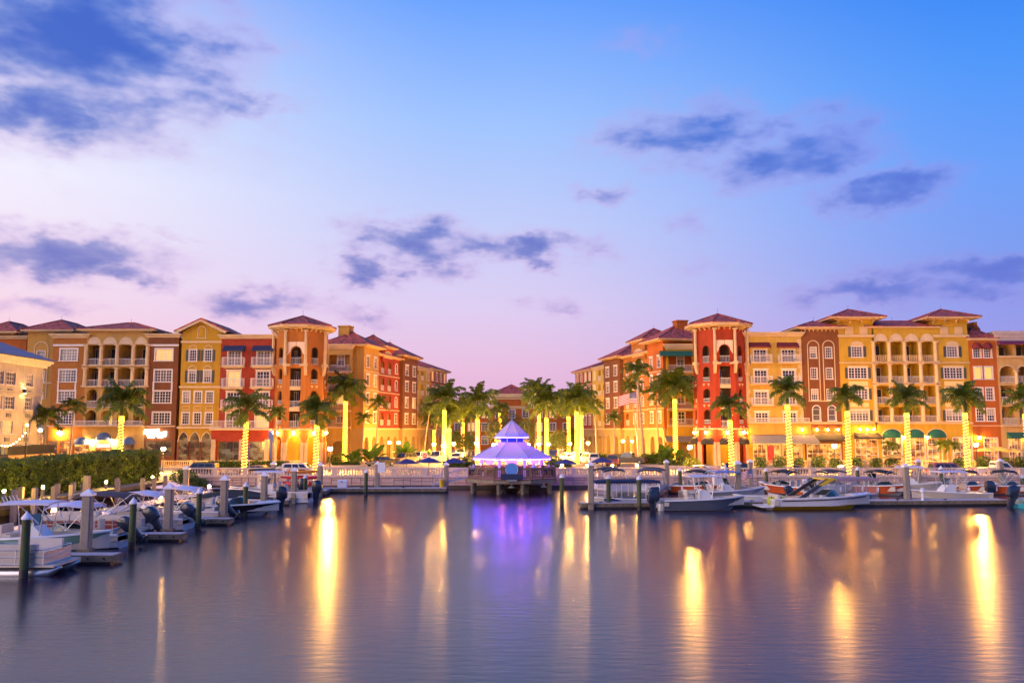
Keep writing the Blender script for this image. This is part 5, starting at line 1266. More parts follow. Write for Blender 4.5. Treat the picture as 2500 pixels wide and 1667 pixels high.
        if top:
            P = [[(-1.25 + 2.35 * i / 6, -.95 + 1.9 * j / 4, 2.62 - .06 * abs(j - 2) ** 1.5 * .4 + .04 * math.sin(pi * i / 6)) for j in range(5)] for i in range(7)]
            tt = sheet(MB(), P, .09).build('t_top', top, t, smooth=True, angle=40)
            f = MB()
            for y in (-.55, .55):
                for (a, b) in (((.45, floorz + .2), (.75, 2.55)), ((-.35, floorz + .2), (-.55, 2.55)), ((.45, floorz + 1.2), (-.5, 2.5))): f.tube([(a[0], y, a[1]), (b[0], y * 1.15, b[1])], .028, 6)
            for k in range(5): f.tube([(-1.15, -.6 + .3 * k, 2.5), (-1.35, -.6 + .3 * k, 2.85)], .022, 5)
            f.build('t_top_frame', m_alu, tt)
    elif kind in ('bowrider', 'deck'):
        foredeck(L_ * .30 if kind == 'deck' else L_ * .22)
        xw = L_ * .10; ws = MB(); wb = B / 2 - .2
        ring0 = [(xw - .55, -wb, H * .93), (xw + .1, -wb * .82, H * .97), (xw + .55, -wb * .35, H * 1.0), (xw + .62, 0, H * 1.0), (xw + .55, wb * .35, H), (xw + .1, wb * .82, H * .97), (xw - .55, wb, H * .93)]
        hh = .42 if kind == 'bowrider' else .3
        ring1 = [(p[0] - .38, p[1] * .9, p[2] + (hh if 0 < i < 6 else .05)) for i, p in enumerate(ring0)]
        for i in range(6): ws.quad(ring0[i], ring0[i + 1], ring1[i + 1], ring1[i])
        w_ = ws.build('windscreen', m_tint, t); wf = MB(); wf.tube(ring1, .022, 5); wf.build('windscreen_frame', m_alu, w_)
        for sy in (-1, 1): MB().extrude([(xw - .7, floorz), (xw + .2, floorz), (xw + .1, H * .95), (xw - .5, H * .95)], sy * (B / 2 - .75) - .28, sy * (B / 2 - .75) + .28).build('helm_console', m_gel, t)
        if seats:
            for sy in (-1, 1): st_ = MB(); st_.box(xw - 1.7, xw - 1.2, sy * .55 - .28, sy * .55 + .28, floorz, floorz + .5); st_.box(xw - 1.8, xw - 1.66, sy * .55 - .28, sy * .55 + .28, floorz + .35, floorz + .95); st_.build('seat', m_vinyl, t)
            bn = MB(); bn.box(-L_ / 2 + .5, -L_ / 2 + 1.0, -B / 2 + .3, B / 2 - .3, floorz, floorz + .48); bn.box(-L_ / 2 + .36, -L_ / 2 + .52, -B / 2 + .3, B / 2 - .3, floorz + .3, H + .12); bn.build('bench_seat', m_vinyl, t)
    if kind == 'deck':
        bs_ = MB(); bs_.box(L_ * .16, L_ * .3, -B / 2 + .3, B / 2 - .3, floorz, floorz + .42); bs_.build('bow_seat', m_vinyl, t)
    if rail:
        rl_ = MB(); P = [(q[0] - .1, -q[1] + .1, q[2] + .30) for q in st[8:]] ; Q = [(p[0], -p[1], p[2]) for p in P[::-1]]
        rl_.tube(P + Q, .018, 5)
        for p in P[::2] + Q[::2]: rl_.tube([p, (p[0], p[1], p[2] - .28)], .015, 4)
        rl_.build('bow_rail', m_alu, t)
    if motor is not None:
        for k in range(nm): outboard(t, -L_ / 2 - .05, (k - (nm - 1) / 2) * .75, H * .72, 1.25 if L_ > 5.8 else 1.0, motor)
    if top and kind != 'console': bimini(t, -L_ * .22, L_ * .20, B * .92, 2.25, H, top)
    return t
def fenders(t, xs, y, z):
    for x in xs: MB().lathe([(.02, 0), (.11, .05), (.12, .2), (.11, .48), (.03, .55)], 10, (x, y, z - .55)).build('fender', m_fender, t, smooth=True)
def pontoon(label, loc, rz, L_=6.8, B=2.4, panel=None, top=None, group='boats', motor=None):
    t = thing('pontoon_boat', label, 'boat', loc, rz, group); panel = panel or m_alu
    for sy in (-1, 1):
        pts = [(-L_ / 2, sy * .8, .05), (L_ / 2 - 1.0, sy * .8, .05), (L_ / 2 - .35, sy * .8, .15), (L_ / 2 + .1, sy * .8, .34)]
        mb = MB(); rings = []
        for (x, y, z), r in zip(pts, (.3, .3, .24, .05)): rings.append([(x, y + r * math.cos(2 * pi * k / 12), z + r * math.sin(2 * pi * k / 12)) for k in range(12)])
        mb.ring_loft(rings); mb.build('pontoon', m_alu, t, smooth=True, angle=40)
    MB().box(-L_ / 2, L_ / 2 - .05, -B / 2, B / 2, .38, .47).build('deck', m_hcream, t)
    for sy in (-1, 1): MB().box(-L_ / 2 + .4, L_ / 2 - .5, sy * (B / 2 - .05) - .015, sy * (B / 2 - .05) + .015, .52, .98).build('side_panel', panel, t)
    MB().box(L_ / 2 - .52, L_ / 2 - .49, -B / 2 + .05, B / 2 - .05, .52, .98).build('front_panel', panel, t)
    r_ = MB()
    for z in (.5, .78, 1.08):
        for sy in (-1, 1): r_.tube([(-L_ / 2 + .4, sy * (B / 2 - .04), z), (L_ / 2 - .5, sy * (B / 2 - .04), z)], .022, 5)
        r_.tube([(L_ / 2 - .5, -B / 2 + .04, z), (L_ / 2 - .5, B / 2 - .04, z)], .022, 5)
    for i in range(6):
        for sy in (-1, 1): x = -L_ / 2 + .4 + (L_ - .9) * i / 5; r_.tube([(x, sy * (B / 2 - .04), .47), (x, sy * (B / 2 - .04), 1.08)], .022, 5)
    r_.build('rail', m_alu, t)
    for sy, x0, x1 in ((1, -L_ * .4, -.3), (-1, -L_ * .4, -1.2), (1, .6, L_ * .38), (-1, .6, L_ * .38)):
        b_ = MB(); b_.box(x0, x1, sy * (B / 2 - .45) - .28, sy * (B / 2 - .45) + .28, .47, .9); b_.box(x0, x1, sy * (B / 2 - .15) - .1, sy * (B / 2 - .15) + .08, .9, 1.3); b_.build('bench_seat', m_vinyl, t)
    c = MB(); c.extrude([(-.3, .47), (.35, .47), (.25, 1.25), (-.15, 1.4), (-.3, 1.2)], -.95, -.3); c.build('console', m_gel, t)
    if top: bimini(t, -L_ * .38, L_ * .10, B * .95, 2.45, 1.05, top)
    if motor is not None: outboard(t, -L_ / 2, 0, .62, 1.1, motor)
    return t
def canopy_boat(label, loc, rz, L_, B, canopy):
    t = boat(label, loc, rz, L_, B, .62, kind='open', floorz=.25, name='canopy_boat')
    z = 1.95; P = [[(-L_ * .46 + L_ * .9 * i / 12, B * .52 * (-1 + j / 3) * (1 - (abs(i - 6) / 6) ** 6 * .25), z + .14 * (1 - ((j - 3) / 3) ** 2) - .10 * (abs(i - 6) / 6) ** 5) for j in range(7)] for i in range(13)]
    c = sheet(MB(), P, .04).build('canopy', canopy, t, smooth=True, angle=50)
    sc2 = MB(); n = 26
    for sy in (-1, 1):
        for i in range(n):
            x0 = -L_ * .45 + L_ * .88 * i / n; x1 = x0 + L_ * .88 / n; y = sy * B * .51
            sc2.add([(x0, y, z + .04), (x1, y, z + .04), (x1, y, z - .12), ((x0 + x1) / 2, y, z - .22), (x0, y, z - .12)], [(0, 1, 2, 3, 4)])
    sc2.build('canopy_fringe', canopy, c)
    f = MB(); 
    for i in range(6):
        for sy in (-1, 1): x = -L_ * .42 + L_ * .82 * i / 5; f.tube([(x, sy * (B * .46), .6), (x, sy * B * .48, z)], .025, 5)
    f.build('canopy_frame', m_alu, c)
    en = MB()
    for sy in (-1, 1): en.quad((-L_ * .42, sy * B * .455, .66), (L_ * .4, sy * B * .455, .66), (L_ * .4, sy * B * .475, z), (-L_ * .42, sy * B * .475, z))
    en.build('side_curtain', m_clear, c)
    for sy in (-1, 1): b_ = MB(); b_.box(-L_ * .38, L_ * .3, sy * B * .36 - .2, sy * B * .36 + .2, .25, .62); b_.build('bench_seat', mat('navy_seat', (.03, .05, .14), .7), t)
    return t

# ---- right side, in front of and behind the long dock
ry = math.atan2(3.3, 34.6)
def dockY(X): return 66.9 + (X - 5.4) * 3.3 / 34.6
def at_px(px, Y): return (px - CX) / F * Y * 1.0
t = boat('dark grey center console with white T-top moored outside the right dock', (at_px(1716, 65.6), dockY(at_px(1716, 65.6)) - 1.35, 0), ry, 6.6, 2.3, .95, m_hgrey, m_gel, 'console', 0, top=m_topw)
t = boat('white bowrider with yellow bottom and swept black tower', (at_px(2005, 66), dockY(at_px(2005, 66)) - 1.5, 0), ry, 8.2, 2.5, 1.05, m_gel, m_hyel, 'bowrider', None, stripe=m_hblk, z0=.30)
tw = MB()   # swept wakeboard tower
for sy in (-1, 1):
    for (a, b, w0) in (((-2.2, .95), (.1, 2.33), .42),):
        y = sy * 1.08; y2 = sy * .95
        tw.add([(a[0], y - .05, a[1]), (a[0] + w0 * 1.3, y - .05, a[1]), (b[0] + w0, y2 - .05, b[1]), (b[0], y2 - .05, b[1]), (a[0], y + .05, a[1]), (a[0] + w0 * 1.3, y + .05, a[1]), (b[0] + w0, y2 + .05, b[1]), (b[0], y2 + .05, b[1])], [(0, 1, 2, 3), (7, 6, 5, 4), (0, 4, 5, 1), (1, 5, 6, 2), (2, 6, 7, 3), (3, 7, 4, 0)])
tw = tw.build('tower_arch', m_hblk, t)
tp = MB(); P = [[(-.1 + 1.05 * i / 4, -1.0 + 2.0 * j / 4, 2.36 + .05 * math.sin(pi * i / 4) - .1 * (i == 4)) for j in range(5)] for i in range(5)]; sheet(tp, P, .1).build('tower_top', m_hyel, tw)
yb = MB()
for sy in (-1, 1): yb.add([(-.6, sy * 1.0, 1.85), (-.1, sy * 1.0, 1.85), (.75, sy * 1.0, 2.3), (.3, sy * 1.0, 2.36), (-.6, sy * 1.06, 1.85), (-.1, sy * 1.06, 1.85), (.75, sy * 1.06, 2.3), (.3, sy * 1.06, 2.36)], [(0, 1, 2, 3), (7, 6, 5, 4), (0, 4, 5, 1), (1, 5, 6, 2), (2, 6, 7, 3), (3, 7, 4, 0)])
yb.build('tower_brace', m_hyel, tw)
pl = MB(); pl.box(-5.0, -4.1, -1.0, 1.0, .22, .34); pl.build('swim_platform', m_gel, t)
mt = MB(); ring = lambda x, r: [(x, r * math.cos(2 * pi * k / 16), r * math.sin(2 * pi * k / 16)) for k in range(16)]
mt.ring_loft([ring(-.62, .32), ring(.62, .32)]).ring_loft([ring(.622, .12), ring(.63, .12)]); o = mt.build('rolled_mat', mat('yellow_foam', (.55, .55, .06), .7, .1, 3, .2, 20), None, smooth=True, angle=40)
o.location = (at_px(1892, 66), dockY(at_px(1892, 66)) - 1.7, .66); o.rotation_euler = (0, 0, ry - .25); tag(o, 'yellow-green rolled foam float mat on the stern of the bowrider', 'float mat')
stp = MB()
for x in (-.35, .35): stp.ring_loft([[(x + d, .335 * math.cos(2 * pi * k / 16), .335 * math.sin(2 * pi * k / 16)) for k in range(16)] for d in (-.03, .03)])
stp.build('strap', m_black, o)
canopy_boat('canopied launch with navy scalloped canopy at left end of the dock', (at_px(1522, 70.3), 70.6, 0), pi + ry, 6.0, 2.1, m_navy)
outb = thing('outboard_skiff', 'small skiff with tilted grey outboard beside the canopied launch', 'boat', (at_px(1596, 68), 66.0, 0), .2, 'boats')
MB().ring_loft([[(-.2, -.5, -.1), (-.2, .5, -.1), (-.2, .6, .5), (-.2, -.6, .5)], [(1.2, -.4, -.1), (1.2, .4, -.1), (1.2, .5, .55), (1.2, -.5, .55)], [(1.9, -.05, .25), (1.9, .05, .25), (1.9, .1, .6), (1.9, -.1, .6)]]).build('hull', m_gel, outb)
outboard(outb, -.2, 0, .5, 1.15, 0)
t = boat('grey-hulled center console with blue T-top, bow to the right, behind the dock', (at_px(1765, 73), 73.2, 0), ry + .12, 7.4, 2.5, 1.15, mat('taupe_hull', (.30, .28, .28), .3, .05, 1, coat=.4), m_gel, 'console', None, top=mat('blue_top', (.15, .25, .55), .6))
t = boat('white center console with white T-top, bow left, inside the dock', (at_px(2312, 72.6), 73.4, 0), pi + ry, 6.6, 2.4, .98, m_hcream, m_gel, 'console', 0, top=m_topw)
t = boat('small white boat with navy outboard left of the yellow roll', (at_px(1850, 71.6), 72.0, 0), pi + ry, 4.6, 2.0, .7, m_gel, m_gel, 'open', 22)
t = boat('turquoise boat with dark outboard cut by right edge of view', (at_px(2550, 68.6), 68.4, 0), ry, 6.0, 2.3, .8, m_hteal, m_gel, 'open', 18)
canopy_boat('launch with mauve canopy hidden behind the white bowrider', (at_px(2062, 73.5), 74.0, 0), ry, 5.6, 2.0, mat('mauve_canvas', (.36, .22, .27), .85))
# back row under the seawall
for (lab, px, Y, rz, kind, hull, bt, top, L_) in (
    ('pontoon boat with dark top left under the seawall', 1492, 82.5, -pi / 2 + .3, 'p', m_topw, None, m_blkc, 5.6),
    ('white pontoon boat with brown arched top under the seawall', 1585, 82.0, -pi / 2 - .3, 'p', m_gel, None, mat('brown_canvas', (.07, .05, .045), .85), 6.0),
    ('red-orange deck boat with black top behind the grey center console', 1700, 82.5, -.55, 'deck', m_hor, m_gel, m_blkc, 5.4),
    ('orange deck boat with black top, stern toward the white bowrider', 1905, 82.5, 2.3, 'deck', m_hor, m_gel, m_blkc, 5.4),
    ('white tower boat with dark brown top behind the bowrider', 2020, 83.0, .3, 'deck', m_gel, m_gel, mat('brown_canvas', (.07, .05, .045), .85), 5.6),
    ('orange deck boat with flat black top right of the bowrider', 2138, 82.2, -.75, 'deck', m_hor, m_gel, m_blkc, 5.6),
    ('orange deck boat with black top behind the white T-top', 2345, 82.2, -.45, 'deck', m_hor, m_gel, m_blkc, 5.4),
    ('orange deck boat with black top farthest right', 2440, 82.2, -.45, 'deck', m_hor, m_gel, m_blkc, 5.4)):
    p = (at_px(px, Y), Y, 0)
    if kind == 'p': pontoon(lab, p, rz, L_, 2.4, hull, top)
    else: fenders(boat(lab, p, rz, L_, 2.35, .95, hull, bt, kind, 20 if rz > 1 else None, top=top, z0=.14), (-1.2, .2), -1.12, .75)
boat('white center console stored bow right between orange deck boats', (at_px(2215, 82.4), 82.6, 0), -.3, 6.2, 2.4, 1.1, m_hcream, m_gel, 'console', 10, top=m_topw)
# white flag-dressed hull lift (small things on the docks)
# ---- left side slips
pontoon('silver pontoon boat nearest the camera at lower left', (at_px(10, 37.6), 37.4, 0), .02, 6.6, 2.4, mat('silver_panel', (.42, .38, .36), .35, .1, 1, metal=.3), None)
t = boat('pale green center console with white hardtop and twin seats', (-23.0, 42.2, 0), 0, 7.4, 2.5, 1.1, m_hmint, m_hmint, 'console', None, top=m_topw, rail=False)
t = boat('white deck boat with tilted black outboard, nearest of the white ones', (-22.9, 45.7, 0), pi, 5.6, 2.3, .85, m_gel, m_hcream, 'deck', 50, top=m_topw)
pontoon('dark red pontoon boat with large brown canvas top', (-24.2, 50.0, 0), pi, 7.0, 2.4, m_hred, mat('brown_top', (.075, .05, .055), .85), motor=35)
boat('white deck boat with pale top between second and middle finger piers', (-22.6, 53.6, 0), pi, 5.6, 2.3, .85, m_gel, m_hcream, 'deck', 50, top=m_topw)
boat('white deck boat with pale top just beyond the middle finger pier', (-22.0, 58.2, 0), pi, 5.6, 2.3, .85, m_gel, m_hcream, 'deck', 50, top=m_topw)
boat('black-hulled bowrider with white deck, bow to open water', (-20.0, 61.8, 0), 0, 7.2, 2.4, .9, m_hblk, m_gel, 'bowrider', None, z0=.2)
t = boat('white boat under black canvas cover with blue outboard', (-21.5, 67.0, 0), pi, 6.6, 2.4, .95, m_gel, m_gel, 'open', 0)
P = [[(-2.9 + 5.6 * i / 8, 1.1 * (-1 + j / 3), .95 + .55 * math.sin(pi * (i + .6) / 9) * (1 - abs(j - 3) / 3.2)) for j in range(7)] for i in range(9)]; sheet(MB(), P, .03).build('canvas_cover', m_blkc, t, smooth=True)
boat('larger white center console with white hardtop beyond the canvas-covered boat', (-20.4, 73.2, 0), pi, 7.0, 2.5, 1.1, m_gel, m_gel, 'console', 0, top=m_topw)
boat('farthest white center console with dark hardtop by the kayak rack', (-22.0, 77.0, 0), pi, 6.0, 2.3, 1.0, m_gel, m_gel, 'console', 0, top=m_blkc)
# ================================================================ vegetation
def leafmat(name, c, var=.5, sc_=1.2, tr=.25):
    m = bpy.data.materials.new(name); m.use_nodes = True; t = m.node_tree; b = t.nodes['Principled BSDF']; o = t.nodes['Material Output']
    tcn = t.nodes.new('ShaderNodeTexCoord'); n = t.nodes.new('ShaderNodeTexNoise'); n.inputs['Scale'].default_value = sc_; n.inputs['Detail'].default_value = 6; n.inputs['Roughness'].default_value = .75
    t.links.new(tcn.outputs['Object'], n.inputs['Vector'])
    r_ = t.nodes.new('ShaderNodeValToRGB'); e = r_.color_ramp.elements; e[0].position = .3; e[1].position = .7
    e[0].color = (c[0] * (1 - var), c[1] * (1 - var), c[2] * (1 - var), 1); e[1].color = (c[0] * (1 + var * 1.3), c[1] * (1 + var), c[2] * (1 + var * .3), 1)
    t.links.new(n.outputs[0], r_.inputs[0]); t.links.new(r_.outputs[0], b.inputs['Base Color']); b.inputs['Roughness'].default_value = .45
    tl = t.nodes.new('ShaderNodeBsdfTranslucent'); t.links.new(r_.outputs[0], tl.inputs[0]); mx = t.nodes.new('ShaderNodeMixShader'); mx.inputs[0].default_value = tr
    t.links.new(b.outputs[0], mx.inputs[1]); t.links.new(tl.outputs[0], mx.inputs[2]); t.links.new(mx.outputs[0], o.inputs['Surface'])
    return m
m_frond = leafmat('palm_frond', (.11, .165, .018), .35, .8, .4)
m_leaf = leafmat('hedge_leaf', (.11, .17, .016), .6, 1.6, .3)
m_box = leafmat('boxwood_leaf', (.045, .095, .014), .5, 3.0)
m_broad = leafmat('broad_leaf', (.06, .14, .02), .4, 1.0, .35)
m_dkleaf = leafmat('tree_leaf', (.040, .065, .014), .5, 1.0)
m_bark = mat('palm_bark', (.30, .25, .20), .9, .25, 3, .4, 6, stretch=(.3, .3, 3))
m_shaft = mat('palm_crownshaft', (.10, .17, .03), .5, .15)
rv = random.Random(11)
def frond_mesh(e0, curl, seed, npair=30):
    r = random.Random(seed); mb = MB(); P = []; x = z = 0; n = 12
    for i in range(n + 1):
        P.append(Vector((x, 0, z))); a = e0 - curl * (i / n) ** 1.25; x += math.cos(a) / n; z += math.sin(a) / n
    mb.tube(P, .014, 4, .003)
    def at(t): k = min(n - 1, int(t * n)); return P[k].lerp(P[k + 1], t * n - k), (P[k + 1] - P[k]).normalized()
    for i in range(npair):
        t = .13 + .86 * (i + .5) / npair; p, d = at(t); up = d.cross(Vector((0, 1, 0))).normalized() * -1
        ln = .30 * math.sin(pi * (t * .82 + .12)) ** .7
        for sg in (-1, 1):
            q = Vector((0, sg, 0)) * .72 + d * r.uniform(.45, .8) + up * r.uniform(-.45, .5); q.normalize(); l = ln * r.uniform(.8, 1.15)
            w = d * .030; m = p + q * l * .55; e = p + q * l + Vector((0, 0, -.55 * l * r.uniform(.3, 1)))
            mb.add([p - w * .6, p + w * .6, m + w, m - w, e], [(0, 1, 2, 3), (3, 2, 4)])
    return mb.mesh('frond', m_frond)
FR = [frond_mesh(R(78), R(60), 1), frond_mesh(R(62), R(95), 2), frond_mesh(R(48), R(105), 3), frond_mesh(R(30), R(100), 4), frond_mesh(R(10), R(80), 5), frond_mesh(R(-12), R(60), 6), frond_mesh(R(55), R(80), 7)]
def palm(label, px, Y, ywrap, cr, lit=True, base=GZ, group='royal palms', tr=.24, lean=0.0, nf=19, shaft=1.75, pitch=.36, top_dense=True):
    p = atY(px, ywrap, Y); H = p.z - base; t = thing('palm_tree', label, 'palm tree', (p.x - lean * H, Y, base), 0, group)
    f = lambda k: Vector((lean * H * k ** 1.4, 0, H * k))
    mb = MB(); mb.tube([f(k / 8) for k in range(9)], tr * 1.15, 10, tr * .85); mb.build('trunk', m_bark, t, smooth=True, angle=60)
    mb = MB(); a = f(1); c = [(tr * .85, 0), (tr * .95, shaft * .3), (tr * .6, shaft * .75), (tr * .25, shaft)]; mb.lathe(c, 10, a); mb.build('crownshaft', m_shaft, t, smooth=True)
    rnd = random.Random(int(px * 7 + Y)); a0 = rnd.uniform(0, 6.28)
    for i in range(nf):
        k = i / (nf - 1); v = [0, 6, 1, 1, 2, 2, 3, 3, 4, 5][min(9, int(k * 9.99))]
        s_ = cr * rnd.uniform(.85, 1.12) * (.9 if v == 0 else 1)
        link('frond', FR[v], t, (a.x, a.y, a.z + shaft * (1.0 - .25 * k)), (rnd.uniform(-.18, .18), rnd.uniform(-.12, .12), a0 + i * 2.4 + rnd.uniform(-.2, .2)), (s_, s_, s_))
    if lit:
        mb = MB(); z = .05; pts = []; ph = rnd.uniform(0, 6)
        while z < H:
            k = z / H; q = f(k); rr_ = tr * (1.15 - .3 * k) + .035
            pts.append((q.x + rr_ * math.cos(ph), q.y + rr_ * math.sin(ph), z)); ph += pi / 4; z += (pitch if not (top_dense and z > H - .55) else pitch * .32) / 8
        mb.tube(pts, .05, 4); mb.build('light_string', m_led, t)
    return t
row = [(297, 101, 1017, 3.1, 'waterfront palm with lit trunk behind the hedge, biggest crown on left'), (601, 100, 1031, 2.8, 'waterfront palm with lit trunk before the red brick house'), (773, 100, 1039, 2.5, 'waterfront palm with lit trunk before the salmon tower'),
       (1782, 100, 1027, 2.1, 'waterfront palm with lit trunk before the red tower'), (1922, 100, 989, 2.2, 'waterfront palm with lit trunk before the cream quoined house'), (2068, 100, 1004, 2.0, 'waterfront palm with lit trunk before the left yellow tower'),
       (2213, 100, 1008, 2.1, 'waterfront palm with lit trunk before the yellow loggias'), (2356, 100, 1008, 2.3, 'waterfront palm with lit trunk before the orange house'), (2503, 100, 1010, 2.3, 'waterfront palm with lit trunk cut by right edge')]
for (px, Y, yw, cr, lab) in row: palm(lab, px, Y, yw, cr * rv.uniform(1.05, 1.25), group='lit palms along the balustrade', lean=rv.uniform(-.02, .02), nf=rv.choice((17, 19, 21)))
for (px, Y, yw, cr, lab) in ((844, 138, 980, 3.3, 'tall lit palm beside the cream balcony block'), (1085, 139, 1002, 3.3, 'tall lit palm left of the gazebo at street mouth'), (1097, 158, 1046, 2.9, 'shorter lit palm behind the tall one left of gazebo'),
        (1130, 172, 1032, 3.0, 'lit palm deeper in the street left of gazebo'), (1166, 141, 1024, 3.4, 'lit palm just left of the gazebo roof'), (1221, 182, 1008, 2.4, 'lit palm rising behind gazebo roof on its left'),
        (1316, 165, 1000, 3.6, 'loosely lit tall palm right of gazebo cupola'), (1334, 146, 1021, 3.4, 'brightly lit palm just right of the gazebo roof'), (1388, 165, 1017, 3.2, 'lit palm deeper in the street right of gazebo'), (1408, 139, 1005, 3.4, 'tall lit palm on right side of the street mouth'),
        (1419, 152, 1014, 3.2, 'lit palm close behind the tall one at right street mouth'), (1647, 138, 975, 3.9, 'big lit palm before the yellow balcony block'), (1060, 182, 1050, 3.0, 'lit palm far along the left pavement')):
    palm(lab, px, Y, yw, cr * 1.15, group='lit palms along the street', tr=.3, shaft=.8 if px == 1221 else 2.0 if yw < 1006 and px != 1316 else 3.0, nf=22)
for (px, Y, yw, cr, ln, lab) in ((112, 112, 1030, 2.6, .0, 'unlit bushy palm beside the hotel corner'), (180, 112, 1003, 1.9, .03, 'thin unlit palm before the orange brick bay'), (675, 116, 1018, 1.7, .0, 'thin unlit palm between red house and salmon tower'), (925, 148, 992, 2.2, .05, 'thin leaning palm before the red street house'),
        (888, 141, 1030, 1.8, .03, 'small unlit palm beside the chimneyed house'), (1050, 160, 1000, 2.3, .12, 'first leaning thin palm left of the lit ones'), (1072, 158, 1010, 2.4, .15, 'second leaning thin palm left of the lit ones'), (1555, 142, 915, 3.0, -.06, 'tall slim palm behind the flagpole'), (1540, 150, 957, 2.6, -.10, 'slim leaning palm left of the flagpole'),
        (1600, 145, 965, 2.4, -.04, 'slim palm left of the big lit palm'), (1500, 140, 1030, 1.8, .0, 'small unlit palm by the brown street house'), (1452, 150, 1002, 2.0, -.03, 'unlit palm leaning over the right pavement'), (1150, 185, 1020, 3.2, 0, 'dark unlit palm in the left street row'), (1306, 172, 962, 3.8, 0, 'tallest dark palm right of the far pavilion'),
        (2175, 122, 1098, 1.4, .0, 'small terrace palm before the green awnings'), (2300, 122, 1096, 1.3, .0, 'small terrace palm left of the lit palm by orange house'), (2325, 122.5, 1097, 1.4, .0, 'second small terrace palm by the orange house')):
    palm(lab, px, Y, yw, cr, False, group='unlit palms', tr=.12 if cr < 2.7 else .2, lean=ln, nf=15, shaft=.6)
def leaves(mb, pts, size, r, up=.3):
    for p in pts:
        n = Vector((r.gauss(0, 1), r.gauss(0, 1), r.gauss(0, 1) + up)).normalized(); a = n.orthogonal().normalized(); a.rotate(Matrix.Rotation(r.uniform(0, 6.28), 3, n)); b = n.cross(a); s_ = size * r.uniform(.6, 1.3)
        p = Vector(p); mb.add([p - a * s_, p - b * s_ * .45, p + a * s_, p + b * s_ * .45], [(0, 1, 2, 3)])
# long hedge on the left bank
hd = thing('hedge', 'long dense clipped green hedge along the left bank', 'hedge', (-38.6, 46, GZ))
r = random.Random(2); pts = []
def hh(y): return 2.75 + .35 * y / 46 + .35 * noise.noise(Vector((y * .45, 0, 3)))
for i in range(30000):
    y = r.uniform(-1, 45.5); k = r.random(); th = 1.55 + .25 * noise.noise(Vector((y * .5, 5, 1)))
    H = hh(y)
    if k < .5: x = th + .18 * noise.noise(Vector((y * 1.3, r.random() * .01, 8))) ; z = r.uniform(.02, 1) ** .9 * H; x += .42 * noise.noise(Vector((y * .9, z * 1.2, 2))) - .25 * max(0, z / H - .85) * 6 * .3
    elif k < .9: x = r.uniform(-1.5, th); z = H + .32 * noise.noise(Vector((y * .9, x * 1.2, 4)))
    else: x = r.uniform(-1.4, 1.4); z = r.uniform(.2, H); y = r.choice((-1, 45.5)) + r.uniform(-.3, .3)
    pts.append((x + r.gauss(0, .07), y + r.gauss(0, .07), z + r.gauss(0, .07)))
mb = MB(); leaves(mb, pts, .13, r); mb.build('foliage', m_leaf, hd)['kind'] = 'stuff'
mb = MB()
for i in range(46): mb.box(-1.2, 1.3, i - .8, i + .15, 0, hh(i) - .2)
mb.build('shadow_core', mat('hedge_shadow', (.02, .025, .008), .95), hd)  # dark filler boxes behind the leaves, inner shade put into the colour
# spilling shrub at the hedge's end by the balustrade
def shrub_mesh(n, rx, rz, size, m, seed, boxy=2.6):
    r = random.Random(seed); mb = MB(); P = []
    for i in range(n):
        v = Vector((r.gauss(0, 1), r.gauss(0, 1), r.gauss(0, 1))); q = (abs(v.x) ** boxy + abs(v.y) ** boxy + abs(v.z) ** boxy) ** (1 / boxy); v /= q; v *= r.uniform(.75, 1.06) * (1 + .18 * noise.noise(v * 1.7 + Vector((seed, 0, 0))))
        P.append((v.x * rx, v.y * rx, rz + v.z * rz))
    leaves(mb, P, size, r); me = mb.mesh('foliage', m); return me
sh1 = shrub_mesh(900, .85, .75, .10, m_box, 1); sh2 = shrub_mesh(800, .75, .7, .10, m_box, 2)
core = MB().sphere((0, 0, .7), .55, 8, 6).mesh('shade_core', mat('shrub_shadow', (.012, .02, .006), .95))  # dark ball filling the shrub, its inner shade put into the colour
for i, px in enumerate((1857, 1903, 1948, 1998, 2040, 2088, 2138, 2177, 2342, 2400, 2455, 2490)):
    p = atY(px, 1120, 121.5); t = thing('terrace_shrub', 'rounded green shrub on right terrace, %s from left' % ordn[i], 'shrub', (p.x, 121.5, GZ), i * 1.3, 'terrace shrubs')
    link('foliage', sh1 if i % 2 else sh2, t, scale=(1.1, 1.1, rv.uniform(1.0, 1.2))); link('shade_core', core, t)
sh3 = shrub_mesh(1100, 1.5, .8, .12, m_leaf, 5, 2)
for lab, px, Y, z, s_ in (('sprawling shrub in front of the balustrade end', 448, 88.2, .6, .9), ('small shrub at the water by the hedge end', 490, 88.5, .2, .6), ('green shrub at the terrace by the mustard house', 497, 121, GZ, .6), ('round shrub left of the flagpole', 1505, 139, GZ, 1.0), ('round potted shrub before the red tower', 1690, 118, GZ + .3, .8), ('green shrub beside the first street palm', 820, 138, GZ, .9),
        ('shrub bed left of gazebo on the street', 1135, 128, GZ, 1.0), ('shrub bed behind gazebo on the right', 1350, 128, GZ, 1.0), ('clipped shrub under the big lit palm', 1660, 136, GZ, 1.2), ('shrub right of the flagpole', 1580, 139, GZ, 1.0), ('low shrub by the yellow balcony block', 1620, 137, GZ, .9)):
    p = atY(px, 1120, Y); t = thing('shrub', lab, 'shrub', (p.x, Y, z), px, None); link('foliage', sh3, t, scale=(s_, s_, s_)); link('shade_core', core, t, scale=(s_, s_, s_))
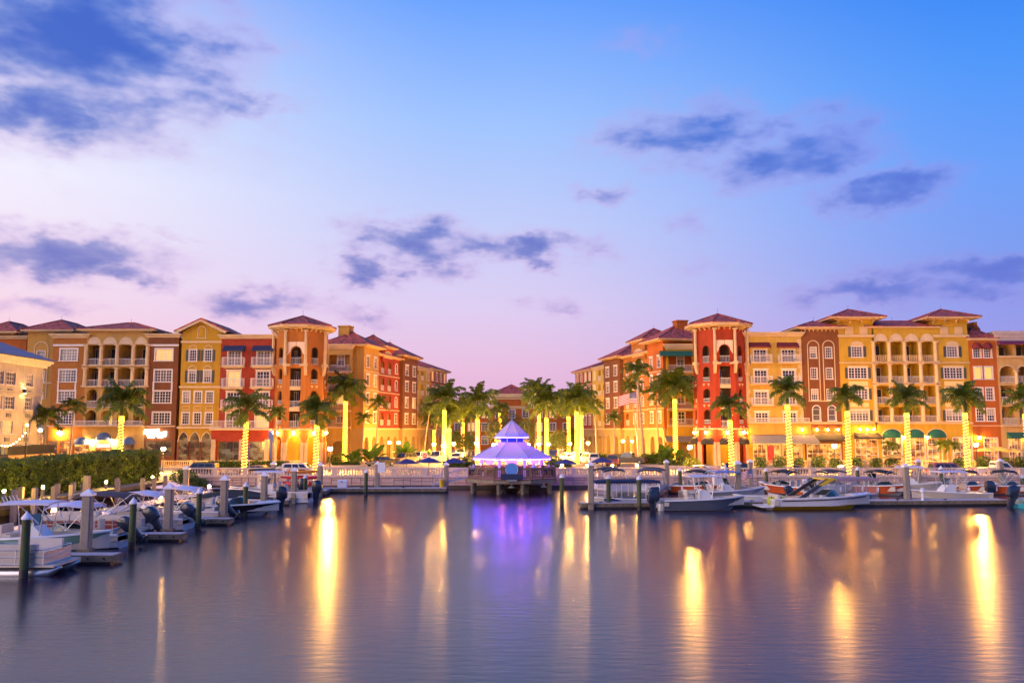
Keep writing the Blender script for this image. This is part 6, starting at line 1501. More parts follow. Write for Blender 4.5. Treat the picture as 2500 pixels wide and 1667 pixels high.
def lowhedge(lab, px0, px1, Y, h, d=.9):
    a, b = atY(px0, 1120, Y).x, atY(px1, 1120, Y).x; t = thing('low_hedge', lab, 'hedge', (a, Y, GZ)); r = random.Random(int(px0)); n = int((b - a) * 260)
    mb = MB(); P = []
    for i in range(n):
        k = r.random(); x = r.uniform(0, b - a); P.append((x, -d / 2 + r.gauss(0, .05), r.uniform(.1, h)) if k < .55 else (x, r.uniform(-d / 2, d / 2), h + r.gauss(0, .06)))
    leaves(mb, P, .10, r); mb.build('foliage', m_box, t)['kind'] = 'stuff'; MB().box(0, b - a, -d / 2 + .1, d / 2 - .1, 0, h - .1).build('shadow_core', MATS['shrub_shadow'], t)  # filler box under the leaves carries the inner shade as colour
for a in (('low hedge on left terrace before red house, left half', 508, 592, 122.6, .95), ('low hedge on left terrace before red house, right half', 612, 705, 122.6, .95), ('low hedge under the street palm by the cream block', 812, 880, 134, .5), ('low hedge left of gazebo beyond the balustrade', 1095, 1160, 126, .7), ('low hedge right of gazebo beyond the balustrade', 1335, 1395, 126, .7), ('low hedge before the big lit palm', 1630, 1680, 133, .7), ('clipped hedge by the street arcade on right', 1440, 1482, 150, 1.2), ('clipped hedge right of the pickup', 1560, 1602, 141, 1.0)): lowhedge(*a)
# broad-leaved clumps
def paddle(seed):
    r = random.Random(seed); mb = MB(); n = 6; L0 = None; P = []
    for i in range(n + 1):
        t = i / n; a = R(80) - R(75) * t ** 1.6; P.append((t, a))
    x = z = 0; pts = []
    for i, (t, a) in enumerate(P): pts.append(Vector((x, 0, z))); x += math.cos(a) / n; z += math.sin(a) / n
    mb.tube(pts[:4], .012, 4)
    for i in range(2, n):
        w0 = .15 * math.sin(pi * (i - 2) / (n - 2) * .9 + .1); w1 = .15 * math.sin(pi * (i - 1) / (n - 2) * .9 + .1) if i < n - 1 else .01
        for sg in (-1, 1): mb.quad(pts[i], pts[i + 1], pts[i + 1] + Vector((0, sg * w1, .05 * w1)), pts[i] + Vector((0, sg * w0, .05 * w0)))
    return mb.mesh('leaf', m_broad)
PD = [paddle(1), paddle(2)]
for lab, px, Y, H in (('broad-leaved plant clump beside the lit palm by the cream block', 864, 135, 2.9), ('tall dark broad-leaved clump before the chimneyed house', 908, 137, 3.6), ('bright green floodlit broad-leaved clump by the red street house', 988, 148, 3.6), ('small broad-leaved clump by the left pavement', 1036, 150, 2.6), ('broad-leaved clump beside the big lit palm', 1625, 136, 3.4), ('broad-leaved clump left of big lit palm', 1600, 138, 2.4)):
    p = atY(px, 1120, Y); t = thing('broadleaf_plant', lab, 'plant', (p.x, Y, GZ), 0, 'broad-leaved clumps'); r = random.Random(px)
    for i in range(24): s_ = H * r.uniform(.55, 1.1); link('leaf', PD[i % 2], t, (r.gauss(0, .35), r.gauss(0, .35), 0), (r.uniform(-.3, .3), r.uniform(-.25, .45), i * 2.4), (s_, s_, s_))
# dark broadleaf trees behind the gazebo
def tree(lab, px, Y, ytop, rad):
    p = atY(px, ytop, Y); H = p.z - GZ; t = thing('street_tree', lab, 'tree', (p.x, Y, GZ), 0, 'trees behind the gazebo'); r = random.Random(px)
    tk = MB(); tk.tube([(0, 0, 0), (.1, 0, H * .35), (0, 0, H * .6)], .22, 8, .1)
    cl = []
    for i in range(9):
        a = i * 2.4; q = Vector((math.cos(a) * rad * .55 * r.uniform(.4, 1), math.sin(a) * rad * .55, H * .45 + (H * .42) * (i / 8))); cl.append(q); tk.tube([(0, 0, H * .4), q], .07, 5, .03)
    tk.build('trunk', m_bark, t); mb = MB(); P = []
    for q in cl:
        for i in range(420):
            v = Vector((r.gauss(0, 1), r.gauss(0, 1), r.gauss(0, .8))).normalized() * rad * .42 * r.uniform(.5, 1.1); P.append(q + v)
    leaves(mb, P, .14, r); mb.build('crown', m_dkleaf, t)
for a in (('dark round tree left of gazebo finial', 1212, 170, 1015, 3.2), ('dark round tree right of gazebo finial', 1285, 170, 1015, 3.2), ('small dark tree under the left street palms', 1140, 160, 1055, 2.4), ('small dark tree under the right street palms', 1362, 160, 1050, 2.6), ('dark tree deep in the street behind cupola', 1248, 196, 1010, 3.6), ('dark tree in the left street row near cars', 1112, 178, 1048, 2.6), ('dark tree in the right street row near lit palms', 1400, 182, 1042, 2.6)): tree(*a)

# ================================================================ lamps
def lamp_post(lab, px, py, Y, r=.2, e=None, base=GZ, group='street lamps', hood=True):
    p = atY(px, py, Y); t = thing('street_lamp', lab, 'street lamp', (p.x, Y, base), 0, group); H = p.z - base
    MB().lathe([(.16, 0), (.16, .1), (.09, .3), (.055, .6), (.045, H - r - .15), (.09, H - r - .1), (.09, H - r)], 8).build('post', m_black, t, smooth=True, angle=40)
    MB().sphere((0, 0, H), r, 10, 7).build('globe', e or m_bulbw, t, smooth=True)
    if hood: MB().lathe([(r * .95, H + r * .5), (r * .8, H + r * .85), (.03, H + r * 1.5)], 8).build('hood', m_black, t)
for i, (px, py, Y, w) in enumerate(((399, 1095, 110, 'beside the hedge end'), (806, 1095, 111, 'right of the salmon tower'), (1684, 1091, 111, 'left of the red tower base'), (2037, 1088, 112, 'before the brown house'), (2383, 1085, 112, 'before the orange house'))):
    lamp_post('bright globe lamp post ' + w, px, py, Y, .26, m_globe if px != 399 else emat('hedge_end_globe', (1, .5, .1), 6000))
for (px, py, Y, w) in ((951, 1080, 151, 'before the red street house, left of two'), (973, 1080, 153, 'before the red street house, right of two'), (1060, 1084, 152, 'before the pale yellow street house'), (1083, 1088, 137, 'in front of tall lit palm left of gazebo'), (1108, 1083, 166, 'far along the left pavement'), (1164, 1082, 139, 'left of the gazebo roof'), (1205, 1085, 168, 'far, just left of gazebo cupola'),
        (1290, 1085, 160, 'far, just right of gazebo cupola'), (1315, 1084, 152, 'right of gazebo, second'), (1338, 1084, 141, 'right of gazebo, third and brightest'), (1361, 1086, 172, 'deep in the street right of gazebo'), (1391, 1083, 150, 'left of the right street palms'), (1436, 1081, 158, 'before the yellow street house on right'), (1521, 1076, 147, 'before the orange brick street house, left of two'), (1543, 1076, 148, 'before the orange brick street house, right of two')):
    lamp_post('street lamp ' + w, px, py, Y, .24, emat('portico_globe', (1, .45, .08), 1500) if px in (951, 973, 1521, 1543) else m_globe2, group='street lamps along the side street')
m_dl = emat('dock_lamp', (1, .46, .08), 1100)
for i, (px, py) in enumerate(((132, 1245), (415, 1203), (511, 1187))):
    Y = -27.4 * F / (px - CX); p = atY(px, py, Y); t = thing('dock_pedestal', 'white dock pedestal with amber light, ' + ('nearest the pale green boat', 'behind the second finger pier', 'behind the middle boats')[i], 'dock light', (p.x, Y, .45), 0, 'dock pedestals')
    H = p.z - .45; MB().box(-.13, .13, -.13, .13, 0, H - .12).build('post', m_cap, t); MB().sphere((0, 0, H), .12, 10, 6).build('lamp', m_dl, t); MB().lathe([(.17, H + .11), (.17, H + .15), (.02, H + .24)], 8).build('cap', m_cap, t)
for i, (px, py) in enumerate(((10, 1198), (105, 1189), (259, 1176), (373, 1165))):
    Y = -34.9 * F / (px - CX); p = atY(px, py, Y); t = thing('boardwalk_light', 'small amber light on boardwalk beside hedge, %s from left' % ordn[i], 'light', (p.x, Y, 1.08), 0, 'boardwalk lights')
    H = p.z - 1.08; MB().box(-.1, .1, -.1, .1, 0, max(.1, H - .1)).build('post', m_post, t); MB().sphere((0, 0, H), .10, 8, 6).build('lamp', emat('boardwalk_lamp', (1, .6, .08), 1000), t)
for i, px in enumerate((1372, 1434, 1495, 1555)):
    p = atY(px, 1131, SEAY + .25); t = thing('balustrade_light', 'small amber lantern on balustrade, %s right of gazebo' % ordn[i], 'light', (p.x, SEAY + .25, 2.16), 0, 'balustrade lanterns')
    MB().lathe([(.08, 0), (.05, .06), (.05, .12)], 8).build('foot', m_black, t); MB().sphere((0, 0, .24), .11, 8, 6).build('lamp', m_dl, t)
# double gooseneck lamp by the hotel
p = atY(66, 1040, 96); t = thing('street_lamp', 'gooseneck lantern post with two arms beside the hotel', 'street lamp', (p.x, 96, GZ)); H = p.z - GZ
mb = MB(); mb.tube([(0, 0, 0), (0, 0, H)], .09, 8, .06); arc = [(0, 0, H)] + [(.75 - .75 * math.cos(a), 0, H + .75 * math.sin(a)) for a in [pi * k / 8 for k in range(1, 9)]]; mb.tube(arc, .04, 6); mb.build('post', m_black, t)
MB().lathe([(.1, H), (.42, H - .25), (.45, H - .32), (.05, H - .3)], 10, (1.5, 0, 0)).build('shade', mat('lamp_shade', (.5, .45, .35), .5), t); MB().sphere((1.5, 0, H - .45), .2, 8, 6).build('globe', emat('hotel_lamp', (1, .6, .2), 110), t); MB().sphere((0, 0, H + .12), .14, 8, 6).build('globe', emat('hotel_lamp', (1, .6, .2), 110), t)
a, b = atY(-20, 1072, 93), atY(66, 1050, 96); t = thing('string_lights', 'string of festoon bulbs sagging toward the gooseneck lantern', 'string lights', tuple(a)); d = b - a
P = [d * (k / 24) + Vector((0, 0, -1.1 * math.sin(pi * k / 24))) for k in range(25)]; MB().tube(P, .012, 4).build('wire', m_black, t)
for q in P[1:-1:2]: MB().sphere(q - Vector((0, 0, .1)), .075, 8, 5).build('bulb', emat('festoon', (1, .6, .2), 25), t)
# ================================================================ cars
m_tyre = mat('tyre', (.015, .015, .015), .8); m_rim = mat('rim', (.45, .45, .46), .3, .05, metal=.8); m_cglass = mat('car_glass', (.02, .025, .03), .05, .1, spec=.8)
m_hl = emat('headlight', (1, .85, .6), 2.0); m_tl = emat('tail_light', (1, .04, .02), 1.4)
def car(label, px, Y, rz, c, kind='suv', z=GZ, group='cars', tail=True, py=1125):
    p = atY(px, py, Y); t = thing('parked_car', label, 'car', (p.x, Y, z), rz, group); cm = mat('car_paint_%d_%d_%d' % tuple(int(v * 99) for v in c), c, .3, .04, 1, coat=.6)
    W2 = .93; L2, hh, hb = {'suv': (2.35, 1.72, .98), 'sedan': (2.35, 1.42, .86), 'pickup': (2.8, 1.85, 1.08)}[kind]
    prof = [(-L2, .34), (-L2 - .02, .62), (-L2 + .06, hb), (L2 - 1.25, hb + .04), (L2 - .25, hb - .12), (L2 - .02, hb - .28), (L2, .36), (L2 - .3, .26), (-L2 + .3, .26)]
    mb = MB(); rings = []
    for (y, k) in ((-W2, .985), (-W2 + .08, 1.0), (W2 - .08, 1.0), (W2, .985)): rings.append([(x * k, y, .26 + (zz - .26) * (k if abs(y) > W2 - .02 else 1)) for x, zz in prof])
    mb.ring_loft(rings); body = mb.build('body', cm, t, smooth=True, angle=30)
    if kind == 'suv': cab = [(-L2 + .1, hb - .02), (-L2 + .22, hh - .08), (-L2 + .5, hh), (.35, hh), (.62, hh - .06), (1.25, hb)]
    elif kind == 'sedan': cab = [(-L2 + .45, hb - .02), (-1.1, hh - .06), (-.7, hh), (.25, hh), (.5, hh - .05), (1.25, hb)]
    else: cab = [(-.75, hb - .02), (-.7, hh - .06), (-.5, hh), (.55, hh), (.75, hh - .05), (1.35, hb)]
    n = len(cab); rings = [[(x, sg * (W2 - .05 - .2 * (zz - hb) / (hh - hb)), zz) for x, zz in cab] for sg in (-1, 1)]
    MB().ring_loft(rings).build('cabin', cm, body, smooth=True, angle=30)
    gl_ = MB(); k0, k1 = .12, .82
    for sg in (-1, 1):
        def gp(x, f): zz = hb + (hh - hb) * f; return (x, sg * (W2 - .045 - .2 * f + .004), zz)
        xr0, xr1 = cab[0][0] + .22, cab[2][0] + .05; xf1, xf0 = cab[3][0] + .12, cab[-1][0] - .28
        cuts = [0, .36, .4, .68, .72, 1.0] if kind == 'suv' else [0, .46, .5, 1.0]
        for a, b in zip(cuts[::2], cuts[1::2]): gl_.quad(gp(xr0 + (xf0 - xr0) * a, k0), gp(xr0 + (xf0 - xr0) * b, k0), gp(xr1 + (xf1 - xr1) * b, k1), gp(xr1 + (xf1 - xr1) * a, k1))
    a, b = cab[-1], cab[-2]; w0, w1 = W2 - .16, W2 - .3
    e = .012; gl_.quad((a[0] - .05 + e, -w0, a[1] + .05), (a[0] - .05 + e, w0, a[1] + .05), (b[0] + .02 + e, w1, b[1] - .01), (b[0] + .02 + e, -w1, b[1] - .01))
    a, b = cab[0], cab[1]; gl_.quad((a[0] + .03 - e, w0, a[1] + .12), (a[0] + .03 - e, -w0, a[1] + .12), (b[0] - e, -w1, b[1] - .06), (b[0] - e, w1, b[1] - .06))
    gl_.build('window', m_cglass, body)
    for x in (-L2 + .85, L2 - .85):
        for sg in (-1, 1):
            w = MB(); w.ring_loft([[(x + .34 * math.cos(2 * pi * k / 16), sg * (W2 - .2), .34 + .34 * math.sin(2 * pi * k / 16)) for k in range(16)], [(x + .34 * math.cos(2 * pi * k / 16), sg * (W2 + .015), .34 + .34 * math.sin(2 * pi * k / 16)) for k in range(16)]]); o = w.build('wheel', m_tyre, t)
            w = MB(); w.ring_loft([[(x + .2 * math.cos(2 * pi * k / 10), sg * (W2 + q), .34 + .2 * math.sin(2 * pi * k / 10)) for k in range(10)] for q in (0, .025)]); w.build('rim', m_rim, o)
    for sg in (-1, 1):
        MB().box(L2 - .1, L2 + .012, sg * .7 - .16, sg * .7 + .16, .6, .74).build('headlight', m_rim, t); MB().box(-L2 - .035, -L2 + .08, sg * .76 - .1, sg * .76 + .1, .68, .95).build('tail_light', mat('tail_lens', (.4, .01, .01), .2), t)
    if kind == 'pickup':
        MB().box(-L2 + .15, -.9, -W2 + .14, W2 - .14, hb - .12, hb + .045).build('truck_bed', m_black, body)
    return t
WH = (.72, .70, .70); BK = (.02, .02, .025); SV = (.4, .38, .36)
for a in (('dark SUV parked on quay beside the hedge end', 487, 108, pi, (.05, .05, .06), 'suv'), ('tan sedan on quay before the red brick house', 625, 108, pi, (.45, .3, .12), 'sedan'), ('white SUV on quay before the salmon tower', 735, 107, 0, WH, 'suv'),
          ('black sedan turning out of the side street', 929, 130, -2.2, BK, 'sedan'), ('dark SUV in the street behind the first blue umbrella', 988, 140, -2.1, (.10, .06, .04), 'suv'), ('white SUV behind the no-entry sign', 1022, 148, -1.9, WH, 'suv'), ('dark SUV half hidden by the no-entry sign', 1046, 156, -1.9, (.06, .03, .02), 'suv'), ('silver pickup left of the tall lit palm', 1069, 146, -1.9, SV, 'pickup'), ('white car right of the third umbrella', 1115, 150, -1.7, WH, 'sedan'), ('white van far along the street on left', 1126, 172, -1.7, WH, 'suv'),
          ('white SUV nearest the right street palm', 1437, 140, 1.9, WH, 'suv'), ('white SUV left of the right street palm', 1412, 146, 1.9, WH, 'suv'), ('white sedan leftmost of the right-hand parked row', 1385, 152, 1.9, WH, 'sedan'), ('red car deep in the street on right', 1376, 172, 1.8, (.5, .02, .02), 'suv'), ('dark SUV behind the white ones on right', 1424, 160, 1.8, BK, 'suv'), ('dark red car with its rear to the quay', 1497, 131, 1.4, (.12, .02, .02), 'suv'), ('black pickup parked by the flagpole', 1536, 138, 2.7, (.05, .05, .05), 'pickup'),
          ('white sedan on quay left of the red tower palm', 1703, 108, pi, WH, 'sedan'), ('black SUV on quay before the red tower', 1808, 108, 0, BK, 'suv'), ('dark sedan on quay before the cream quoined house', 1943, 108, 0, (.08, .07, .06), 'sedan'), ('silver sedan on quay before the left yellow tower', 2075, 108, 0, SV, 'sedan'), ('tan sedan on quay before the yellow loggias', 2190, 108, pi, (.5, .34, .14), 'sedan'), ('purple off-roader with soft top before the right yellow tower', 2315, 108, 0, (.16, .06, .12), 'suv'), ('white pickup on quay before the orange house', 2437, 108, 0, WH, 'pickup')):
    car(*a, z=GZ if a[2] > 112 else .30)
# ================================================================ umbrellas and tables
def umbrella(lab, px, py, Y, m, R_=1.35, group=None):
    p = atY(px, py, Y); H = p.z - GZ; t = thing('patio_umbrella', lab, 'umbrella', (p.x, Y, GZ), .2, group)
    MB().lathe([(R_, H - .55), (R_, H - .48), (R_ * .5, H - .2), (.03, H)], 8).build('canopy', m, t); MB().tube([(0, 0, 0), (0, 0, H - .02)], .03, 6).build('pole', m_black, t); MB().lathe([(.25, 0), (.25, .08), (.04, .1)], 10).build('base', m_black, t)
    MB().lathe([(.03, .7), (.55, .7), (.55, .74), (.03, .74)], 14).build('table', m_black, t)
mbu = mat('royal_blue_canvas', (.02, .03, .16), .8, .1, 3); myu = mat('yellow_canvas', (.70, .45, .10), .8, .1, 3)
for i, (px, py) in enumerate(((993, 1119), (1047, 1116), (1108, 1117), (1380, 1120), (1470, 1116))): umbrella('blue patio umbrella, %s from left along balustrade' % ordn[i], px, py, 97, mbu, 1.35, 'blue patio umbrellas')
for i, (px, py) in enumerate(((2405, 1091), (2440, 1090), (2473, 1093))): umbrella('pale yellow restaurant umbrella, %s before the orange house' % ordn[i], px, py, 121, myu, 1.5, 'yellow umbrellas')
umbrella('olive market umbrella on terrace before the green awnings', 2188, 1107, 120, mat('olive_canvas', (.22, .17, .06), .85), 1.8)
# ================================================================ flags
def flagmat():
    m = bpy.data.materials.new('striped_flag'); m.use_nodes = True; t = m.node_tree; b = t.nodes['Principled BSDF']; lk = t.links.new; b.inputs['Roughness'].default_value = .8
    uv = t.nodes.new('ShaderNodeUVMap'); sp = t.nodes.new('ShaderNodeSeparateXYZ'); lk(uv.outputs[0], sp.inputs[0])
    def M_(op, a, b_=None):
        n = t.nodes.new('ShaderNodeMath'); n.operation = op
        for i, v in enumerate((a, b_)):
            if v is None: continue
            if isinstance(v, (int, float)): n.inputs[i].default_value = v
            else: lk(v, n.inputs[i])
        return n.outputs[0]
    st = M_('GREATER_THAN', M_('FRACT', M_('MULTIPLY', sp.outputs[1], 6.5)), .5); can = M_('MULTIPLY', M_('LESS_THAN', sp.outputs[0], .4), M_('GREATER_THAN', sp.outputs[1], .46))
    fx = M_('SUBTRACT', M_('FRACT', M_('MULTIPLY', sp.outputs[0], 15)), .5); fy = M_('SUBTRACT', M_('FRACT', M_('MULTIPLY', sp.outputs[1], 9.3)), .5); star = M_('LESS_THAN', M_('ADD', M_('MULTIPLY', fx, fx), M_('MULTIPLY', fy, fy)), .06)
    def mixc(f, a, b_):
        n = t.nodes.new('ShaderNodeMix'); n.data_type = 'RGBA'; lk(f, n.inputs[0])
        for s_, v in ((6, a), (7, b_)):
            if isinstance(v, tuple): n.inputs[s_].default_value = v
            else: lk(v, n.inputs[s_])
        return n.outputs[2]
    lk(mixc(can, mixc(st, (.55, .03, .04, 1), (.75, .72, .70, 1)), mixc(star, (.03, .04, .2, 1), (.75, .72, .70, 1))), b.inputs['Base Color']); return m
m_flag = flagmat()
def flag(parent, x, z, w, h, dirx):
    mb = MB(); n, k = 16, 8
    for dy in (0, .01):
        for j in range(k + 1):
            for i in range(n + 1): u = i / n; mb.v.append((x + dirx * w * u, dy + .10 * w * math.sin(u * 8 + j * .15) * u, z + h * (j / k) - .18 * w * u * u + .04 * math.sin(u * 6)))
    q = (n + 1) * (k + 1)
    for j in range(k):
        for i in range(n): a = j * (n + 1) + i; mb.f += [(a, a + 1, a + n + 2, a + n + 1), (a + q, a + n + 1 + q, a + n + 2 + q, a + 1 + q)]
    me = mb.mesh('flag', m_flag, True); ul = me.uv_layers.new(name='UVMap')
    for lp in me.loops: v = lp.vertex_index % q; ul.data[lp.index].uv = ((v % (n + 1)) / n, (v // (n + 1)) / k)
    return link('flag', me, parent)
p = atY(1555, 953, 139); t = thing('flagpole', 'tall flagpole with stars and stripes flag in the side street', 'flagpole', (p.x, 139, GZ)); H = p.z - GZ
MB().lathe([(.12, 0), (.1, .3), (.06, H)], 8).build('pole', mat('pole_grey', (.5, .47, .46), .5), t, smooth=True, angle=40); MB().sphere((0, 0, H + .1), .12, 8, 6).build('finial', m_rim, t); flag(t, -.08, H - 2.1, 2.9, 1.75, -1)
p = atY(1834, 1143, 75.5); t = thing('boat_flag', 'small stars and stripes flag on a staff over the grey-hulled boat', 'flag', (p.x, 75.5, .9)); MB().tube([(0, 0, 0), (.12, 0, p.z - .85)], .02, 5).build('staff', m_rim, t); flag(t, .1, p.z - .9 - .85, .95, .75, -1)
# ================================================================ quay clutter
p = atY(1037, 1112, 134); t = thing('no_entry_sign', 'red and white no-entry sign on a pole in the street', 'sign', (p.x, 134, GZ)); H = p.z - GZ
MB().box(-.03, .03, -.02, .03, 0, H + .3).build('pole', m_rim, t); MB().box(-.42, .42, -.05, -.022, H - .42, H + .42).build('board', m_cap, t)
M_ = Matrix.Translation((0, -.052, H)) @ Matrix.Rotation(pi / 2, 4, 'X'); MB().lathe([(.01, 0), (.36, 0), (.36, .01), (.01, .01)], 20).build('red_disc', mat('sign_red', (.5, .02, .02), .5), t, M_); MB().box(-.24, .24, -.075, -.064, H - .05, H + .05).build('white_bar', m_cap, t)
p = onZ(921, 1188, .45); o = MB().box(-.28, .42, -.03, .03, 0, 1.0).build('notice_board', m_cap); o.location = (p.x + .35, p.y - .3, 1.85); tag(o, 'white notice board fixed to concrete pile left of gazebo', 'notice board')
def dbox(lab, px, py, z, w, d, h):
    p = onZ(px, py, z); t = thing('dock_box', lab, 'dock box', (p.x, p.y, z), 0, 'dock boxes'); MB().add([(-w / 2 + .04, -d / 2 + .04, 0), (w / 2 - .04, -d / 2 + .04, 0), (w / 2 - .04, d / 2 - .04, 0), (-w / 2 + .04, d / 2 - .04, 0), (-w / 2, -d / 2, h * .8), (w / 2, -d / 2, h * .8), (w / 2, d / 2, h * .8), (-w / 2, d / 2, h * .8)], [(3, 2, 1, 0), (0, 1, 5, 4), (1, 2, 6, 5), (2, 3, 7, 6), (3, 0, 4, 7), (4, 5, 6, 7)]).build('box', m_cap, t)
    MB().add([(-w / 2 - .04, -d / 2 - .04, h * .81), (w / 2 + .04, -d / 2 - .04, h * .81), (w / 2 + .04, d / 2 + .04, h * .81), (-w / 2 - .04, d / 2 + .04, h * .81), (-w / 2 + .06, -d / 2 + .08, h), (w / 2 - .06, -d / 2 + .08, h), (w / 2 - .06, d / 2 - .08, h), (-w / 2 + .06, d / 2 - .08, h)], [(3, 2, 1, 0), (0, 1, 5, 4), (1, 2, 6, 5), (2, 3, 7, 6), (3, 0, 4, 7), (4, 5, 6, 7)]).build('lid', m_cap, t); MB().box(-.06, .06, -d / 2 - .06, -d / 2 - .041, h * .7, h * .85).build('latch', m_black, t)
dbox('white dock box on the dock left of the lone pile', 836, 1189, .45, .95, .6, .72); dbox('tall white dock box on rear dock behind grey center console', 1752, 1188, .45, .9, .7, 1.2); dbox('white dock box on rear dock by the orange boats', 1972, 1187, .45, .9, .6, .7)
p = onZ(1078, 1189, .45); t = thing('yellow_bucket', 'yellow trash bucket on the dock beside concrete pile', 'bucket', tuple(p)); MB().lathe([(.19, 0), (.24, .62), (.26, .62), (.26, .7), (.2, .7)], 14).build('bucket', mat('yellow_plastic', (.65, .42, .02), .45), t, smooth=True, angle=40); MB().lathe([(.27, .7), (.27, .74), (.02, .76)], 14).build('lid', MATS['yellow_plastic'], t)
# gangway from quay to dock
t = thing('gangway', 'aluminium truss gangway sloping down left of gazebo', 'gangway', (at_px(1058, 86.5), 86.3, .5), .0); Ln = at_px(1146, 86.5) - at_px(1058, 86.5)
for dy in (0, 1.0):
    g_ = MB(); lo = lambda u: (Ln * u, dy, .08 + .85 * u); hi = lambda u: (Ln * u, dy, .95 + .85 * u); g_.tube([lo(0), lo(1)], .035, 5); g_.tube([hi(0), hi(1)], .035, 5)
    for k in range(6): g_.tube([lo(k / 6), hi((k + .5) / 6)], .02, 4); g_.tube([hi((k + .5) / 6), lo((k + 1) / 6)], .02, 4)
    g_.build('side_truss', m_alu, t)
MB().add([(0, 0, .06), (Ln, 0, .91), (Ln, 1, .91), (0, 1, .06), (0, 0, 0), (Ln, 0, .85), (Ln, 1, .85), (0, 1, 0)], [(0, 1, 2, 3), (7, 6, 5, 4), (0, 4, 5, 1), (2, 6, 7, 3), (0, 3, 7, 4), (1, 5, 6, 2)]).build('walkway', m_alu, t)
# kayak rack
rk = thing('kayak_rack', 'grey kayak storage rack on the cross dock', 'rack', (-19.9, 82.2, .45)); fm_ = MB()
for x in (-1.3, 1.3):
    q = MB(); q.tube([(x, .3, 0), (x, .3, 1.75)], .05, 6)
    for z in (.25, .85, 1.45): q.tube([(x, .3, z), (x, -.5, z + .04)], .035, 6)
    q.tube([(x, -.5, .03), (x, .6, .03)], .05, 6); q.build('upright', m_rim, rk)
def kayak(lab, z, y, c, L_=3.9, hgt=.36, w=.38):
    mb = MB(); rings = []
    for i in range(13):
        u = -1 + 2 * i / 12; k = max(.02, (1 - abs(u) ** 2.2)); rise = .12 * abs(u) ** 3
        rings.append([(u * L_ / 2, w * k * math.cos(2 * pi * j / 10) * 1.0, rise + hgt / 2 * (.35 + .65 * k) * math.sin(2 * pi * j / 10)) for j in range(10)])
    mb.ring_loft(rings); o = mb.build('kayak', mat('kayak_' + lab.split()[0], c, .35, .08, 2), None, smooth=True, angle=50); o.location = (-19.9, y, z); tag(o, lab, 'kayak', 'racked kayaks')
    MB().lathe([(.22, 0), (.3, .02), (.3, .05), (.22, .06)], 14).build('cockpit_rim', m_black, o).location = (-.1, 0, hgt / 2 - .02); o.children[0].scale = (1.5, .85, 1)
kayak('orange kayak on the top arms of the rack', 2.13, 82.1, (.65, .22, .02)); kayak('red kayak on the middle arms of the rack', 1.55, 82.1, (.55, .02, .03)); kayak('crimson kayak lying lowest on the rack', 1.0, 82.0, (.50, .015, .05), 3.4, .5, .42)
# dock power pedestals on the right dock
for i, (px, py) in enumerate(((2259, 1222), (1589, 1220))):
    p = onZ(px, py, .45); t = thing('power_pedestal', ('white power pedestal on the dock before the white center console', 'white power pedestal at right end of the blue canopy')[i], 'pedestal', (p.x, p.y + .4, .45), 0, 'power pedestals'); MB().lathe([(.14, 0), (.11, .1), (.10, .62), (.17, .66)], 10).build('post', m_cap, t); MB().lathe([(.2, .66), (.2, .78), (.12, .85), (.2, .9), (.03, 1.0)], 10).build('cap', m_cap, t)
t = thing('closed_umbrella', 'folded white striped umbrella on the grey-hulled boat', 'umbrella', (at_px(1766, 76), 76, .9)); MB().lathe([(.03, 1.0), (.16, 1.05), (.11, 1.9), (.02, 2.2)], 10).build('folded_canopy', m_topw, t); MB().tube([(0, 0, 0), (0, 0, 2.2)], .02, 5).build('pole', m_rim, t)
# ================================================================ people
def person_mesh():
    V_ = [(0, 0, 0), (0, .01, .16), (0, .0, .36), (0, -.01, .47), (0, -.02, .53), (0, -.035, .60), (0, -.03, .70), (.10, -.02, .0), (.13, -.40, .03), (.13, -.38, -.40), (.13, -.52, -.44), (-.10, -.02, .0), (-.13, -.40, .03), (-.13, -.38, -.40), (-.13, -.52, -.44),
          (.17, 0, .43), (.23, -.06, .20), (.16, -.30, .22), (.13, -.40, .23), (-.17, 0, .43), (-.23, -.06, .20), (-.16, -.30, .22), (-.13, -.40, .23)]
    E_ = [(0, 1), (1, 2), (2, 3), (3, 4), (4, 5), (5, 6), (0, 7), (7, 8), (8, 9), (9, 10), (0, 11), (11, 12), (12, 13), (13, 14), (2, 15), (15, 16), (16, 17), (17, 18), (2, 19), (19, 20), (20, 21), (21, 22)]
    Rr = [.14, .135, .15, .07, .05, .09, .085, .10, .075, .05, .045, .10, .075, .05, .045, .065, .05, .038, .04, .065, .05, .038, .04]
    me = bpy.data.meshes.new('person'); me.from_pydata(V_, E_, []); o = bpy.data.objects.new('tmp_person', me); col.objects.link(o); o.modifiers.new('skin', 'SKIN')
    for i, d in enumerate(me.skin_vertices[0].data): d.radius = (Rr[i], Rr[i] * (.75 if i in (1, 2) else 1)); d.use_root = i == 0
    o.modifiers.new('sub', 'SUBSURF').levels = 1; o.modifiers['sub'].render_levels = 1
    dg = bpy.context.evaluated_depsgraph_get(); r_ = bpy.data.meshes.new_from_object(o.evaluated_get(dg)); bpy.data.objects.remove(o); return r_
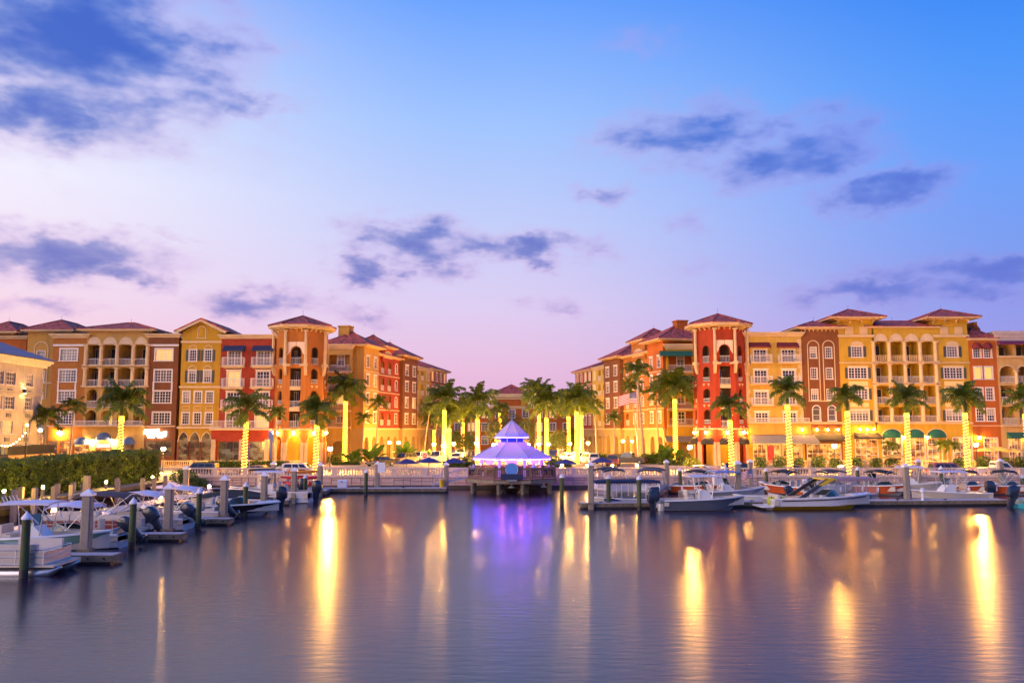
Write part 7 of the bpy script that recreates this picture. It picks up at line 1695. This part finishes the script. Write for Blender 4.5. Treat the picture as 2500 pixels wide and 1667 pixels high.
pme = person_mesh(); m_skin = mat('skin', (.45, .26, .17), .5, .05); m_trou = mat('dark_trousers', (.03, .035, .06), .8); m_hair = mat('dark_hair', (.03, .02, .015), .6)
def person(lab, loc, rz, shirt, nm):
    me = pme.copy(); me.materials.clear()
    for m in (mat('shirt_' + nm, shirt, .8), m_skin, m_trou, m_hair): me.materials.append(m)
    for f in me.polygons:
        c = f.center; f.use_smooth = True
        f.material_index = 3 if (c.z > .655 or (c.z > .57 and c.y > -.01)) else 1 if (c.z > .5 or (c.y < -.31 and c.z > .13)) else 2 if c.z < .08 else 0
    o = bpy.data.objects.new('person', me); col.objects.link(o); o.location = loc; o.rotation_euler = (0, 0, rz); tag(o, lab, 'person', 'people at the bar')
def seat(x, y, z):
    t = thing('bar_stool', 'dark bar stool under the guest ' + seat.w, 'stool', (x, y, DZ), 0, 'bar stools'); MB().lathe([(.02, z - DZ - .16), (.19, z - DZ - .16), (.19, z - DZ - .11), (.02, z - DZ - .1)], 12).build('seat', m_black, t)
    for k in range(4): a = pi / 4 + k * pi / 2; MB().tube([(.14 * math.cos(a), .14 * math.sin(a), z - DZ - .16), (.2 * math.cos(a), .2 * math.sin(a), 0)], .016, 5).build('leg', m_black, t)
for (px, dy, sh, nm, w, rz) in ((1157, -2.2, (.25, .3, .5), 'blue', 'in blue at left rail of gazebo', 2.0), (1180, -2.6, (.4, .05, .04), 'red', 'in red near left gazebo post', 2.4), (1199, -3.2, (.5, .18, .05), 'orange', 'in orange left of the round sign', 2.8), (1288, -3.2, (.55, .25, .06), 'amber', 'in amber right of the round sign', -2.8), (1303, -2.9, (.55, .52, .6), 'white', 'in white right of the round sign', -2.6), (1324, -2.6, (.3, .04, .04), 'maroon', 'in maroon near right gazebo post', -2.3), (1338, -2.0, (.5, .4, .65), 'lilac', 'in lilac at right rail of gazebo', -2.0)):
    X = (px - CX) / F * (GYc + dy); z = DZ + .78; seat.w = w; seat(X, GYc + dy, z); person('seated guest ' + w, (X, GYc + dy, z), pi + rz, sh, nm)
